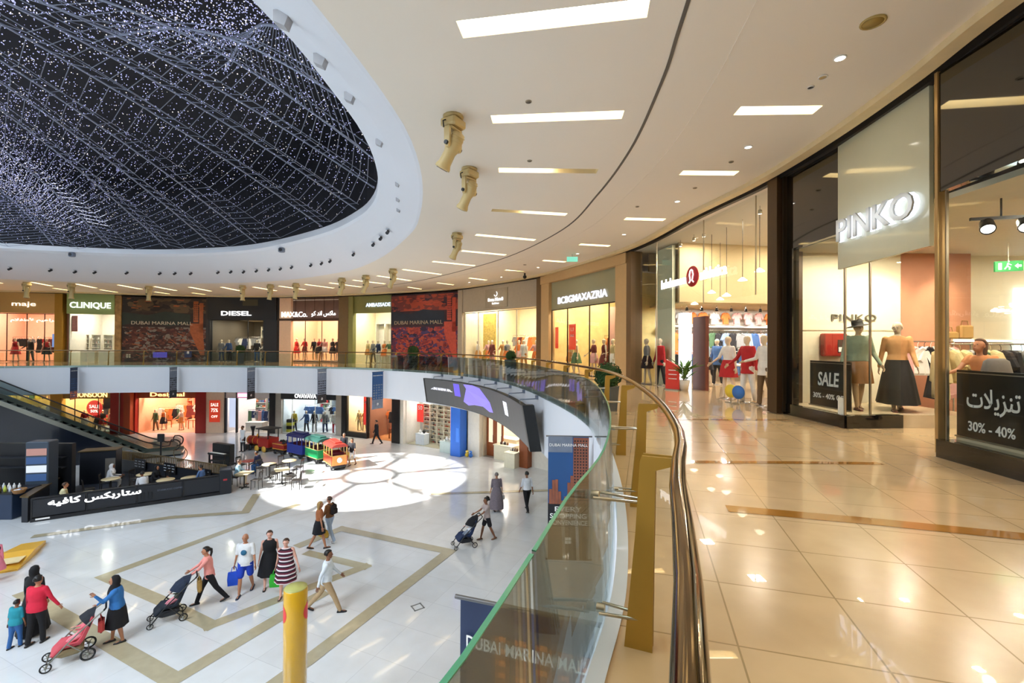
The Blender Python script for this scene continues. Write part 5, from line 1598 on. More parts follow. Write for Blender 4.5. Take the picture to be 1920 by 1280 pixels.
pts = [(.11 * math.sin(a * 2 * PI) * (1 if a < .5 else 1), 0, 0) for a in (0,)]
b = MB(); b.tube([(-.12, -.045, -.18), (-.05, -.045, -.12), (-.10, -.045, .05), (-.06, -.045, .17), (0, -.045, .20), (.06, -.045, .17), (.10, -.045, .05), (.05, -.045, -.12), (.12, -.045, -.18)], .02, 6); b.build('emblem_loop', m_sign_white, r)
# pendants
m_shade = emit('pendant_shade', '#fff2d8', 3.5)
k = 0
for px, dep, zz in ((1236, 1.2, 3.0), (1256, 1.5, 2.95), (1278, 1.8, 3.0), (1302, 1.6, 2.95), (1334, 1.4, 3.2), (1362, 1.3, 3.0), (1392, 1.2, 3.35), (1424, 1.0, 3.45), (1350, 2.4, 3.1), (1318, 2.5, 3.05), (1290, 2.6, 3.0), (1268, 2.5, 3.1)):
    q = F.t('pendant_lamp', 'small white pendant lamp on a thin cord inside the glazed sportswear shop', 'lamp', XD(px, dep), dep, zz, 0, 'pendant lamps in the sportswear shop')
    b = MB(); b.cyl((0, 0, .08), (0, 0, 5.13 - zz), .008, n=5); b.build('cord', m_dark, q)
    b = MB(); b.lathe([(.02, .1), (.05, .08), (.12, .02), (.13, 0), (.02, -.01)], 14); b.build('lamp_shade', m_shade, q)
spot_row(F, [X(px) for px in (1235, 1258, 1275, 1372, 1398)], .8, 5.12, 'small ceiling spotlight behind the glass of the sportswear shop', 'spotlights behind the sportswear shop glass', m_steel)
spot_row(FD, [.4 + i * .6 for i in range(12)], -1.9, 2.98, 'dark spotlight under the low ceiling of the sportswear shop', 'dark spotlights in the sportswear shop')
# door leaves and posts
b = MB(F.M); b.box((X(1234), 1.0, 1.3), (.34, .3, 2.6)); structure(b, 'trim_lit_post', emit('lit_white_post', '#ffffff', 1.3))
b = MB(F.M); b.box((X(1251), 1.2, 1.22), (.75, .12, 2.44)); structure(b, 'door_shop', mat('red_brown_door', '#5c2414', .4, vary=.1))
# display wall
cols = ['#3a5a8c', '#7b8fae', '#e8e4dc', '#9db7c9', '#1e1d22', '#8c8c8c', '#d8c38f', '#dd7a3a', '#d9a5a0', '#4a6a4a']
rack(FD, .3, 7.4, -.55, 2.0, cols, ['shirt', 'coat'], 'on the middle rail of the sportswear shop wall', 'clothes on the sportswear wall', step=.30)
rack(FD, .3, 7.4, -.95, 1.15, ['#1e1d22', '#202f55', '#3a5a8c', '#1e1d22', '#8c8c8c'], ['trousers', 'shirt'], 'on the low rail of the sportswear shop wall', 'clothes on the low sportswear rail', step=.3, s=.9)
rack(FD, .3, 7.4, -.25, 2.85, ['#e8e4dc', '#d9a5a0', '#dd7a3a', '#9db7c9', '#8c8c8c'], ['shirt'], 'on the top rail of the sportswear shop wall', 'clothes on the top sportswear rail', step=.5, s=.8)
b = MB(FD.M); b.box((3.8, -.25, 2.25), (7.2, .4, .05)); b.box((3.8, -.25, 1.32), (7.2, .4, .05)); structure(b, 'trim_display_shelf', m_llwhite)
for x, l in ((.42, 'white display table in the middle of the sportswear shop'), (.75, 'white display table at the right of the sportswear shop')):
    table(F, F.W * x - .3, 2.8 if x < .5 else 4.2, 1.5, .8, .85, m_llwhite, l)
shelf_unit(F, F.W * .62, 8.4, 1.6, 1.9, 3, 3, m_llbeige, ['#5a5560', '#4a4048', '#8a7a6a'], 'low dark goods shelf near the right end of the sportswear shop', 'dark handbag on the low shelf of the sportswear shop', 'bag')
mans = [('skirt_a', 1213, .35, '#8c8c8c', '#1e1d22', 'mannequin in grey top and black shorts skirt at the left glass of the sportswear shop'), ('suit_a', 1238, .55, '#b3262b', '#1e1d22', 'mannequin in a red jacket beside the lit white post'),
        ('skirt_b', 1366, .5, '#e8e4dc', '#b3262b', 'mannequin in a white top and red skirt right of the shop entrance'), ('suit_b', 1402, .45, '#b3262b', '#e8e4dc', 'mannequin in a red jacket and white trousers right of the shop entrance'),
        ('suit_c', 1434, .4, '#e8e4dc', '#6a5238', 'mannequin in a white jacket next to the dark column'), ('skirt_a', 1325, 2.2, '#9db7c9', '#1e1d22', 'mannequin in a pale blue top deep in the sportswear shop'), ('suit_a', 1345, 2.9, '#3a5a8c', '#1e1d22', 'mannequin in a blue jacket deep in the sportswear shop')]
for kd, px, dep, u_, l_, lab in mans:
    mannequin(F, kd, XD(px, dep), dep, 0, random.uniform(-.4, .3), u_, l_, lab, s=.98)
# red angled stand, plant, round floor discs
q = F.t('display_stand', 'red slanted display board standing at the shop entrance', 'board', X(1252), .15, 0, .5)
b = MB(); b.prism([(-.24, 0, 0), (.24, 0, 0), (.24, 0, .78), (-.24, 0, 1.02)], (0, .06, 0)); b.build('panel', mat('stand_red', '#d23527', .5), q)
b = MB(); 
for i in range(3): b.box((.03, -.008, .38 + i * .14), (.3, .01, .025))
b.build('printed_lines', m_lt, q)
b = MB(); b.box((0, .15, .02), (.5, .4, .04)); b.build('foot', m_steel, q)
q = F.t('potted_palm', 'leafy green potted plant beside the red slanted board', 'plant', XD(1282, .5), .5, 0)
b = MB(); b.lathe([(.01, 0), (.14, 0), (.2, .34), (.18, .34), (.01, .31)], 16); b.build('pot', mat('pot_pale', '#d8d2c2', .5), q)
b = MB(); random.seed(5)
for i in range(70):
    a = random.uniform(0, 2 * PI); e_ = random.uniform(.2, .95); L_ = random.uniform(.35, .75); h0 = random.uniform(.3, .7)
    c = Vector((0, 0, h0)); d = Vector((math.cos(a) * math.cos(e_), math.sin(a) * math.cos(e_), math.sin(e_))); s_ = Vector((-math.sin(a), math.cos(a), 0)) * .035
    p1 = c + d * L_ * .6; p2 = c + d * L_ - Vector((0, 0, .06))
    b.add([c, p1 - s_, p2, p1 + s_], [[0, 1, 2, 3]])
b.build('leaves', mat('palm_leaf', '#4f7a2e', .6, vary=.5, scale=10), q)
b = MB(); b.cyl((0, 0, .3), (0, 0, .75), .02, n=6); b.build('stem', m_woodd, q)
for px, yy, c_, l in ((1368, .05, '#e3c93c', 'yellow round standing disc at the shop entrance'), (1384, .02, '#2f6fc0', 'blue round standing disc at the shop entrance')):
    q = F.t('standing_disc', l, 'display', X(px), yy, .0, .3)
    b = MB(Matrix.Translation((0, 0, .30)) @ Matrix.Rotation(R(90), 4, 'X')); b.lathe([(.001, 0), (.17, 0), (.17, .03), (.001, .03)], 20); b.build('disc', mat('disc_' + c_[1:], c_, .5), q)
    MB().box((0, -.01, .07), (.03, .03, .14)).build('post', m_steel, q); MB().box((0, -.01, .01), (.2, .2, .02)).build('foot', m_steel, q)

# ================================================================ dark column and the corner boutique
F = UF(1453, 1471)
b = MB(F.M); b.box((F.W / 2, .12, 2.58), (F.W, .6, 5.14)); structure(b, 'trim_column', mat('bronze_column_dark', '#4a3826', .35, metal=.3))
m_blackgloss = mat('black_gloss_stone', '#0d0c0b', .08, vary=.1, coat=.6)
m_blackglass = mat('black_back_painted_glass', '#14110d', .04, vary=0, coat=1.0)
m_bout = mat('boutique_cream', '#f4ead0', .65, vary=.03)
m_boutfloor = mat('boutique_floor', '#d9c6a4', .2)
ZB = 3.53
C0 = S_at(1471); C1 = Vector((5.98, 8.12, 0)); C2 = Vector((7.05, 8.2, 0)); C3 = Vector((5.70, 6.04, 0)); C4 = Vector((5.25, 1.0, 0))
FL = Frame(C0, C1, 0.0); FR_ = Frame(C1, C2, 0.0); FW = Frame(C3, C4, 0.0)
# room
mb = MB()
mb.box((10.25, 10.3, ZB / 2), (8.3, .15, ZB)); mb.box((14.3, 5.0, ZB / 2), (.15, 10.5, ZB)); mb.box((10, -.2, ZB / 2), (9, .15, ZB))
mb.slot(1); mb.box((10.25, 5.0, ZB + .04), (8.3, 10.5, .08))
structure(mb, 'wall_boutique', [m_bout, m_bout])
b = MB(); b.box((7.28, 10.05, ZB / 2), (2.6, .1, ZB)); structure(b, 'wall_window_backdrop', m_bout)
b = MB(); b.box((9.35, 10.05, ZB / 2), (1.55, .1, ZB)); structure(b, 'wall_rose', m_pinkwall)
b = MB(); b.box((5.98, 9.95, ZB / 2), (.1, .1, ZB)); structure(b, 'trim_corner', m_bout)
b = MB(); b.box((7.25, 9.1, .115), (2.5, 1.8, .23)); structure(b, 'floor_window_platform', m_boutfloor)
# plinths
for Fx, x0, x1 in ((FL, 0, FL.W + .06), (FR_, -.06, FR_.W)):
    b = MB(Fx.M); b.box(((x0 + x1) / 2, .03, .115), (x1 - x0, .12, .23)); structure(b, 'trim_plinth', m_blackgloss)
b = MB(FW.M); b.box((FW.W / 2, .1, .12), (FW.W, .3, .24)); structure(b, 'trim_plinth', m_blackgloss)
b = MB(FW.M); b.box((FW.W / 2, .35, .26), (FW.W, .3, .04)); structure(b, 'trim_window_sill', m_boutfloor)
# dark jamb at the left, dark glass headers
b = MB(FL.M); b.box((.14, .05, (ZB + .2) / 2), (.34, .12, ZB - .2)); structure(b, 'trim_jamb', m_blackgloss)
b = MB(FL.M); b.box((FL.W / 2, .05, (ZB + 5.13) / 2), (FL.W, .1, 5.13 - ZB)); structure(b, 'wall_glass_header', m_blackglass)
b = MB(FW.M); b.box((FW.W / 2, .05, (ZB + 5.13) / 2), (FW.W, .1, 5.13 - ZB)); structure(b, 'wall_glass_header', m_blackglass)
b = MB(FL.M); b.box((.06, -.03, 2.6), (.05, .1, 5.1)); structure(b, 'trim_bronze_edge', m_metal_dark)
b = MB(FW.M); b.box((-.03, .05, 2.6), (.05, .14, 5.1)); structure(b, 'trim_gold_edge', mat('champagne_metal', '#b79a6a', .3, metal=.6))
shop_glass(FL, [.30, FL.W], .23, ZB, y=.02, frame=False); shop_glass(FR_, [0, FR_.W * .45, FR_.W], .23, ZB, y=.02, frame=False)
shop_glass(FW, [0, 1.45, 3.2, FW.W], .24, ZB, y=.05, frame=False)
b = MB(FR_.M)
for x in (0.0, FR_.W * .45): b.box((x, .02, ZB / 2 + .1), (.03, .03, ZB - .2))
structure(b, 'trim_glass_joint', m_steel)
b = MB(FW.M); b.box((.05, .05, ZB / 2 + .1), (.02, .03, ZB - .2)); structure(b, 'trim_glass_joint', m_steel)
# big sign panel across the entrance
FS = Frame((S_at(1573).x - .04, S_at(1573).y), (5.80, 6.32), 0.0)
q = FS.t('shop_sign', 'tall sage grey panel with glowing white backlit letters over the boutique entrance', 'sign', FS.W / 2, .0, 2.87)
MB().box((0, .05, 1.13), (FS.W, .06, 2.26)).build('panel', mat('sage_white_panel', '#c3c4ac', .12, vary=.02, coat=.5), q)
lettering('PINKO', .40, emit('sign_halo', '#dfe8ff', 1.6), q, (.0, -.005, .66), (1, 0, 0), depth=.02, bold=.03, width=FS.W * .88)
lettering('PINKO', .40, mat('letter_face_grey', '#a4a39c', .4), q, (.0, -.07, .66), (1, 0, 0), depth=.03, bold=.012, width=FS.W * .86, name='letter_face')
lp = area_lamp('sign_backlight', FS.P(FS.W / 2, -.22, 3.53), FS.W * .9, .3, 3, (.8, .88, 1.0)); lp.rotation_euler = Vector(FS.M.to_3x3() @ Vector((0, 1, 0))).to_track_quat('-Z', 'Y').to_euler()
# lamps of the boutique
for x_ in (6.8, 7.7): area_lamp('boutique_lamp', (x_, 8.9, ZB - .05), .1, .1, 42, (1, .88, .68))
for x_, y_ in ((7.2, 7.0), (7.4, 5.0), (7.2, 3.0), (9.4, 8.4), (9.6, 6.0), (9.4, 3.5), (12, 8.8), (12, 6.0)):
    area_lamp('boutique_lamp', (x_, y_, ZB - .05), .11, .11, 40, (1, .88, .70))
def spot_lamp(loc, aim, energy, color, size=60):
    d = bpy.data.lights.new('display_spot', 'SPOT'); d.energy = energy; d.color = color; d.spot_size = R(size); d.spot_blend = .8; d.shadow_soft_size = .05
    o = bpy.data.objects.new('display_spot', d); o.location = loc; o.rotation_euler = (Vector(aim) - Vector(loc)).to_track_quat('-Z', 'Y').to_euler(); col.objects.link(o)
spot_lamp((8.05, 8.9, 3.4), (8.15, 10, 2.1), 110, (1, .85, .55), 75)
spot_lamp((9.3, 8.9, 3.4), (9.45, 10, 2.2), 120, (1, .78, .55), 60)
FB = Frame((6.0, 9.99), (10.1, 9.99), 0.0)
lettering('PINKO', .15, mat('wall_letter_grey', '#6c6658', .4), FB.t('wall_lettering', 'five thin grey letters on the cream backdrop behind the hat mannequin', 'sign', 1.53, -.0, 2.1), (0, 0, 0), (1, 0, 0), depth=.02, width=.98)
q = FB.t('wall_box', 'red wall box with a dark recess on the cream backdrop', 'box', 1.03, -.0, 1.5)
MB().bbox((0, -.08, 0), (.5, .16, .5), .02).build('casing', mat('wall_box_red', '#9c1f18', .4, vary=.3, scale=5), q)
MB().box((.12, -.165, -.03), (.17, .01, .28)).build('recess', m_dark, q); MB().box((.12, -.172, -.10), (.15, .008, .1)).build('paper', m_lt, q)
b = MB(FB.M); b.box((1.3, -.006, 1.83), (2.5, .008, .012)); structure(b, 'trim_wall_joint', m_cream)
# sale boards in the windows
m_board = mat('sale_board_black', '#26231e', .3)
q = FL.t('sale_board', 'black sale board with white Latin text in the left boutique window', 'board', FL.W - .58, .14, .28)
MB().box((0, 0, .45), (1.05, .025, .9)).build('panel', m_board, q)
lettering('SALE', .27, m_lt, q, (-.02, -.014, .55), (1, 0, 0), depth=.005, width=.55, bold=.02, shear=.1)
lettering('30% - 40% OFF', .10, m_lt, q, (0, -.014, .22), (1, 0, 0), depth=.005, width=.86, bold=.01)
b = MB(); b.box((0, -.01, .01), (1.07, .05, .02)); b.box((0, -.01, .86), (1.05, .012, .012)); b.build('frame', m_steel, q)
q = FL.t('paper_notice', 'small white paper notice stuck at the corner of the left boutique window', 'notice', FL.W - .10, -.005, .22)
MB().box((0, 0, .16), (.16, .006, .32)).build('sheet', mat('paper_white', '#cfd0c4', .6), q)
q = FW.t('sale_board', 'black sale board with large white Arabic text in the right boutique window', 'board', .80, .22, .28)
MB().box((0, 0, .44), (1.6, .025, .88)).build('panel', m_board, q)
lettering('\uFE95\uFEFC\uFEF3\uFEB0\uFEE8\uFE97', .32, m_lt, q, (-.31, -.014, .50), (1, 0, 0), depth=.005, width=.68, bold=.01)
lettering('30% - 40%', .125, m_lt, q, (-.33, -.014, .17), (1, 0, 0), depth=.005, width=.60, bold=.015)
b = MB(); b.box((0, -.01, .01), (1.62, .05, .02)); b.box((0, -.01, .845), (1.6, .012, .012)); b.build('frame', m_steel, q)

# the two dressed window mannequins
q = thing('mannequin', 'mannequin in a black hat, sage blouse and tan skirt in the left boutique window', 'mannequin', (6.83, 8.95, .23), R(168))
J = joints(1.74, leg=((14, 4), (-10, 4)), arm=((0, 14, 16), (6, 14, 24)))
figure(q, J, mat('mannequin_sand', '#d6b690', .4), face=True)
shirt(q, J, cloth('#8d9a84'), sleeve=1.0, length=.05, g=.035, w=1.1, name='blouse'); skirt(q, J, mat('tan_leather', '#9a6a38', .4, vary=.1), .52, .05, g=.015)
shoes(q, J, mat('shoe_maroon', '#5a2018', .4))
b = MB(J['hM'] @ Matrix.Rotation(R(12), 4, 'Y')); b.lathe([(.001, .17), (.08, .165), (.095, .12), (.10, .06), (.19, .045), (.20, .035), (.10, .04), (.001, .05)], 24, c=(0, -.01, 0)); b.build('hat', mat('hat_black', '#17130f', .7), q)
b = MB(); P_ = J['pelvis']; b.lathe([(.15, .10), (.165, .10), (.168, .14), (.15, .14)], 24, c=tuple(P_), sy=.75); b.build('belt', m_dark, q)
q = thing('mannequin', 'bald mannequin in a beige top and long black skirt behind the boutique glass', 'mannequin', (7.52, 8.85, .23), R(150))
J = joints(1.78, leg=((22, 4), (-22, 6)), arm=((-14, 8, 14), (8, 8, 20)), head=(-30, 5))
figure(q, J, mat('mannequin_gloss', '#d8c4a8', .25), face=True)
shirt(q, J, cloth('#cf9c66'), sleeve=1.0, length=.12, g=.026, w=.88, name='top'); skirt(q, J, cloth('#12100f'), .14, .12, z_top=.05, g=.02, folds=9, wave=.015)
shoes(q, J, mat('shoe_maroon', '#5a2018', .4))

# rails, bags, shop assistant
FI = Frame((8.3, 9.3), (9.7, 9.3), 0.0)
random.seed(12)
rack(FI, 0, .95, 0.2, 1.48, ['#d9a5a0', '#e8e4dc', '#d9a5a0', '#1e1d22'], ['dress', 'shirt'], 'on the rail before the rose wall', 'pale clothes on the boutique rail', step=.13, face=True)
FJ = Frame((7.7, 8.3), (10.4, 7.6), 0.0)
rack(FJ, .1, 2.5, .1, 1.42, ['#d8c38f', '#4a6a4a', '#e8e4dc', '#8c8c8c', '#1e1d22', '#d8c38f'], ['shirt', 'coat'], 'on the long rail behind the right window', 'clothes on the long boutique rail', step=.15, face=False)
b = MB(FB.M); b.box((5.6, .05, 1.62), (4.0, .35, .05)); b.slot(1); b.box((5.6, -.14, 1.60), (4.0, .03, .03)); structure(b, 'trim_shelf', [m_bout, emit('strip_cool', '#d8f0f0', 3.0)])
for x, w, h, l in ((2.85, .36, .16, 'low tan handbag on the boutique wall shelf'), (3.2, .30, .30, 'tall tan handbag on the boutique wall shelf')):
    q = FB.t('handbag', l, 'bag', x + .75, -.03, 1.645)
    MB().bbox((0, 0, h / 2), (w, .14, h), .03).build('body', mat('bag_tan', '#a3824a', .5), q); b = MB(); b.tube([(-.08, 0, h), (-.06, 0, h + .1), (.06, 0, h + .1), (.08, 0, h)], .01, 5); b.build('handle', mat('bag_tan', '#a3824a'), q)
b = MB(); b.box((11.75, 10.18, 1.8), (.9, .05, 2.0)); structure(b, 'window_lit_niche', emit('cool_niche', '#dff2ff', 2.2))
b = MB(FW.M); 
q = thing('person', 'woman with brown hair in an orange top leaning behind the right boutique window', 'person', (7.55, 7.2, 0.0), R(100))
J = joints(1.62, leg=((10, 4), (-6, 4)), arm=((60, 5, 30), (48, 8, 40)), lean=16, head=(0, -12))
figure(q, J, SKIN['tan']); shirt(q, J, cloth('#cf8a5a'), sleeve=.2, length=.1); trousers(q, J, cloth('#2a2a2e')); hair(q, J, HAIR['brown'], 'long'); shoes(q, J, m_dark)
q = thing('clothes_bag', 'large grey garment draped on a stand before the woman in the orange top', 'clothing', (7.0, 6.55, 0), R(10))
b = MB(); b.lathe([(.02, 1.28), (.1, 1.3), (.16, 1.26), (.2, 1.1), (.24, .7), (.27, .35), (.25, .33), (.02, .34)], 18, sx=1.2, sy=.6); b.build('draped_garment', cloth('#6b6663'), q)
b = MB(); b.cyl((0, 0, 0), (0, 0, 1.3), .02, n=8); b.lathe([(.01, 0), (.18, 0), (.18, .02), (.01, .02)], 14); b.build('stand', m_chrome, q)
q = thing('track_light_rail', 'black track light rail with two big spotlights behind the right boutique window', 'lamp', (6.75, 6.25, 3.25), R(-15))
b = MB(); b.box((.4, 0, 0), (1.5, .04, .04)); b.build('rail', m_blk, q)
for x in (-.18, .24):
    M_ = Matrix.Translation((x, -.04, -.12)) @ Vector((.28, .62, .60)).to_track_quat('Z', 'Y').to_matrix().to_4x4()
    b = MB(M_); b.lathe([(.02, .12), (.075, .10), (.085, -.06), (.078, -.09), (.07, -.06)], 18); h_ = b.build('spot_head', m_blk, q)
    b = MB(M_); b.lathe([(.001, -.05), (.07, -.05), (.07, -.065), (.001, -.068)], 18); b.build('lens', m_down, h_)
    b = MB(); b.cyl((x, 0, 0), (x, -.03, -.1), .012, n=6); b.build('stem', m_blk, q)
for x in (.0, .8): b = MB(); b.cyl((x, 0, .02), (x, 0, .27), .012, n=6); b.build('stem', m_blk, q)
q = thing('exit_sign', 'green lit exit sign inside the boutique at the right edge', 'sign', (9.75, 8.9, 3.0), R(-20))
MB().box((0, 0, .06), (.42, .05, .2)).build('panel', emit('exit_panel_green', '#2f8f4a', 1.0), q)
b = MB(); b.tube([(-.02, -.03, .12), (-.03, -.03, .06), (-.07, -.03, .0)], .012, 5); b.tube([(-.03, -.03, .06), (.01, -.03, .03), (0, -.03, -.01)], .012, 5); b.tube([(-.02, -.03, .11), (.03, -.03, .08)], .009, 5); b.ell((-.01, -.03, .15), .016, 6, 5)
b.prism([(.08, -.028, .06), (.13, -.028, .11), (.13, -.028, .08), (.18, -.028, .08), (.18, -.028, .04), (.13, -.028, .04), (.13, -.028, .01)], (0, -.006, 0)); b.box((-.14, -.03, .06), (.05, .008, .13)); b.build('running_figure', emit('exit_text', '#e8ffe8', 1.2), q); MB().cyl((0, 0, .16), (0, 0, .5), .008, n=5).build('rod', m_steel, q)
r = sign(FW, .85, 1.90, '\uFEEA\uFED8\uFEF4\uFEF7', .12, 'thin white Arabic script on the right boutique window glass', m_sign_soft, w=.3, y=.03, bold=0)
drop = True
# ================================================================ lower level shop fronts, left to right
def LF(a, b): return Frame(L_at(a), L_at(b), LOW)
random.seed(77)
HL = 4.03
m_redwall = mat('dark_red_portal', '#8e1c16', .45, vary=.12)
m_redwood = mat('red_brown_side', '#8a3a1a', .5, vary=.1)
m_yel = mat('golden_shop_wall', '#e2c478', .7, vary=.4, scale=2)
m_orangeint = mat('peach_shop_wall', '#efb68a', .7, vary=.1)
m_paleint = mat('pale_shop_wall', '#eee6e2', .7)
m_coolint = mat('cool_shop_wall', '#e4ecf2', .7)
m_blackp = mat('black_pier', '#1b1a1c', .4)
m_greyp2 = mat('grey_stone_pier', '#b3ada2', .5, vary=.1)
m_blue = mat('blue_pillar_paint', '#2f6fd8', .5, vary=.04)
m_woodo = mat('orange_wood', '#8e4a20', .5, vary=.2)
COLS = ['#b3262b', '#e8e4dc', '#1e1d22', '#3a5a8c', '#d9a5a0', '#dd7a3a', '#8c8c8c', '#c9b23c']
# 1 golden shop under the escalator
F = LF(-60, 112)
shop_shell(F, 3.9, 5, m_yel, light='#ffd890', power=360)
head_wall(F, 3.0, HL, m_cream)
rack(F, F.W * .1, F.W * .9, 1.8, 1.9, ['#d8c38f', '#6a5238', '#4a6a4a', '#c9b23c', '#8c8c8c'], ['coat', 'dress', 'shirt'], 'in the golden shop behind the escalator', 'clothes in the golden shop', step=.4)
rack(F, F.W * .1, F.W * .9, 3.0, 3.0, ['#d8c38f', '#6a5238', '#4a6a4a', '#c9b23c'], ['shirt'], 'high in the golden shop behind the escalator', 'clothes high in the golden shop', step=.5)
pier(F, F.W - .3, .6, HL, m_goldwall)
# 2 shop with the red round poster
F = LF(112, 212)
shop_shell(F, 3.9, 5, mat('warm_ochre_wall', '#e3b878', .7, vary=.2, scale=2), light='#ffd8a0', power=330)
head_wall(F, 2.80, HL, mat('brown_gold_header', '#8a6a34', .5))
pier(F, .15, .3, HL, m_goldwall)
shop_glass(F, [F.W * .05, F.W * .28, F.W * .72, F.W * .98], .05, 2.8)
sign(F, F.W * .60, 3.08, 'MONSOON', .38, 'glowing yellow white seven letter sign above the red round poster', m_sign_yellow, w=F.W * .62, y=-.03, bold=.012)
q = F.t('round_poster', 'round red sale poster with white text in the ochre window', 'poster', F.W * .60, .35, 1.98)
b = MB(Matrix.Rotation(R(90), 4, 'X')); b.lathe([(.001, 0), (.62, 0), (.62, .03), (.001, .03)], 28); b.build('disc', emit('poster_red', '#dc3a30', .8), q)
lettering('SALE', .28, m_sign_soft, q, (0, -.04, .12), (1, 0, 0), depth=.006, width=.8, bold=.02); lettering('50%', .24, m_sign_soft, q, (0, -.04, -.25), (1, 0, 0), depth=.006, width=.6, bold=.02)
for i, (x, k, u_, l_) in enumerate(((.34, 'skirt_a', '#b3262b', '#e8e4dc'), (.58, 'skirt_b', '#b3262b', '#1e1d22'), (.68, 'skirt_c', '#1e1d22', '#b3262b'), (.86, 'dress_a', '#b3262b', '#b3262b'))):
    mannequin(F, k, F.W * x, .7, 0, random.uniform(-.4, .4), u_, l_, 'mannequin in %s and %s in the ochre window below the yellow sign' % (CNAME[u_], CNAME[l_]))
rack(F, F.W * .1, F.W * .9, 2.6, 2.0, ['#6a5238', '#1e1d22', '#c98f4e', '#e8e4dc'], ['dress', 'coat'], 'at the back of the ochre shop', 'clothes in the ochre shop', step=.4)
shelf_unit(F, F.W * .5, 3.6, F.W * .8, 3.2, 5, 12, m_yel, ['#6a5238', '#c98f4e', '#1e1d22', '#e8e4dc', '#b3262b'], 'wide goods shelf at the back of the ochre shop', 'goods box on the rear shelf of the ochre shop', 'box')
poster(F, F.W * .84, .4, 1.9, .7, .9, m_dark, 'dark picture tilted at the right of the ochre window')
# 3 red portal shop
F = LF(212, 390)
xa, xb = F.W * .26, F.W * .89
shop_shell(F, 3.9, 8, m_orangeint, light='#ffc79a', power=480, x0=xa, x1=xb, floor=mat('salmon_floor', '#e2b79a', .25))
b = MB(F.M); b.box((xa / 2, .05, HL / 2), (xa, .5, HL)); structure(b, 'wall_red_portal', m_redwall)
b = MB(F.M); b.box((xa - .35, -.35, HL / 2), (.5, .5, HL)); structure(b, 'trim_portal_side', m_redwood)
b = MB(F.M); b.box(((xb + F.W) / 2, .05, HL / 2), (F.W - xb, .5, HL)); structure(b, 'wall_red_portal', m_redwall)
b = MB(F.M); b.box((xa * .38, -.22, HL / 2), (.06, .06, HL)); structure(b, 'trim_portal_strip', m_steel)
head_wall(F, 2.82, HL, m_redwood, x0=xa, x1=xb)
sign(F, F.W * .58, 3.06, 'Desigual', .42, 'glowing cream script-like sign over the red portal', m_sign_yellow, w=F.W * .36, y=-.03, bold=.012)
for i in range(5):
    rack(F, xa + .3 + (i % 2) * (xb - xa) * .5, xa + (xb - xa) * (.46 + .5 * (i % 2)), 2.0 + i * 1.1, 1.7 + .5 * (i > 2), ['#dd7a3a', '#b3262b', '#6b2f2b', '#e8e4dc', '#c98f4e', '#1e1d22', '#4a6a4a'], ['dress', 'shirt', 'coat'], ['on the front left rail of the red portal shop', 'on the front right rail of the red portal shop', 'on the middle left rail of the red portal shop', 'on the rear right rail of the red portal shop', 'on the rear left rail of the red portal shop'][i], 'clothes in the red portal shop, rail %s' % 'abcde'[i], step=.3)
for i, (x, y_, k, u_, l_) in enumerate(((.36, 1.0, 'suit_a', '#4a6a4a', '#6a5238'), (.42, 1.3, 'dress_a', '#dd7a3a', '#1e1d22'), (.62, 1.2, 'skirt_b', '#e8e4dc', '#c98f4e'), (.80, 1.4, 'dress_a', '#b3262b', '#dd7a3a'))):
    mannequin(F, k, F.W * x, y_, 0, random.uniform(-.5, .5), u_, l_, 'mannequin in %s and %s inside the red portal shop' % (CNAME[u_], CNAME[l_]))
for x, y_, l in ((.48, 2.2, 'orange display table, left, in the red portal shop'), (.74, 2.0, 'orange display table, right, in the red portal shop')): table(F, F.W * x, y_, 1.3, .7, .8, mat('salmon_wood', '#c97a4a', .5), l)
q = F.t('round_lamp_sign', 'green round hanging sign inside the red portal shop', 'sign', F.W * .34, .9, 3.0); b = MB(Matrix.Rotation(R(90), 4, 'X')); b.lathe([(.001, 0), (.22, 0), (.22, .04), (.001, .04)], 18); b.build('disc', emit('green_disc', '#3f9a4a', .9), q); MB().cyl((0, 0, .2), (0, 0, .9), .01, n=5).build('rod', m_steel, q)
for px, y_, l in ((292, 6.2, 'rear wall shelf, left, full of warm clothes in the red portal shop'), (322, 6.2, 'rear wall shelf, middle, full of warm clothes in the red portal shop'), (352, 6.2, 'rear wall shelf, right, full of warm clothes in the red portal shop')):
    shelf_unit(F, F.xd(px, y_), y_, 1.2, 3.3, 7, 4, m_orangeint, ['#dd7a3a', '#b3262b', '#6b2f2b', '#c98f4e', '#1e1d22', '#8c8c8c'], l, 'folded clothes pile on the rear shelves of the red portal shop', 'folded')
# 4 sale pier
F = LF(390, 422)
b = MB(F.M); b.box((F.W / 2, .15, HL / 2), (F.W, .6, HL)); structure(b, 'wall_pier', mat('lit_cream_pier', '#f2d8bc', .6))
poster(F, F.W * .52, -.2, .9, F.W * .62, 1.75, emit('sale_brick', '#b8361f', .75), 'tall brick red sale poster on the cream pier', (('SALE', .26, .6), ('75%', .3, .55), ('OFF', .2, .5)), lm=m_sign_soft)
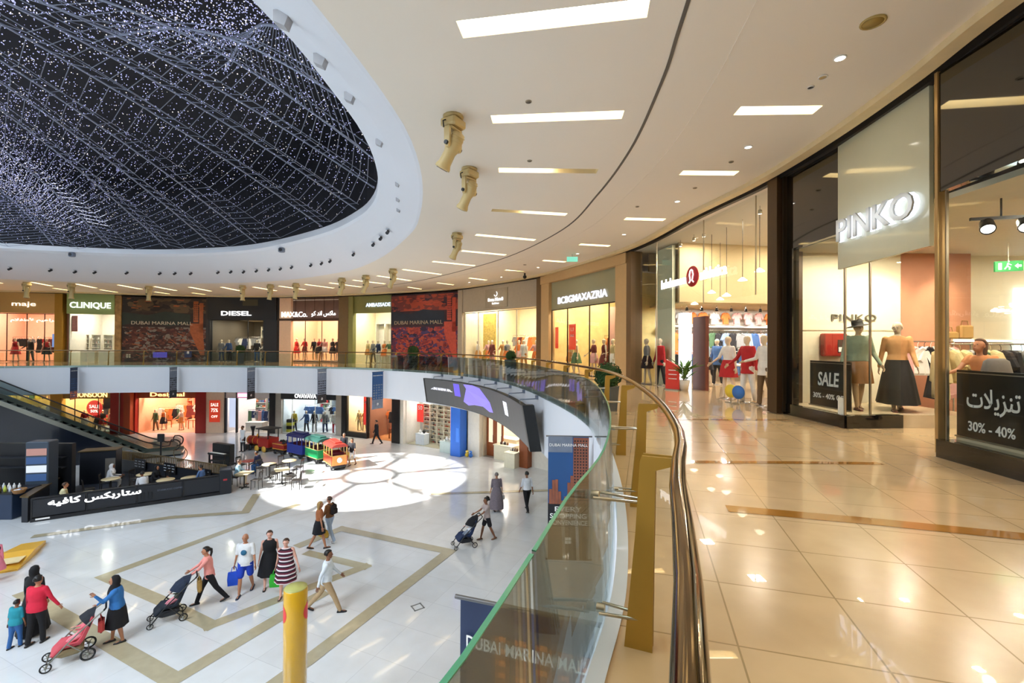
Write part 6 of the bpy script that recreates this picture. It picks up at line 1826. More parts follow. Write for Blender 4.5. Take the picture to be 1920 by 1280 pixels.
# 5 pink signed shop
F = LF(422, 508)
shop_shell(F, 3.9, 7, m_paleint, light='#fff0e4', power=190, floor=mat('white_gloss_floor', '#f3ece4', .2))
head_wall(F, 2.82, HL, m_paleint)
b = MB(F.M); b.box((F.W * .26, .1, 1.7), (.1, .2, 3.4)); b.box((F.W * .02, .1, 1.7), (.12, .2, 3.4)); structure(b, 'trim_dark_posts', m_blackp)
q = F.t('shop_sign', 'pink outlined blank sign over the bright pale shop', 'sign', F.W * .44, -.03, 3.06)
MB().bbox((0, 0, 0), (F.W * .30, .05, .34), .04).build('panel', emit('sign_pink', '#f08ab8', 1.2), q); MB().bbox((0, -.03, 0), (F.W * .27, .02, .24), .02).build('face', m_sign_white, q)
poster(F, F.W * .14, .3, .4, F.W * .16, 2.6, emit('lilac_poster', '#c9d4ee', .8), 'tall pale lilac poster at the left of the bright pale shop')
for i in range(3):
    rack(F, F.W * .3, F.W * .92, 1.4 + i * 1.5, 1.6 + .5 * i, ['#3a5a8c', '#8c8c8c', '#e8e4dc', '#d9a5a0', '#4a6a4a', '#b3262b', '#202f55', '#9db7c9'], ['shirt', 'coat', 'trousers'], ['on the front rail of the bright pale shop', 'on the middle rail of the bright pale shop', 'on the rear high rail of the bright pale shop'][i], 'clothes in the bright pale shop, rail %s' % 'abc'[i], step=.26)
table(F, F.W * .55, 1.0, 1.5, .8, .75, m_whitewall, 'white display table at the front of the bright pale shop', solid=True)
b = MB(LF(508, 530).M); FF = LF(508, 530); b.box((FF.W * .25, .1, HL / 2), (FF.W * .5, .5, HL)); structure(b, 'trim_black_pier', m_blackp)
b = MB(FF.M); b.box((FF.W * .75, .1, HL / 2), (FF.W * .5, .4, HL)); structure(b, 'trim_stone_pier', m_greyp2)
for i, (x, y_, l) in enumerate(((.42, 2.6, 'white goods shelf in the middle of the bright pale shop'), (.72, 3.2, 'white goods shelf right of the middle of the bright pale shop'))):
    shelf_unit(F, F.W * x, y_, F.W * .24, 2.6, 6, 5, m_whitewall, ['#3a5a8c', '#d9a5a0', '#4a6a4a', '#b3262b', '#8c8c8c', '#dd7a3a'], l, 'folded clothes pile on a white shelf of the bright pale shop', 'folded')
# 6 sports shop, dark header
F = LF(530, 632)
shop_shell(F, 3.5, 7, m_coolint, light='#f2f6ff', power=230, floor=mat('pale_grey_floor', '#dfe3e6', .2))
head_wall(F, 2.80, HL, mat('slate_header', '#23282e', .5), y=-.05, thick=.25)
sign(F, F.W * .46, 3.08, 'OVAVAVA', .34, 'white lettering on the slate header above the toy train', w=F.W * .40, y=-.19, bold=.03)
shop_glass(F, [0, F.W * .18, F.W * .60, F.W], .05, 2.8, mull=m_whitewall)
cc = ['#3a5a8c', '#202f55', '#e8e4dc', '#9db7c9', '#1e1d22', '#8c8c8c']
rack(F, F.W * .22, F.W * .55, 1.6, 2.0, ['#3a5a8c', '#7b8fae', '#202f55', '#3a5a8c'], ['shirt', 'trousers'], 'on the left rail of the slate header shop', 'blue clothes in the slate header shop', step=.26)
rack(F, F.W * .64, F.W * .96, 1.6, 2.0, cc, ['shirt', 'coat'], 'on the right rail of the slate header shop', 'clothes on the right of the slate header shop', step=.26)
rack(F, F.W * .2, F.W * .96, 3.6, 3.0, cc, ['shirt'], 'high at the back of the slate header shop', 'clothes high in the slate header shop', step=.34)
for i, (x, k, u_, l_) in enumerate(((.12, 'suit_a', '#c9b23c', '#1e1d22'), (.35, 'suit_b', '#3a5a8c', '#1e1d22'), (.50, 'suit_a', '#1e1d22', '#8c8c8c'), (.70, 'suit_b', '#8c8c8c', '#202f55'), (.88, 'suit_a', '#e8e4dc', '#b3262b'))):
    mannequin(F, k, F.W * x, .8, 0, random.uniform(-.4, .4), u_, l_, 'mannequin in %s and %s in the slate header shop' % (CNAME[u_], CNAME[l_]))
for px, l in ((560, 'tall white goods shelf, left, at the back of the slate header shop'), (585, 'tall white goods shelf, middle, at the back of the slate header shop'), (612, 'tall white goods shelf, right, at the back of the slate header shop')):
    shelf_unit(F, F.xd(px, 5.4), 5.4, 1.0, 2.7, 6, 4, m_whitewall, ['#3a5a8c', '#9db7c9', '#1e1d22', '#b3262b', '#8c8c8c', '#4a6a4a'], l, 'small goods box on the rear shelves of the slate header shop', 'box')
q = F.t('stacked_crates', 'yellow and black striped display block in the slate header shop window', 'box', F.W * .10, .45, 0.02)
for i in range(4): MB().bbox((0, 0, .14 + i * .27), (.5, .4, .25), .02).build('crate', mat('crate_yellow', '#d8cf3a', .5) if i % 2 == 0 else m_dark, q)
FF = LF(632, 652); b = MB(FF.M); b.box((FF.W * .3, .1, HL / 2), (FF.W * .6, .4, HL)); structure(b, 'trim_stone_pier', m_greyp2)
b = MB(FF.M); b.box((FF.W * .8, .05, HL / 2), (FF.W * .4, .5, HL)); structure(b, 'trim_black_pier', m_blackp)
# 7 dark framed window and dark entrance
F = LF(652, 692)
shop_shell(F, 3.8, 4, mat('warm_cream_wall', '#f2dcb4', .7), light='#ffe0b0', power=220)
head_wall(F, 3.3, HL, m_creamwall, y=.1); b = MB(F.M); b.box((F.W / 2, -.02, 3.28), (F.W, .2, .12)); b.box((F.W / 2, -.02, .2), (F.W, .25, .4)); b.box((.05, -.02, 1.7), (.1, .2, 3.3)); b.box((F.W - .06, -.02, 2), (.12, .2, HL)); structure(b, 'trim_black_frame', m_blackp)
shop_glass(F, [.1, F.W - .1], .4, 3.25, frame=False)
poster(F, F.W * .78, .3, .95, F.W * .26, 2.2, emit('poster_red', '#dc3a30', .8), 'tall red banner in the black framed window', (('SALE', .2, .4),))
for x, k, u_, l_ in ((.28, 'suit_a', '#d8c38f', '#d8c38f'), (.52, 'suit_b', '#c98f4e', '#d8c38f')):
    mannequin(F, k, F.W * x, .7, .35, random.uniform(-.3, .3), u_, l_, 'mannequin in %s clothes beside the red banner in the black framed window' % CNAME[u_], s=.95)
F = LF(692, 740)
shop_shell(F, 3.8, 7, mat('brown_shop_wall', '#8a6048', .7), light='#ffcf9a', power=260, floor=mat('amber_floor', '#c98f58', .3))
head_wall(F, 3.4, HL, m_blackp)
rack(F, F.W * .1, F.W * .9, 1.8, 1.9, ['#b3262b', '#1e1d22', '#6b2f2b', '#1e1d22', '#8c8c8c', '#dd7a3a'], ['coat', 'shirt', 'dress'], 'on the front rail of the dark entrance shop', 'clothes in the dark entrance shop', step=.25)
rack(F, F.W * .1, F.W * .9, 3.6, 2.8, ['#b3262b', '#1e1d22', '#6b2f2b', '#e8e4dc'], ['coat', 'shirt'], 'on the rear rail of the dark entrance shop', 'clothes at the back of the dark entrance shop', step=.3)
table(F, F.W * .7, 1.0, .9, .6, .8, m_redwood, 'red brown display table in the dark entrance shop')
F = LF(740, 760); b = MB(F.M); b.box((F.W * .35, .05, HL / 2), (F.W * .7, .6, HL)); structure(b, 'wall_black_pier', m_blackp)
b = MB(F.M); b.box((F.W * .85, .1, HL / 2), (F.W * .3, .5, HL)); structure(b, 'trim_white_pier', m_whitewall)
# 8 white shelved shop
F = LF(760, 860)
shop_shell(F, 3.6, 6, m_whitewall, light='#fffaf0', power=170, floor=mat('olive_grey_floor', '#b8b49c', .2))
head_wall(F, 3.4, HL, m_whitewall, y=-.02, thick=.3)
for i in range(4):
    shelf_unit(F, F.xd(803 + 13 * i, 1.3), 1.3, .62, 2.9, 9, 4, mat('cream_shelf', '#f2ecd6', .6), ['#b8483c', '#6a4a3a', '#e8e0d0', '#3a3a3a', '#c9a87a'], ['leftmost cream shoe shelf in the white shop', 'second cream shoe shelf from left in the white shop', 'third cream shoe shelf from left in the white shop', 'rightmost cream shoe shelf in the white shop'][i], 'shoe on a cream shelf of the white shop', 'shoe', fill=.8)
poster(F, F.xd(789, .6), .6, 1.6, .62, 1.3, emit('poster_red', '#dc3a30', .8), 'red poster hanging at the left in the white shop', (('50', .3, .4),))
poster(F, F.xd(851, .4), .4, 1.3, .5, 1.7, emit('poster_red', '#dc3a30', .8), 'red poster hanging at the right in the white shop', (('50', .25, .35),))
b = MB(F.M); b.box((F.W * .18, 1.4, 1.7), (F.W * .26, .1, 3.4)); structure(b, 'wall_grey_panel', mat('grey_panel', '#b9b9b2', .6))
table(F, F.W * .24, .6, .9, .6, .8, m_coolint, 'pale counter at the left front of the white shop', solid=True)
table(F, F.W * .86, -.2, 1.0, .7, .75, mat('aqua_counter', '#cfe0dc', .5), 'pale aqua counter beside the blue pillar', solid=True)
for k_, (x, l) in enumerate(((.20, 'white round item on the pale counter, left'), (.27, 'dark item on the pale counter, right'), (.84, 'white round item on the aqua counter, left'), (.90, 'white round item on the aqua counter, right'))):
    q = F.t('display_bag', l, 'bag', F.W * x, .6 if x < .5 else -.2, .8 if x < .5 else .75); b = MB(); b.ell((0, 0, .12), (.13, .08, .12), 10, 8); b.tube([(-.06, 0, .2), (-.04, 0, .32), (.04, 0, .32), (.06, 0, .2)], .01, 5); b.build('body', [m_lt, m_dark, m_lt, m_lt][k_], q)
# blue pillar and white pier
F = LF(862, 904)
q = F.t('blue_pillar', 'bright blue square pillar between the white shop and the wooden shop', 'pillar', F.W * .24, -.6, 0)
b = MB(); b.bbox((0, 0, 2.0), (.82, .7, 4.0), .02); b.build('shaft', m_blue, q); b = MB(); b.box((.2, -.356, 1.4), (.25, .01, .9)); b.build('panel', mat('blue_panel_light', '#4a8af0', .5), q)
b = MB(F.M); b.box((F.W * .75, .0, HL / 2), (F.W * .5, .5, HL)); structure(b, 'wall_pier', m_whitewall)
for x, y_, c_, l in ((.62, -.6, '#e0c040', 'small yellow toy at the foot of the white pier'), (.78, -.6, '#3a78d0', 'small blue toy at the foot of the white pier')):
    q = F.t('floor_toy', l, 'toy', F.W * x, y_, 0); b = MB(); b.ell((0, 0, .14), .14, 10, 8); b.ell((0, 0, .34), .1, 10, 8); b.build('body', mat('toy_' + c_[1:], c_, .5), q); b = MB(); b.ell((0, -.09, .34), (.04, .03, .03), 8, 6); b.build('muzzle', m_lt, q)
# 9 wooden shop
F = LF(904, 1002)
shop_shell(F, 3.5, 7, mat('oatmeal_wall', '#d8cdb8', .7), light='#fff0d4', power=380, floor=mat('grey_shop_floor', '#8f8c86', .35))
head_wall(F, 3.3, HL, m_whitewall, y=-.02, thick=.3)
for x, l in ((.10, 'left wooden framed glass door of the wooden shop'), (.27, 'right wooden framed glass door of the wooden shop')):
    q = F.t('wooden_door', l, 'door', F.W * x, .5, 0)
    w = F.W * .16; b = MB()
    for z0, z1 in ((0, .9), (2.6, 3.2)): b.box((0, 0, (z0 + z1) / 2), (w, .07, z1 - z0))
    for sx in (-1, 1): b.box((sx * (w / 2 - .07), 0, 1.75), (.14, .07, 1.7))
    b.build('frame', m_woodo, q); b = MB(); b.box((0, 0, 1.75), (w - .28, .02, 1.7)); b.build('pane', emit('lit_pane', '#ffeccc', .7), q)
    b = MB(); b.cyl((w * .3, -.07, 1.0), (w * .3, -.07, 1.4), .015); b.build('handle', m_chrome, q)
q = F.t('wood_pillar', 'orange brown wooden pillar at the right of the wooden shop', 'pillar', F.W * .93, -.5, 0); MB().bbox((0, 0, 1.9), (.6, .5, 3.8), .02).build('shaft', m_woodo, q)
for i, (x, y_, w, h, l) in enumerate(((F.xd(950, .3) / F.W, .3, 1.5, .95, 'white stepped counter, front left, of the wooden shop'), (F.xd(966, -.7) / F.W, -.9, .8, .9, 'white counter before the wooden pillar'), (F.xd(958, 2.0) / F.W, 2.0, 1.6, 1.0, 'white counter deep inside the wooden shop'))):
    table(F, F.W * x, y_, w, .8, h, mat('shop_counter_cream', '#ece6cc', .4), l, solid=True, name='counter')
random.seed(6)
for i in range(14):
    x, y_, z_ = ((F.xd(950, .3) / F.W - .08 + .022 * i, .2, .95) if i < 7 else (F.xd(966, -.7) / F.W - .07 + .02 * (i - 7), -.7, .9)); cc_ = random.choice(['#3a3030', '#c9b89a', '#e8e4dc', '#7a4a30'])
    q = MB(); q.lathe([(.001, 0), (.05, 0), (.055, .1), (.02, .16), (.02, .2), (.001, .2)], 8); o = q.build('bottle', mat('goods_' + cc_[1:], cc_, .4)); o.location = F.P(F.W * x, y_, z_); tag(o, 'small bottle on the white counters of the wooden shop', 'bottle', 'bottles on the white counters')
F = LF(1002, 1050); b = MB(F.M); b.box((F.W / 2, .0, HL / 2), (F.W, .5, HL)); structure(b, 'wall_white', m_whitewall)
# ================================================================ escalator
m_esc = mat('escalator_cladding', '#151a24', .15, vary=.1, coat=.4)
m_escs = mat('escalator_steel', '#8f8f84', .3, metal=.7)
m_rubber = mat('black_rubber', '#0e0e10', .5)
m_escglass = glass('escalator_glass', '#b9c6c6', .9)
ESC = thing('escalator', 'long escalator with dark blue cladding rising to the left edge', 'escalator', (-23.4, 29.1, LOW), math.atan2(-.5, -.866))
# local x runs up the flight
RISE = math.tan(R(30)); SL_ = 5.8 / RISE
def ez(x): return 0 if x < 0 else min(5.8, x * RISE)
for sy in (-.75, .75):
    b = MB(); o = [(-1.9, 0), (-1.9, .12), (0, .12), (SL_, 5.92), (SL_ + .6, 5.92), (SL_ + .6, 0)]
    b.prism([(x, sy - .05, z) for x, z in o], (0, .1, 0)); b.build('side_cladding', m_esc, ESC)
    b = MB(); o = [(-1.9, .12), (0.1, .12), (SL_, 5.92), (SL_, 6.16), (0, .34), (-1.9, .34)]
    b.prism([(x, sy - .07, z) for x, z in o], (0, .14, 0)); b.build('skirt_band', m_escs, ESC)
    b = MB(); o = [(-1.7, .34), (0, .34), (SL_, 6.16), (SL_, 6.85), (0, 1.03), (-1.5, 1.0), (-1.75, .8)]
    b.add([(x, sy, z) for x, z in o], [list(range(len(o)))]); g = b.build('side_glass', m_escglass, ESC)
    b = MB(); pts = [(-1.5, sy, .36), (-1.78, sy, .5), (-1.85, sy, .8), (-1.7, sy, 1.0), (-1.4, sy, 1.06), (0, sy, 1.08), (SL_, sy, 6.9), (SL_ + .6, sy, 6.95)]
    b.tube(catmull(pts, sub=4), .04, 8); b.build('handrail', m_rubber, ESC)
for i in range(26):
    x = i * .4 - .3; b = MB(); z = ez(x) + .16
    b.bbox((x + .2, 0, z - .09), (.40, 1.25, .18), .01); b.build('step', m_escs, ESC)
b = MB(); b.box((-1.15, 0, .08), (1.7, 1.3, .16)); b.build('landing_plate', m_escs, ESC)

# ================================================================ dark cafe island
m_cafe = mat('cafe_dark_panel', '#22252c', .35, vary=.08)
m_cafe2 = mat('cafe_black_board', '#17181c', .4)
m_cafefloor = mat('cafe_floor', '#3a3f4a', .35, vary=.15)
m_navyb = mat('navy_counter_front', '#27364e', .4, vary=.05)
m_bronzeslat = mat('bronze_slat', '#6a5634', .4, metal=.4)
Z0 = LOW
def wpt(x, y, z=0.0): return Vector((x, y, LOW + z))
pA, pB = wpt(-19.36, 18.32), wpt(-13.8, 21.92)
back = catmull([(-21.9, 25.4), (-20.6, 24.95), (-18.8, 24.3), (-16.9, 23.55), (-15.2, 22.85), (-14.1, 22.5)], sub=5)
b = MB(); loop = [(-19.36, 18.4), (-13.85, 21.97)] + [(p.x, p.y) for p in back[::-1]] + [(-21.9, 22.6)]
b.prism([(p[0], p[1], LOW + .004) for p in loop], (0, 0, .03)); structure(b, 'floor_cafe', m_cafefloor)
FC = Frame(pA, pB, LOW)
q = thing('cafe_barrier', 'long dark cafe barrier with white Arabic lettering along its front', 'barrier', FC.A, FC.ang)
W = FC.W
MB().box((W / 2, .06, .07), (W, .2, .14)).build('kerb', m_cafe2, q)
for i in range(4):
    x0, x1 = W * i / 4 + .02, W * (i + 1) / 4 - .02
    MB().bbox(((x0 + x1) / 2, .06, .52), (x1 - x0, .06, .72), .01).build('panel', m_cafe, q)
    MB().box((x0, .06, .5), (.05, .1, .82)).build('post', m_cafe2, q)
MB().box((W / 2, .06, .92), (W, .12, .05)).build('top_rail', m_cafe2, q)
lettering('\uFEEA\uFEF4\uFED3\uFE8E\uFEDB \uFEB2\uFEDC\uFE91\uFEAD\uFE8E\uFE98\uFEB3', .34, m_sign_white, q, (W * .30, .01, .66), (1, 0, 0), depth=.02, bold=.03, width=W * .45)
lettering('STARBUCKS COFFEE', .07, m_greyp, q, (W * .68, .01, .60), (1, 0, 0), depth=.01, width=W * .14)
MB().box((W * .055, -.05, .10), (.42, .02, .06)).build('white_label', m_lt, q)
for k in range(5): MB().box((W * (.50 + .02 * k), .0, .42 + .03 * (k % 2)), (.05, .02, .3)).build('silhouette', m_cafe2, q)
# round end piece
q = thing('cafe_barrier_end', 'dark end box of the cafe barrier with small red and white print', 'barrier', wpt(-13.95, 22.2), FC.ang)
MB().bbox((0, 0, .58), (.5, .75, 1.16), .03).build('casing', m_cafe, q)
MB().box((-.02, -.385, .7), (.16, .01, .08)).build('print', mat('print_red', '#b8323a', .5), q)
# slatted curved rail at the back
q = thing('slatted_railing', 'curved bronze slatted railing along the back of the cafe', 'railing', wpt(back[len(back) // 2].x, back[len(back) // 2].y))
ro_ = Vector(q.location)
b = MB(); b.tube([Vector((p.x, p.y, LOW + 1.22)) - ro_ for p in back], .03, 8); b.build('top_rail', m_bronzeslat, q)
b = MB(); b.tube([Vector((p.x, p.y, LOW + .78)) - ro_ for p in back], .02, 6); b.build('lower_rail', m_bronzeslat, q)
bc = catmull([(p.x, p.y) for p in back], sub=3)
for i in range(0, len(bc), 1):
    p = Vector((bc[i].x, bc[i].y, LOW)) - ro_
    if i % 1 == 0: b = MB(); b.box((p.x, p.y, 1.0), (.035, .035, .42)); b.build('slat', m_bronzeslat, q)
for i in range(len(back) - 1):
    a, c = back[i], back[i + 1]; d = c - a
    b = MB(); b.obb(Vector((a.x, a.y, LOW + .02)) - ro_, Vector((d.x, d.y, 0)), (0, .05, 0), (0, 0, .74)); b.build('base_panel', m_cafe, q)
for i, (t, l) in enumerate(((6, 'black menu board with white chalk writing, left, on the slatted railing'), (12, 'black menu board, middle, on the slatted railing'), (19, 'black menu board with white pictures, right, on the slatted railing'))):
    a = back[t]; r = thing('menu_board', l, 'board', wpt(a.x + .1, a.y - .14, .42), math.atan2(-.38, .92))
    MB().box((0, 0, .26), (.95, .03, .55)).build('board', m_cafe2, r)
    b = MB(); random.seed(t)
    for k in range(9): b.box((-.35 + (k % 3) * .33 + random.uniform(-.04, .04), -.02, .12 + (k // 3) * .14), (random.uniform(.08, .24), .006, .035))
    b.build('chalk_marks', mat('chalk', '#b9bfc6', .8), r)
# left side partition and tall panels
b = MB(); b.obb(wpt(-19.45, 18.3), wpt(-21.5, 22.3) - wpt(-19.45, 18.3), (-.25, 0, 0), (0, 0, 1.0)); b.slot(1); b.obb(wpt(-19.40, 18.28, 1.0), wpt(-21.5, 22.3) - wpt(-19.45, 18.3), (-.36, 0, 0), (0, 0, .05))
tag(b.build('cafe_partition', [m_cafe, m_bronzeslat]), 'low dark diagonal partition with bronze top between kiosk and cafe', 'partition')
q = thing('cafe_cabinet', 'tall dark cabinet block behind the diagonal partition under the escalator', 'cabinet', wpt(-21.3, 23.6), .35)
MB().bbox((0, 0, .85), (1.5, .7, 1.7), .02).build('body', m_cafe, q); MB().box((.52, -.36, .75), (.42, .02, 1.1)).build('metal_panel', mat('brushed_panel_grey', '#8b8780', .3, metal=.5), q)
MB().box((0, 0, 1.72), (1.6, .8, .04)).build('cabinet_top', m_bronzeslat, q)
# kiosk with fridge, baskets and packs
q = thing('kiosk_counter', 'navy fronted kiosk counter at the left edge of the lower floor', 'counter', wpt(-21.6, 18.6), math.atan2(.02, 1))
MB().bbox((-.9, .5, .52), (4.2, 1.1, 1.04), .02).build('body', m_navyb, q); MB().box((-.9, .5, 1.06), (4.3, 1.2, .04)).build('counter_top', m_cafe2, q)
MB().box((-.9, 2.4, 1.3), (4.6, .2, 2.6)).build('rear_wall', m_cafe2, q)
b = MB(); b.box((-.9, 2.2, 1.55), (4.2, .35, .04)); b.box((-.9, 2.2, 2.0), (4.2, .35, .04)); b.build('rear_shelf', m_cafe, q)
q = thing('drinks_fridge', 'upright drinks fridge with lit blue and white rows on the kiosk', 'fridge', wpt(-20.75, 19.9, .0), .2)
MB().bbox((0, .25, 1.45), (.86, .6, 2.9), .03).build('casing', mat('fridge_grey', '#3a4654', .4), q)
for i in range(4): MB().box((0, -.06, 1.35 + i * .37), (.74, .02, .3)).build('shelf_row', [emit('row_blue', '#3c5a8a', .5), emit('row_white', '#dfe6f0', .6), emit('row_blue', '#3c5a8a', .5), emit('row_brown', '#b98a80', .5)][i], q)
random.seed(3)
for i in range(26):
    x, y_ = -23.3 + (i % 13) * .22, 18.75 + (i // 13) * .35
    cc_ = random.choice(['#c9d65a', '#f0f0f0', '#6a98d8', '#dfe6ee', '#8a6a40', '#e8e4dc'])
    b = MB(); b.lathe([(.001, 0), (.05, 0), (.05, .16), (.02, .22), (.02, .26), (.001, .26)], 8); o = b.build('drink_bottle', mat('goods_' + cc_[1:], cc_, .4)); o.location = wpt(x, y_, 1.08)
    tag(o, '%s bottle on the kiosk counter at the left edge' % {'#c9d65a': 'yellow green', '#f0f0f0': 'white', '#6a98d8': 'blue', '#dfe6ee': 'pale', '#8a6a40': 'brown', '#e8e4dc': 'cream'}[cc_], 'bottle', 'bottles on the kiosk counter')
for x, y_, l in ((-20.15, 18.62, 'wicker basket of white packets on the right end of the kiosk'), (-21.2, 18.5, 'wicker basket of blue and white packets on the kiosk')):
    r = thing('wicker_basket', l, 'basket', wpt(x, y_, 1.08)); b = MB(); b.lathe([(.001, 0), (.16, 0), (.24, .17), (.22, .17), (.15, .02), (.001, .02)], 16); b.build('bowl', mat('wicker', '#8a6238', .8, vary=.5, scale=40), r)
    for k in range(9):
        a = k * .7; o = MB().bbox((0, 0, 0), (.12, .08, .05), .02).build('packet', mat('packet_white', '#e6ebf2', .5) if k % 3 else mat('packet_blue', '#4a78c0', .5)); o.location = wpt(x + .12 * math.cos(a) * (k % 3) / 2, y_ + .12 * math.sin(a) * (k % 3) / 2, 1.17 + .03 * (k // 3)); o.rotation_euler = (0, 0, a)
        tag(o, '%s packet in a wicker basket on the kiosk' % ('white' if k % 3 else 'blue'), 'packet', 'packets in the kiosk baskets')

# ================================================================ tables and chairs
m_top = mat('pale_wood_top', '#d9c79c', .4, vary=.1)
m_chair = mat('black_chair_wood', '#2b2622', .45)
def cafe_table(x, y, label, square=False, m_=None):
    r = thing('cafe_table', label, 'table', wpt(x, y), random.uniform(0, 1), 'cafe tables')
    b = MB()
    if square: b.bbox((0, 0, .735), (.68, .68, .04), .015)
    else: b.lathe([(.001, .715), (.36, .715), (.37, .73), (.36, .75), (.001, .75)], 24)
    b.build('table_top', m_ or m_top, r)
    MB().cyl((0, 0, .03), (0, 0, .72), .03, n=8).build('pedestal', m_dark, r)
    b = MB(); b.bbox((0, 0, .02), (.5, .06, .04), .01); b.bbox((0, 0, .02), (.06, .5, .04), .01); b.build('foot', m_dark, r)
    return r
def build_chair():
    r = thing('cafe_chair', 'x', 'chair', (0, 0, -40))
    MB().bbox((0, 0, .45), (.42, .42, .035), .012).build('seat', m_chair, r)
    for sx in (-1, 1):
        MB().cyl((sx * .18, .18, 0), (sx * .17, .17, .44), .016, n=6).build('leg', m_chair, r)
        b = MB(); b.tube([(sx * .18, -.20, 0), (sx * .175, -.18, .45), (sx * .175, -.235, .88)], .017, 6); b.build('leg', m_chair, r)
    b = MB(); b.bbox((0, -.23, .84), (.37, .02, .09), .008); b.build('top_rail', m_chair, r)
    for k in range(5): MB().cyl((-.13 + k * .065, -.19, .47), (-.13 + k * .065, -.232, .81), .008, n=5).build('spindle', m_chair, r)
    return r
chp = build_chair(); chs = snapshot(chp); first = [True]
def chair(x, y, rz, label):
    if first[0]:
        first[0] = False; chp.location = wpt(x, y); chp.rotation_euler = (0, 0, R(rz)); chp['label'] = label; chp['group'] = 'black cafe chairs'; return chp
    return copy_tree(chp, wpt(x, y), R(rz), label, 'black cafe chairs', tree=chs)
inside = [(-19.2, 21.8, 'round cafe table before the man in white, inside the dark cafe'), (-16.5, 21.7, 'round table second from the right inside the dark cafe'), (-15.6, 22.05, 'rightmost round table inside the dark cafe'), (-18.2, 22.6, 'round table near the slatted railing inside the dark cafe'), (-18.4, 19.7, 'round table nearest the Arabic lettering inside the dark cafe')]
for x, y, l in inside: cafe_table(x, y, l)
for i, (x, y, rz) in enumerate(((-19.8, 22.2, -60), (-19.7, 21.2, -40), (-17.2, 22.0, -90), (-16.1, 21.05, 0), (-15.0, 22.0, 90), (-17.5, 22.9, 90), (-18.9, 22.9, -90), (-18.9, 19.4, -60), (-17.7, 20.2, 120), (-17.7, 20.9, 150))):
    chair(x, y, rz, 'black chair inside the dark cafe')
out_t = [(-13.45, 22.9, 'square cream table just outside the cafe barrier end', True), (-13.1, 24.6, 'round cream table behind the square one outside the cafe', False), (-11.9, 23.6, 'pale table standing alone between four chairs at the edge of the sun patch', True), (-14.6, 25.3, 'reddish round table by the seated person in dark blue', False), (-12.4, 25.4, 'small round cream table left of the toy train', False)]
for x, y, l, s_ in out_t: cafe_table(x, y, l, s_, mat('reddish_top', '#a84a3c', .4) if 'reddish' in l else None)
for i, (x, y, rz, l) in enumerate(((-12.75, 22.75, 90, 'black chair right of the square cream table'), (-14.1, 23.2, -80, 'black chair left of the square cream table'), (-12.5, 24.2, 60, 'black chair beside the round cream table'), (-13.7, 24.9, -120, 'black chair behind the round cream table'),
      (-12.45, 23.95, -130, 'black chair behind the lone pale table'), (-11.3, 23.3, 80, 'black chair right of the lone pale table'), (-10.75, 22.75, 100, 'rightmost black chair standing in the sun patch'), (-15.2, 25.6, -100, 'black chair left of the reddish table'), (-14.9, 24.6, -10, 'black chair before the reddish table'), (-11.8, 25.2, 90, 'black chair left of the toy train cars'), (-13.0, 25.9, -120, 'black chair behind the small round table'))):
    chair(x, y, rz, l)
# small things outside the cafe
q = thing('upright_piano', 'black upright piano near the toy train engine', 'piano', wpt(-17.3, 27.3), R(-22))
MB().bbox((0, 0, .62), (1.5, .34, 1.24), .02).build('case', m_blackp, q); MB().bbox((0, -.3, .68), (1.45, .36, .12), .02).build('key_shelf', m_blackp, q)
b = MB(); b.box((0, -.36, .75), (1.25, .16, .02)); b.build('keys', m_lt, q)
for sx in (-1, 1): MB().box((sx * .66, -.4, .31), (.07, .07, .62)).build('leg', m_blackp, q)
q = thing('piano_bench', 'black bench before the upright piano', 'bench', wpt(-17.1, 26.4), R(-22)); MB().bbox((0, 0, .46), (.8, .36, .08), .02).build('seat', m_blackp, q)
for sx in (-1, 1):
    for sy in (-1, 1): MB().box((sx * .35, sy * .14, .21), (.04, .04, .42)).build('leg', m_blackp, q)
q = thing('information_post', 'dark information post on the floor near the escalator foot', 'post', wpt(-21.3, 27.6)); MB().cyl((0, 0, 0), (0, 0, 1.3), .05).build('pole', m_blackp, q); b = MB(); b.bbox((0, 0, 1.5), (.4, .12, .5), .03); b.build('head', m_blackp, q); MB().cyl((0, 0, 0), (0, 0, .03), .22, n=16).build('base', m_blackp, q)
q = thing('ring_sculpture', 'thin metal ring standing beside the information post', 'sculpture', wpt(-20.4, 28.0)); b = MB(); b.tube([(.42 * math.cos(a), 0, .48 + .42 * math.sin(a)) for a in [k * PI / 12 for k in range(24)]], .02, 6, closed=True); b.build('ring', m_bronzeslat, q); MB().box((0, 0, .03), (.3, .2, .06)).build('base', m_blackp, q)
q = thing('litter_bin', 'small grey litter bin near the escalator foot', 'bin', wpt(-22.6, 26.7)); MB().bbox((0, 0, .45), (.4, .4, .9), .04).build('body', m_greyp, q); MB().box((0, -.2, .75), (.26, .02, .1)).build('slot', m_dark, q)
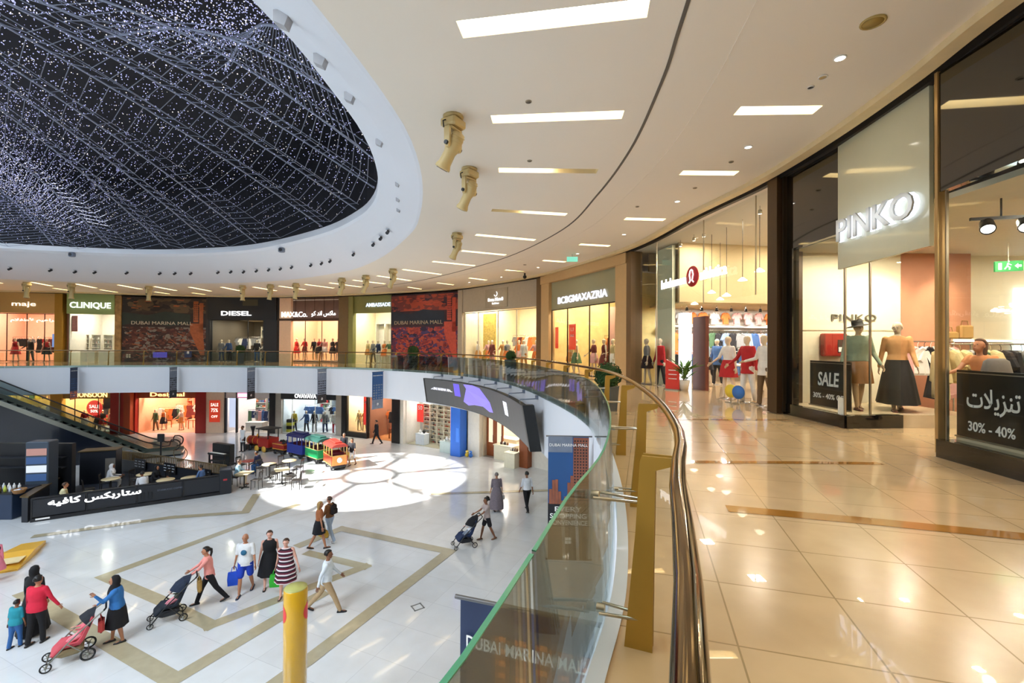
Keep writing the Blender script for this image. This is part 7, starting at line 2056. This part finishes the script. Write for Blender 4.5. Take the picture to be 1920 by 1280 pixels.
# ================================================================ toy train
def train_car(x, y, rz, body, roof, label, kind='coach', trim='#c9a85a', L_=1.55, s=1.0):
    r = thing('toy_train_car', label, 'train', wpt(x, y), R(rz)); r.scale = (s, s, s)
    mb_ = mat('train_' + body[1:], body, .35, vary=.05); mr = mat('train_' + roof[1:], roof, .4); mt = mat('train_' + trim[1:], trim, .4); W = .86
    MB().bbox((0, 0, .22), (W * .86, L_ * .98, .16), .02).build('chassis', m_blackp, r)
    for sx in (-1, 1):
        for sy in (-1, 1):
            b = MB(Matrix.Translation((sx * W * .42, sy * L_ * .32, .13)) @ Matrix.Rotation(R(90), 4, 'Y')); b.lathe([(.001, -.03), (.13, -.03), (.13, .03), (.001, .03)], 14); b.build('wheel', m_blackp, r)
    if kind == 'coach':
        b = MB()
        for sx in (-1, 1): b.bbox((sx * W / 2, 0, .58), (.05, L_, .56), .015)
        for sy in (-1, 1): b.bbox((0, sy * L_ / 2, .58), (W, .05, .56), .015)
        b.bbox((0, 0, .33), (W, L_, .05), .01); b.build('body', mb_, r)
        b = MB()
        for z in (.34, .86):
            for sx in (-1, 1): b.box((sx * (W / 2 + .03), 0, z), (.02, L_, .03))
            for sy in (-1, 1): b.box((0, sy * (L_ / 2 + .03), z), (W, .02, .03))
        b.build('trim', mt, r)
        for sx in (-1, 1):
            for k in range(4): MB().box((sx * W * .48, (-.5 + k / 3) * L_ * .97, 1.1), (.045, .05, .5)).build('post', mt if body != '#2f3f9a' else mb_, r)
        b = MB(); n_ = 9
        rings = []
        for yy, k in ((-L_ / 2 - .08, .9), (-L_ / 2 - .05, 1), (L_ / 2 + .05, 1), (L_ / 2 + .08, .9)):
            rings.append([((W / 2 + .06) * k * math.cos(a), yy, 1.34 + .2 * k * math.sin(a)) for a in [PI * q / (n_ - 1) for q in range(n_)]])
        b.loft(rings, False); b.build('roof', mr, r)
        b = MB(); b.bbox((0, 0, 1.56), (W * .5, L_ * .8, .1), .03); b.build('roof_lantern', mr, r)
        for sy in (-.22, .25):
            b = MB(); b.bbox((0, sy * L_, .58), (W * .8, .3, .06), .02); b.bbox((0, sy * L_ - .14, .78), (W * .8, .05, .4), .02); b.build('seat', mat('train_seat_maroon', '#5a2030', .5), r)
        return r
    return r
train_car(-10.35, 26.7, 38, '#d2502e', '#b23a30', 'red and orange toy train car at the end of the train in the sun')
q = [o for o in bpy.data.objects if o.get('label', '').startswith('red and orange toy train car')][0]
b = MB(Matrix.Translation((0, -.82, .6)) @ Matrix.Rotation(R(90), 4, 'X')); b.lathe([(.001, 0), (.15, 0), (.15, .02), (.001, .02)], 20); b.build('round_plate', m_lt, q)
MB().bbox((.0, -.80, .6), (.8, .03, .5), .01).build('end_panel', mat('train_gold_orange', '#e0964a', .4), q)
train_car(-11.95, 28.1, 50, '#1f9a5a', '#2c5a52', 'green toy train car with dark green roof', trim='#c9b87a')
train_car(-13.55, 29.2, 58, '#2f3f9a', '#2a2f6a', 'blue toy train car with dark blue roof', trim='#3a4ab0')
# tender
q = thing('toy_train_car', 'small red and yellow toy train tender between engine and blue car', 'train', wpt(-15.1, 30.1), R(62))
MB().bbox((0, 0, .22), (.74, 1.1, .16), .02).build('chassis', m_blackp, q)
b = MB(); b.loft([[(-.36, -.55, .3), (.36, -.55, .3), (.36, .55, .3), (-.36, .55, .3)], [(-.42, -.6, .72), (.42, -.6, .72), (.42, .6, .72), (-.42, .6, .72)]], False); b.build('body', mat('train_red', '#a8261c', .35), q)
b = MB()
for z in (.36, .68):
    for sx in (-1, 1): b.box((sx * .42, 0, z), (.02, 1.1, .04))
    for sy in (-1, 1): b.box((0, sy * .60, z), (.78, .02, .04))
b.build('trim', mat('train_yellow', '#e0b040', .4), q)
b = MB(); random.seed(2)
for k in range(12): b.ell((random.uniform(-.28, .28), random.uniform(-.42, .42), .74), .1, 6, 5)
tag(b.build('coal', m_blackp, q), kind='stuff')
for sx in (-1, 1):
    for sy in (-1, 1): b = MB(Matrix.Translation((sx * .36, sy * .35, .13)) @ Matrix.Rotation(R(90), 4, 'Y')); b.lathe([(.001, -.03), (.13, -.03), (.13, .03), (.001, .03)], 14); b.build('wheel', m_blackp, q)
# engine
q = thing('toy_train_engine', 'red toy train engine with black chimney and flat canopy', 'train', wpt(-17.0, 31.0), R(66))
MB().bbox((0, .1, .24), (.8, 2.3, .18), .02).build('chassis', m_blackp, q)
b = MB(); b.tube([(0, 0, .62), (0, 1.2, .62)], .3, 16); b.build('boiler', mat('train_red', '#a8261c', .35), q)
b = MB()
for y_ in (.1, .6, 1.1): b.tube([(0, y_ - .02, .62), (0, y_ + .02, .62)], .31, 16)
b.build('boiler_bands', mat('train_yellow', '#e0b040', .4), q)
b = MB(); b.lathe([(.07, .9), (.07, 1.2), (.16, 1.5), (.16, 1.56), (.10, 1.56)], 14, c=(0, .95, 0)); b.build('chimney', m_blackp, q)
b = MB(); b.bbox((0, -.6, .62), (.86, 1.0, .6), .03); b.build('cab', mat('train_red', '#a8261c', .35), q)
for sx in (-1, 1):
    for y_ in (-1.05, -.15): MB().box((sx * .39, y_, 1.2), (.05, .05, .62)).build('post', m_blackp, q)
    for y_ in (-.7, 0, .7, 1.05): b = MB(Matrix.Translation((sx * .42, y_, .2)) @ Matrix.Rotation(R(90), 4, 'Y')); b.lathe([(.001, -.03), (.2, -.03), (.2, .03), (.001, .03)], 16); b.build('wheel', mat('train_yellow', '#e0b040', .4) if y_ < .5 else m_blackp, q)
MB().bbox((0, -.6, 1.54), (1.05, 1.3, .07), .03).build('canopy', m_blackp, q)
b = MB(); b.lathe([(.001, 0), (.1, 0), (.06, .16), (.001, .2)], 12, c=(0, .45, .9)); b.build('dome', mat('train_yellow', '#e0b040', .4), q)
b = MB(); b.prism([(-.4, 1.25, .1), (.4, 1.25, .1), (0, 1.6, .1)], (0, 0, .2)); b.build('cowcatcher', mat('train_red', '#a8261c', .35), q)

# ================================================================ yellow column, yellow slab for a floor reflection, floor hatch
q = thing('yellow_column', 'tall yellow round column with red discs at the bottom of the view', 'column', (-3.75, 7.95, LOW))
b = MB(); b.lathe([(.001, 0), (.192, 0), (.192, 2.985), (.185, 3.0), (.001, 3.0)], 40); b.build('shaft', mat('glossy_yellow', '#d8a406', .22, vary=.03, coat=.5), q)
b = MB(); b.lathe([(.001, 3.0), (.186, 3.0), (.186, 3.008), (.001, 3.008)], 40); b.build('cap', mat('olive_cap', '#b8b86a', .5), q)
for a0 in (-150, 14):
    b = MB(); rings = []
    for f in (.02, .25, .5, .75, 1.0):
        rings.append([(.195 * math.cos(R(a0) + .13 * f * math.cos(t) / .192), .195 * math.sin(R(a0) + .13 * f * math.cos(t) / .192), 2.60 + .15 * f * math.sin(t)) for t in [k * PI / 12 for k in range(24)]])
    b.loft(rings, True, cap=False)
    b.build('red_disc', mat('signal_red', '#e0261c', .35), q)
q = thing('reflection_slab', 'glossy yellow sloped slab in place of a yellow floor reflection at the left edge', 'floor_reflection', onz(28, 1050, LOW), R(28))  # solid yellow slab standing in for a yellow reflection on the floor
b = MB(); b.loft([[(-.42, -1.0, 0), (.42, -1.0, 0), (.42, -1.0, .05), (-.42, -1.0, .05)], [(-.42, .2, 0), (.42, .2, 0), (.42, .2, .22), (-.42, .2, .22)], [(-.30, 1.3, 0), (.34, 1.3, 0), (.34, 1.3, .10), (-.30, 1.3, .10)]], False); b.build('slab', mat('reflection_yellow', '#e8b23a', .3, vary=.1), q)
b = MB(); b.box((0, -.5, .18), (.7, .5, .02)); b.build('pale_patch', mat('reflection_cream', '#f0dca8', .4), q)
P_ = onz(783, 1138, LOW); q = thing('floor_hatch', 'small square metal floor hatch to the right of the yellow column', 'hatch', P_ + Vector((0, 0, .004)), .6)
b = MB()
for dx, dy, w, d in ((0, -.13, .3, .03), (0, .13, .3, .03), (-.13, 0, .03, .3), (.13, 0, .03, .3)): b.box((dx, dy, .004), (w, d, .008))
b.build('frame', mat('hatch_grey', '#7c7c78', .4), q)
# ================================================================ people on the lower floor
bpy.context.view_layer.update()
def striped():
    m = bpy.data.materials.new('striped_dress_cloth'); m.use_nodes = True; nt = m.node_tree; b = nt.nodes['Principled BSDF']
    tc = nt.nodes.new('ShaderNodeTexCoord'); sp = nt.nodes.new('ShaderNodeSeparateXYZ'); ma = nt.nodes.new('ShaderNodeMath'); ma.operation = 'MULTIPLY'; ma.inputs[1].default_value = 8.5
    fr = nt.nodes.new('ShaderNodeMath'); fr.operation = 'FRACT'; cr = nt.nodes.new('ShaderNodeValToRGB'); cr.color_ramp.interpolation = 'CONSTANT'
    cr.color_ramp.elements[0].color = rgb('#6b1d34'); cr.color_ramp.elements[1].color = rgb('#e9dfe2'); cr.color_ramp.elements[1].position = .68
    e = cr.color_ramp.elements.new(.34); e.color = rgb('#2a1626')
    L = nt.links.new; L(tc.outputs['Object'], sp.inputs[0]); L(sp.outputs['Z'], ma.inputs[0]); L(ma.outputs[0], fr.inputs[0]); L(fr.outputs[0], cr.inputs[0]); L(cr.outputs[0], b.inputs['Base Color'])
    b.inputs['Roughness'].default_value = .85
    return m
m_stripe = striped()
def person(label, px, py, face, H=1.66, skin='tan', hs=('dark', 'short'), leg=((16, 6), (-14, 10)), arm=((-12, 6, 14), (14, 6, 14)), lean=2, head=(0, 0), top=None, bottom=None, skirt_=None, shoe='#1c1a1a', build=1.0, sit=False, at=None, child=False):
    loc = onz(px, py, LOW) if at is None else Vector(at)
    q = thing('person', label, 'person', loc, R(face))
    J = joints(H, leg=leg, arm=arm, lean=lean, head=head, sit=sit)
    figure(q, J, SKIN[skin], build=build)
    if bottom: trousers(q, J, cloth(bottom[0]), bottom[1], w=build, name='shorts' if bottom[1] < .6 else 'trousers')
    if skirt_: skirt(q, J, skirt_[0] if not isinstance(skirt_[0], str) else cloth(skirt_[0]), skirt_[1], skirt_[2], w=build, name='skirt', z_top=skirt_[3] if len(skirt_) > 3 else .12)
    if top: shirt(q, J, top[0] if not isinstance(top[0], str) else cloth(top[0]), sleeve=top[1], length=top[2], g=top[3] if len(top) > 3 else .016, w=build, name='top')
    if hs[1] != 'bald': hair(q, J, HAIR.get(hs[0]) or cloth(hs[0]), hs[1]) if hs[1] != 'veil' else setattr(hair(q, J, cloth(hs[0]), 'veil'), 'name', 'head_scarf')
    shoes(q, J, mat('shoe_' + shoe[1:], shoe, .5))
    return q, J
def bag(label, loc, size, color, rz=0.0, handle=.16, name='shopping_bag', group=None):
    q = thing(name, label, 'bag', loc, rz)
    w, d, h = size; b = MB()
    b.loft([[(-w / 2, -d / 2, 0), (w / 2, -d / 2, 0), (w / 2, d / 2, 0), (-w / 2, d / 2, 0)], [(-w * .55, -d * .6, h * .5), (w * .55, -d * .6, h * .5), (w * .55, d * .6, h * .5), (-w * .55, d * .6, h * .5)], [(-w / 2, -d * .4, h), (w / 2, -d * .4, h), (w / 2, d * .4, h), (-w / 2, d * .4, h)]], False); b.build('body', cloth(color, .5), q)
    for sy in (-1, 1):
        b = MB(); b.tube([(-w * .25, sy * d * .3, h), (-w * .15, sy * d * .15, h + handle * .8), (0, 0, h + handle), (w * .15, sy * d * .15, h + handle * .8), (w * .25, sy * d * .3, h)], .008, 5); b.build('handle', cloth(color, .5), q)
    return q
def hand_world(q, J, k):
    M = Matrix.Translation(q.location) @ Matrix.Rotation(q.rotation_euler[2], 4, 'Z')
    return M @ (J['wr' + k] + J['hand' + k] * .09)
def at_hand(q, J, k, drop_): return hand_world(q, J, k) - Vector((0, 0, drop_))

person('person in a black veil and long black dress walking away at left', 62, 1186, 2, 1.66, 'tan', ('#0d0c0f', 'veil'), top=('#101014', 1.0, .1), skirt_=('#101014', .06, .10), arm=((4, 8, 10), (4, 8, 10)), leg=((8, 3), (-8, 5)))
person('person in a bright red sweater and black trousers seen from behind at left', 68, 1206, 6, 1.62, 'tan', ('dark', 'bun'), top=('#cf1f3c', 1.0, .10, .03), bottom=('#141316', 1.0), arm=((8, 26, 12), (12, 16, 8)), leg=((6, 3), (-6, 4)), build=1.15)
person('child in a teal shirt and blue jeans walking beside the red sweater', 29, 1213, 0, 1.12, 'brown', ('dark', 'short'), top=('#1f8a9a', .5, .1, .02), bottom=('#2f5f9a', 1.0), arm=((4, 10, 8), (-4, 10, 8)), leg=((7, 4), (-7, 4)), build=1.25)
person('person in a pink dress cut off by the left edge of the picture', -12, 1090, 60, 1.3, 'tan', ('#2a1a3a', 'veil'), top=('#d8788a', 1.0, .08), skirt_=('#d8788a', .35, .12))
person('person in a black head scarf, blue denim jacket and black skirt pushing a pram', 219, 1203, 128, 1.62, 'tan', ('#121014', 'veil'), top=('#2f6fb0', 1.0, .22, .035), skirt_=('#121014', .42, .05), arm=((34, 4, 26), (52, 4, 96)), lean=5, leg=((8, 3), (-6, 4)), build=1.1)
person('person in a pink top and black leggings with a ponytail pushing a dark stroller', 392, 1130, 122, 1.64, 'tan', ('dark', 'ponytail'), top=('#ef9a90', 1.0, .12, .02), bottom=('#17151a', 1.0), arm=((46, 4, 22), (50, 4, 20)), lean=8, leg=((24, 6), (-24, 12)))
q, J = person('bald person in a white shirt and blue shorts carrying a blue bag', 460, 1112, 190, 1.76, 'tan', ('dark', 'bald'), top=('#e6e8ea', .42, .1, .022), bottom=('#1f44c0', .42), arm=((-6, 12, 8), (8, 12, 10)), shoe='#20304a', leg=((14, 4), (-12, 14)), build=1.08)
b = MB(Matrix.Translation(J['TM'] @ Vector((.0, .135, .30))) @ Matrix.Rotation(R(90), 4, 'X')); b.lathe([(.001, -.02), (.075, -.02), (.08, -.006), (.001, -.004)], 18); b.build('shirt_print', cloth('#2f6a8c'), q)
bag('flat blue shopping bag carried by the bald person', at_hand(q, J, 'R', .52), (.30, .09, .38), '#1f55d8', R(20))
q, J = person('person in a sleeveless black dress with tied up hair', 505, 1098, 200, 1.68, 'pink', ('brown', 'bun'), top=('#141318', 0, .06, .02), skirt_=('#141318', .38, .10), arm=((8, 10, 10), (-8, 10, 10)), leg=((14, 4), (-14, 12)), build=1.15)
q, J = person('person in a maroon, black and white striped dress', 536, 1116, 188, 1.66, 'pink', ('brown', 'short'), top=(m_stripe, 0, .06, .022), skirt_=(m_stripe, .45, .07), arm=((-10, 14, 6), (10, 24, 14)), leg=((12, 4), (-10, 10)), build=1.28, shoe='#5a4a44')
bag('bright green shopping bag hanging from the striped dress wearer', at_hand(q, J, 'R', .50), (.26, .12, .34), '#2fae2f', R(10))
q, J = person('person with long fair hair, brown top and black skirt', 598, 1028, -58, 1.68, 'tan', ('blond', 'long'), top=('#a8653c', .3, .08, .02), skirt_=('#15141a', .55, .02), arm=((4, 10, 6), (10, 8, 14)), leg=((16, 4), (-16, 12)), shoe='#2a1a14')
bag('mustard yellow handbag carried by the person with long fair hair', at_hand(q, J, 'L', .46), (.42, .16, .26), '#c9a02a', R(-40), .2, 'handbag')
q, J = person('person with a dark backpack, brown top and pale jeans', 618, 1014, 70, 1.66, 'tan', ('brown', 'bun'), top=('#8a5a34', .6, .08, .02), bottom=('#a9bcd4', 1.0), arm=((14, 8, 40), (10, 8, 30)), leg=((16, 4), (-16, 10)), shoe='#e4e4e4')
M = Matrix.Translation(q.location) @ Matrix.Rotation(q.rotation_euler[2], 4, 'Z')
p_ = M @ (J['TM'] @ Vector((0, -.19, .30)))
r = thing('backpack', 'small dark backpack on the back of the person in pale jeans', 'bag', p_, q.rotation_euler[2])
b = MB(); b.bbox((0, 0, 0), (.26, .14, .36), .05); b.build('body', cloth('#241c1c'), r); b = MB(); b.bbox((0, -.08, -.06), (.2, .05, .18), .02); b.build('front_pocket', cloth('#241c1c'), r)
for sx in (-1, 1): b = MB(); b.tube([(sx * .09, .05, .16), (sx * .09, .16, .2), (sx * .1, .24, .1), (sx * .1, .2, -.1), (sx * .09, .05, -.15)], .014, 5); b.build('strap', cloth('#241c1c'), r)
person('person in a white shirt and khaki trousers striding to the right', 612, 1146, -78, 1.74, 'brown', ('dark', 'short'), top=('#e3e9ef', 1.0, .1, .025), bottom=('#b79a74', 1.0), arm=((-24, 8, 14), (26, 8, 20)), lean=3, leg=((28, 6), (-26, 18)), shoe='#15151a')
person('person in a light top and dark shorts pushing the small dark stroller', 913, 1011, 112, 1.6, 'brown', ('dark', 'curly'), top=('#b9a9a4', .3, .1, .02), bottom=('#1c1c22', .35), arm=((44, 4, 26), (48, 4, 22)), lean=4, leg=((18, 5), (-16, 10)), shoe='#6a4a34')
q, J = person('person in a long grey patterned dress walking away', 931, 957, 12, 1.66, 'tan', ('grey', 'bun'), top=(mat('grey_pattern', '#7a7078', .8, vary=.6, scale=40), .6, .08, .02), skirt_=(mat('grey_pattern', '#7a7078', .8, vary=.6, scale=40), .14, .14), arm=((4, 10, 14), (2, 10, 10)), leg=((6, 3), (-6, 3)), build=1.1)
bag('small white handbag at the side of the long grey dress', at_hand(q, J, 'R', .30), (.2, .1, .18), '#e4e4e0', 0, .1, 'handbag')
person('person in a white shirt and black trousers walking away by the tall banner', 988, 957, 22, 1.74, 'brown', ('dark', 'short'), top=('#e6e9ee', .6, .08, .022), bottom=('#121216', 1.0), arm=((-10, 8, 12), (14, 8, 16)), leg=((18, 4), (-16, 14)))
# by the train
person('person in dark clothes walking before the black framed shop window', 706, 832, 100, 1.78, 'tan', ('dark', 'short'), top=('#1d1c22', 1.0, .2, .03), bottom=('#1a1a1e', 1.0), leg=((22, 5), (-20, 12)))
person('person in a dark jacket standing behind the red toy train car', 645, 862, 190, 1.7, 'tan', ('grey', 'short'), top=('#23242c', 1.0, .1), bottom=('#1c1c22', 1.0))
person('person in a black and white top and white shorts beside the red toy train car', 660, 872, 170, 1.64, 'tan', ('dark', 'ponytail'), top=('#2a2a30', .5, .1), bottom=('#e4e6ea', .5), arm=((20, 8, 30), (10, 8, 20)))
person('small child in yellow standing beside the white shorts by the train', 652, 873, 150, 1.0, 'tan', ('brown', 'short'), top=('#d8b860', .5, .1), bottom=('#c9b48a', .8), build=1.2)
person('person in a long white shirt standing by the toy train engine', 455, 846, 160, 1.72, 'brown', ('dark', 'short'), top=('#dfe2e4', 1.0, .3), bottom=('#2a2a30', 1.0), leg=((2, 2), (-2, 2)))
# seated
def seated(label, x, y, face, skin, hs, top, bottom, lean=12, H=1.66):
    q, J = person(label, 0, 0, face, H, skin, hs, leg=((84, 86), (80, 84)), arm=((28, 8, 70), (30, 8, 60)), lean=lean, top=top, bottom=bottom, sit=True, at=(x, y, LOW))
    return q
seated('seated person in a white robe and white head cloth inside the dark cafe', -19.7, 22.25, -60, 'brown', ('#e8e8ea', 'veil'), ('#e4e6ea', 1.0, .1, .03), ('#e4e6ea', 1.0))
seated('seated person in a cream top nearest the Arabic lettering', -19.05, 19.25, -50, 'tan', ('brown', 'short'), ('#d8cfa4', .8, .08, .02), ('#3a3a44', 1.0))
seated('seated person in a white shirt behind the cafe barrier', -17.0, 21.05, 60, 'brown', ('dark', 'short'), ('#e4e6ea', .8, .08, .022), ('#2a2a30', 1.0), lean=22)
seated('seated person in black in the middle of the dark cafe', -17.35, 22.05, -80, 'tan', ('#101014', 'veil'), ('#121216', 1.0, .1, .03), ('#121216', 1.0))
seated('seated person in a pale blue top at the right of the dark cafe', -15.05, 22.2, 90, 'tan', ('dark', 'short'), ('#5a78a8', .8, .08, .022), ('#2a3a5a', 1.0))
seated('seated person in dark blue with jeans outside the cafe by the reddish table', -14.0, 25.35, 85, 'brown', ('dark', 'short'), ('#1f2440', 1.0, .1, .025), ('#2f5a8c', 1.0), lean=25)
seated('seated person in pale blue just outside the cafe barrier end', -14.05, 23.25, -70, 'tan', ('brown', 'short'), ('#9fc4d8', .8, .1, .022), ('#c9b89a', 1.0))

# ================================================================ strollers
def wheel(root, x, y, r_, w=.04, spokes=True):
    M = Matrix.Translation((x, y, r_)) @ Matrix.Rotation(R(90), 4, 'Y')
    b = MB(M); b.tube([(r_ * .86 * math.cos(a), r_ * .86 * math.sin(a), 0) for a in [k * PI / 10 for k in range(20)]], r_ * .14, 8, closed=True); o = b.build('wheel', m_rubber, root)
    b = MB(M); b.lathe([(.001, -.015), (r_ * .25, -.015), (r_ * .25, .015), (.001, .015)], 10)
    for k in range(5): a = k * 2 * PI / 5; b.tube([(0, 0, 0), (r_ * .8 * math.cos(a), r_ * .8 * math.sin(a), 0)], .008, 5)
    b.build('spokes', m_escs, o)
def stroller(label, loc, heading, canopy, seatc, pram=False, extra=None):
    """heading in degrees like a person's facing: local +y is the way it rolls"""
    q = thing('stroller', label, 'stroller', loc, R(heading))
    rw = .14 if pram else .10
    for sx in (-1, 1): wheel(q, sx * .27, -.30, rw); wheel(q, sx * (.24 if pram else .23), .38, rw * .75)
    fm = m_escs if pram else m_blackp
    for sx in (-1, 1):
        b = MB(); b.tube([(sx * .25, .38, rw), (sx * .25, .05, .50), (sx * .25, -.42, .92), (sx * .24, -.56, 1.02)], .016, 6); b.build('side_tube', fm, q)
        b = MB(); b.tube([(sx * .26, -.30, rw), (sx * .25, .05, .50)], .014, 6); b.build('rear_tube', fm, q)
    b = MB(); b.tube([(-.24, -.56, 1.02), (-.2, -.60, 1.05), (.2, -.60, 1.05), (.24, -.56, 1.02)], .02, 8); b.build('handle', m_rubber, q)
    b = MB(); b.tube([(-.27, -.30, rw), (.27, -.30, rw)], .012, 6); b.tube([(-.24, .38, rw * .75), (.24, .38, rw * .75)], .012, 6); b.build('axle', fm, q)
    b = MB()   # seat shell
    prof = [(-.36, .92), (-.20, .52), (-.12, .42), (.16, .44), (.30, .30)]
    rings = [[(-.21, y, z + .03), (-.19, y + .02, z), (.19, y + .02, z), (.21, y, z + .03), (.19, y - .04, z - .05), (-.19, y - .04, z - .05)] for y, z in prof]
    b.loft(rings, True); b.build('seat', cloth(seatc), q)
    b = MB(); rings = []
    for a in ((-10, 20, 50, 80) if not pram else (0, 25, 50)):
        c = Vector((0, -.33, .72)); rings.append([c + Vector((.23 * math.cos(t), .34 * math.sin(R(a)) * 1.0 * math.sin(t) - .10 * math.cos(R(a)) * math.sin(t), .34 * math.cos(R(a)) * math.sin(t))) for t in [PI * k / 10 for k in range(11)]])
    vs = [p for r_ in rings for p in r_]; n_ = 11
    for i in range(len(rings) - 1):
        for k in range(10):
            a_, b_, c_, d_ = rings[i][k], rings[i][k + 1], rings[i + 1][k + 1], rings[i + 1][k]; b.add([a_, b_, c_, d_], [[0, 1, 2, 3]], True)
    b.build('canopy', cloth(canopy), q)
    b = MB(); b.bbox((0, 0, .26), (.42, .46, .16), .05); b.build('basket', cloth('#2a2a2e' if not pram else '#8a7a5a'), q)
    return q
def baby(label, loc, heading, top, leg_c, hs):
    q = thing('person', label, 'person', loc, R(heading))
    J = joints(.80, leg=((70, 30), (64, 34)), arm=((30, 20, 30), (50, 24, 40)), lean=-28, sit=True)
    figure(q, J, SKIN['pink'], build=1.25, voxel=.02)
    shirt(q, J, cloth(top), .8, .06, .015, w=1.2); trousers(q, J, cloth(leg_c), .9, w=1.2); hair(q, J, HAIR[hs], 'short')
    return q
def ride(loc, heading, dy, dz):
    d = Vector((-math.sin(R(heading)), math.cos(R(heading)), 0)); return Vector(loc) + d * dy + Vector((0, 0, dz))
for loc, hd, lab, can, st, pram, bl, bt, bb, bh in (((-10.05, 10.42, LOW), 131, 'chrome framed pram with white wheels pushed by the blue denim jacket', '#23252c', '#c9505a', True, 'baby in pink lying in the chrome framed pram', '#e0707c', '#e8909a', 'dark'),
      ((-8.95, 11.93, LOW), 128, 'dark navy stroller with brown bag pushed by the pink top', '#1e2a40', '#1c2430', False, 'small child in grey green sitting in the dark navy stroller', '#4c5248', '#d88a94', 'brown'),
      ((-1.66, 16.4, LOW), 112, 'small black and blue stroller pushed by the person in shorts', '#14161c', '#1e3054', False, 'baby in white in the small black and blue stroller', '#dfe3e8', '#8a94a4', 'dark')):
    stroller(lab, loc, hd, can, st, pram)
    baby(bl, ride(loc, hd, -.17, .24), hd, bt, bb, bh)
p_ = ride((-8.95, 11.93, LOW), 128, -.66, .62)
r = thing('tote_bag', 'tan bag hanging behind the dark navy stroller', 'bag', p_, R(128)); b = MB(); b.bbox((0, 0, .1), (.34, .1, .34), .04); b.build('body', cloth('#b08a4a'), r); b = MB(); b.tube([(-.1, 0, .27), (0, .02, .42), (.1, 0, .27)], .01, 5); b.build('handle', cloth('#b08a4a'), r)
p_ = ride((-10.05, 10.42, LOW), 131, -.52, .50)
r = thing('tote_bag', 'red bag hanging behind the chrome framed pram', 'bag', p_, R(131)); b = MB(); b.bbox((0, 0, .1), (.34, .12, .28), .04); b.build('body', cloth('#b03a34'), r); b = MB(); b.tube([(-.1, 0, .24), (0, .02, .38), (.1, 0, .24)], .01, 5); b.build('handle', cloth('#b03a34'), r)
drop_prototypes()
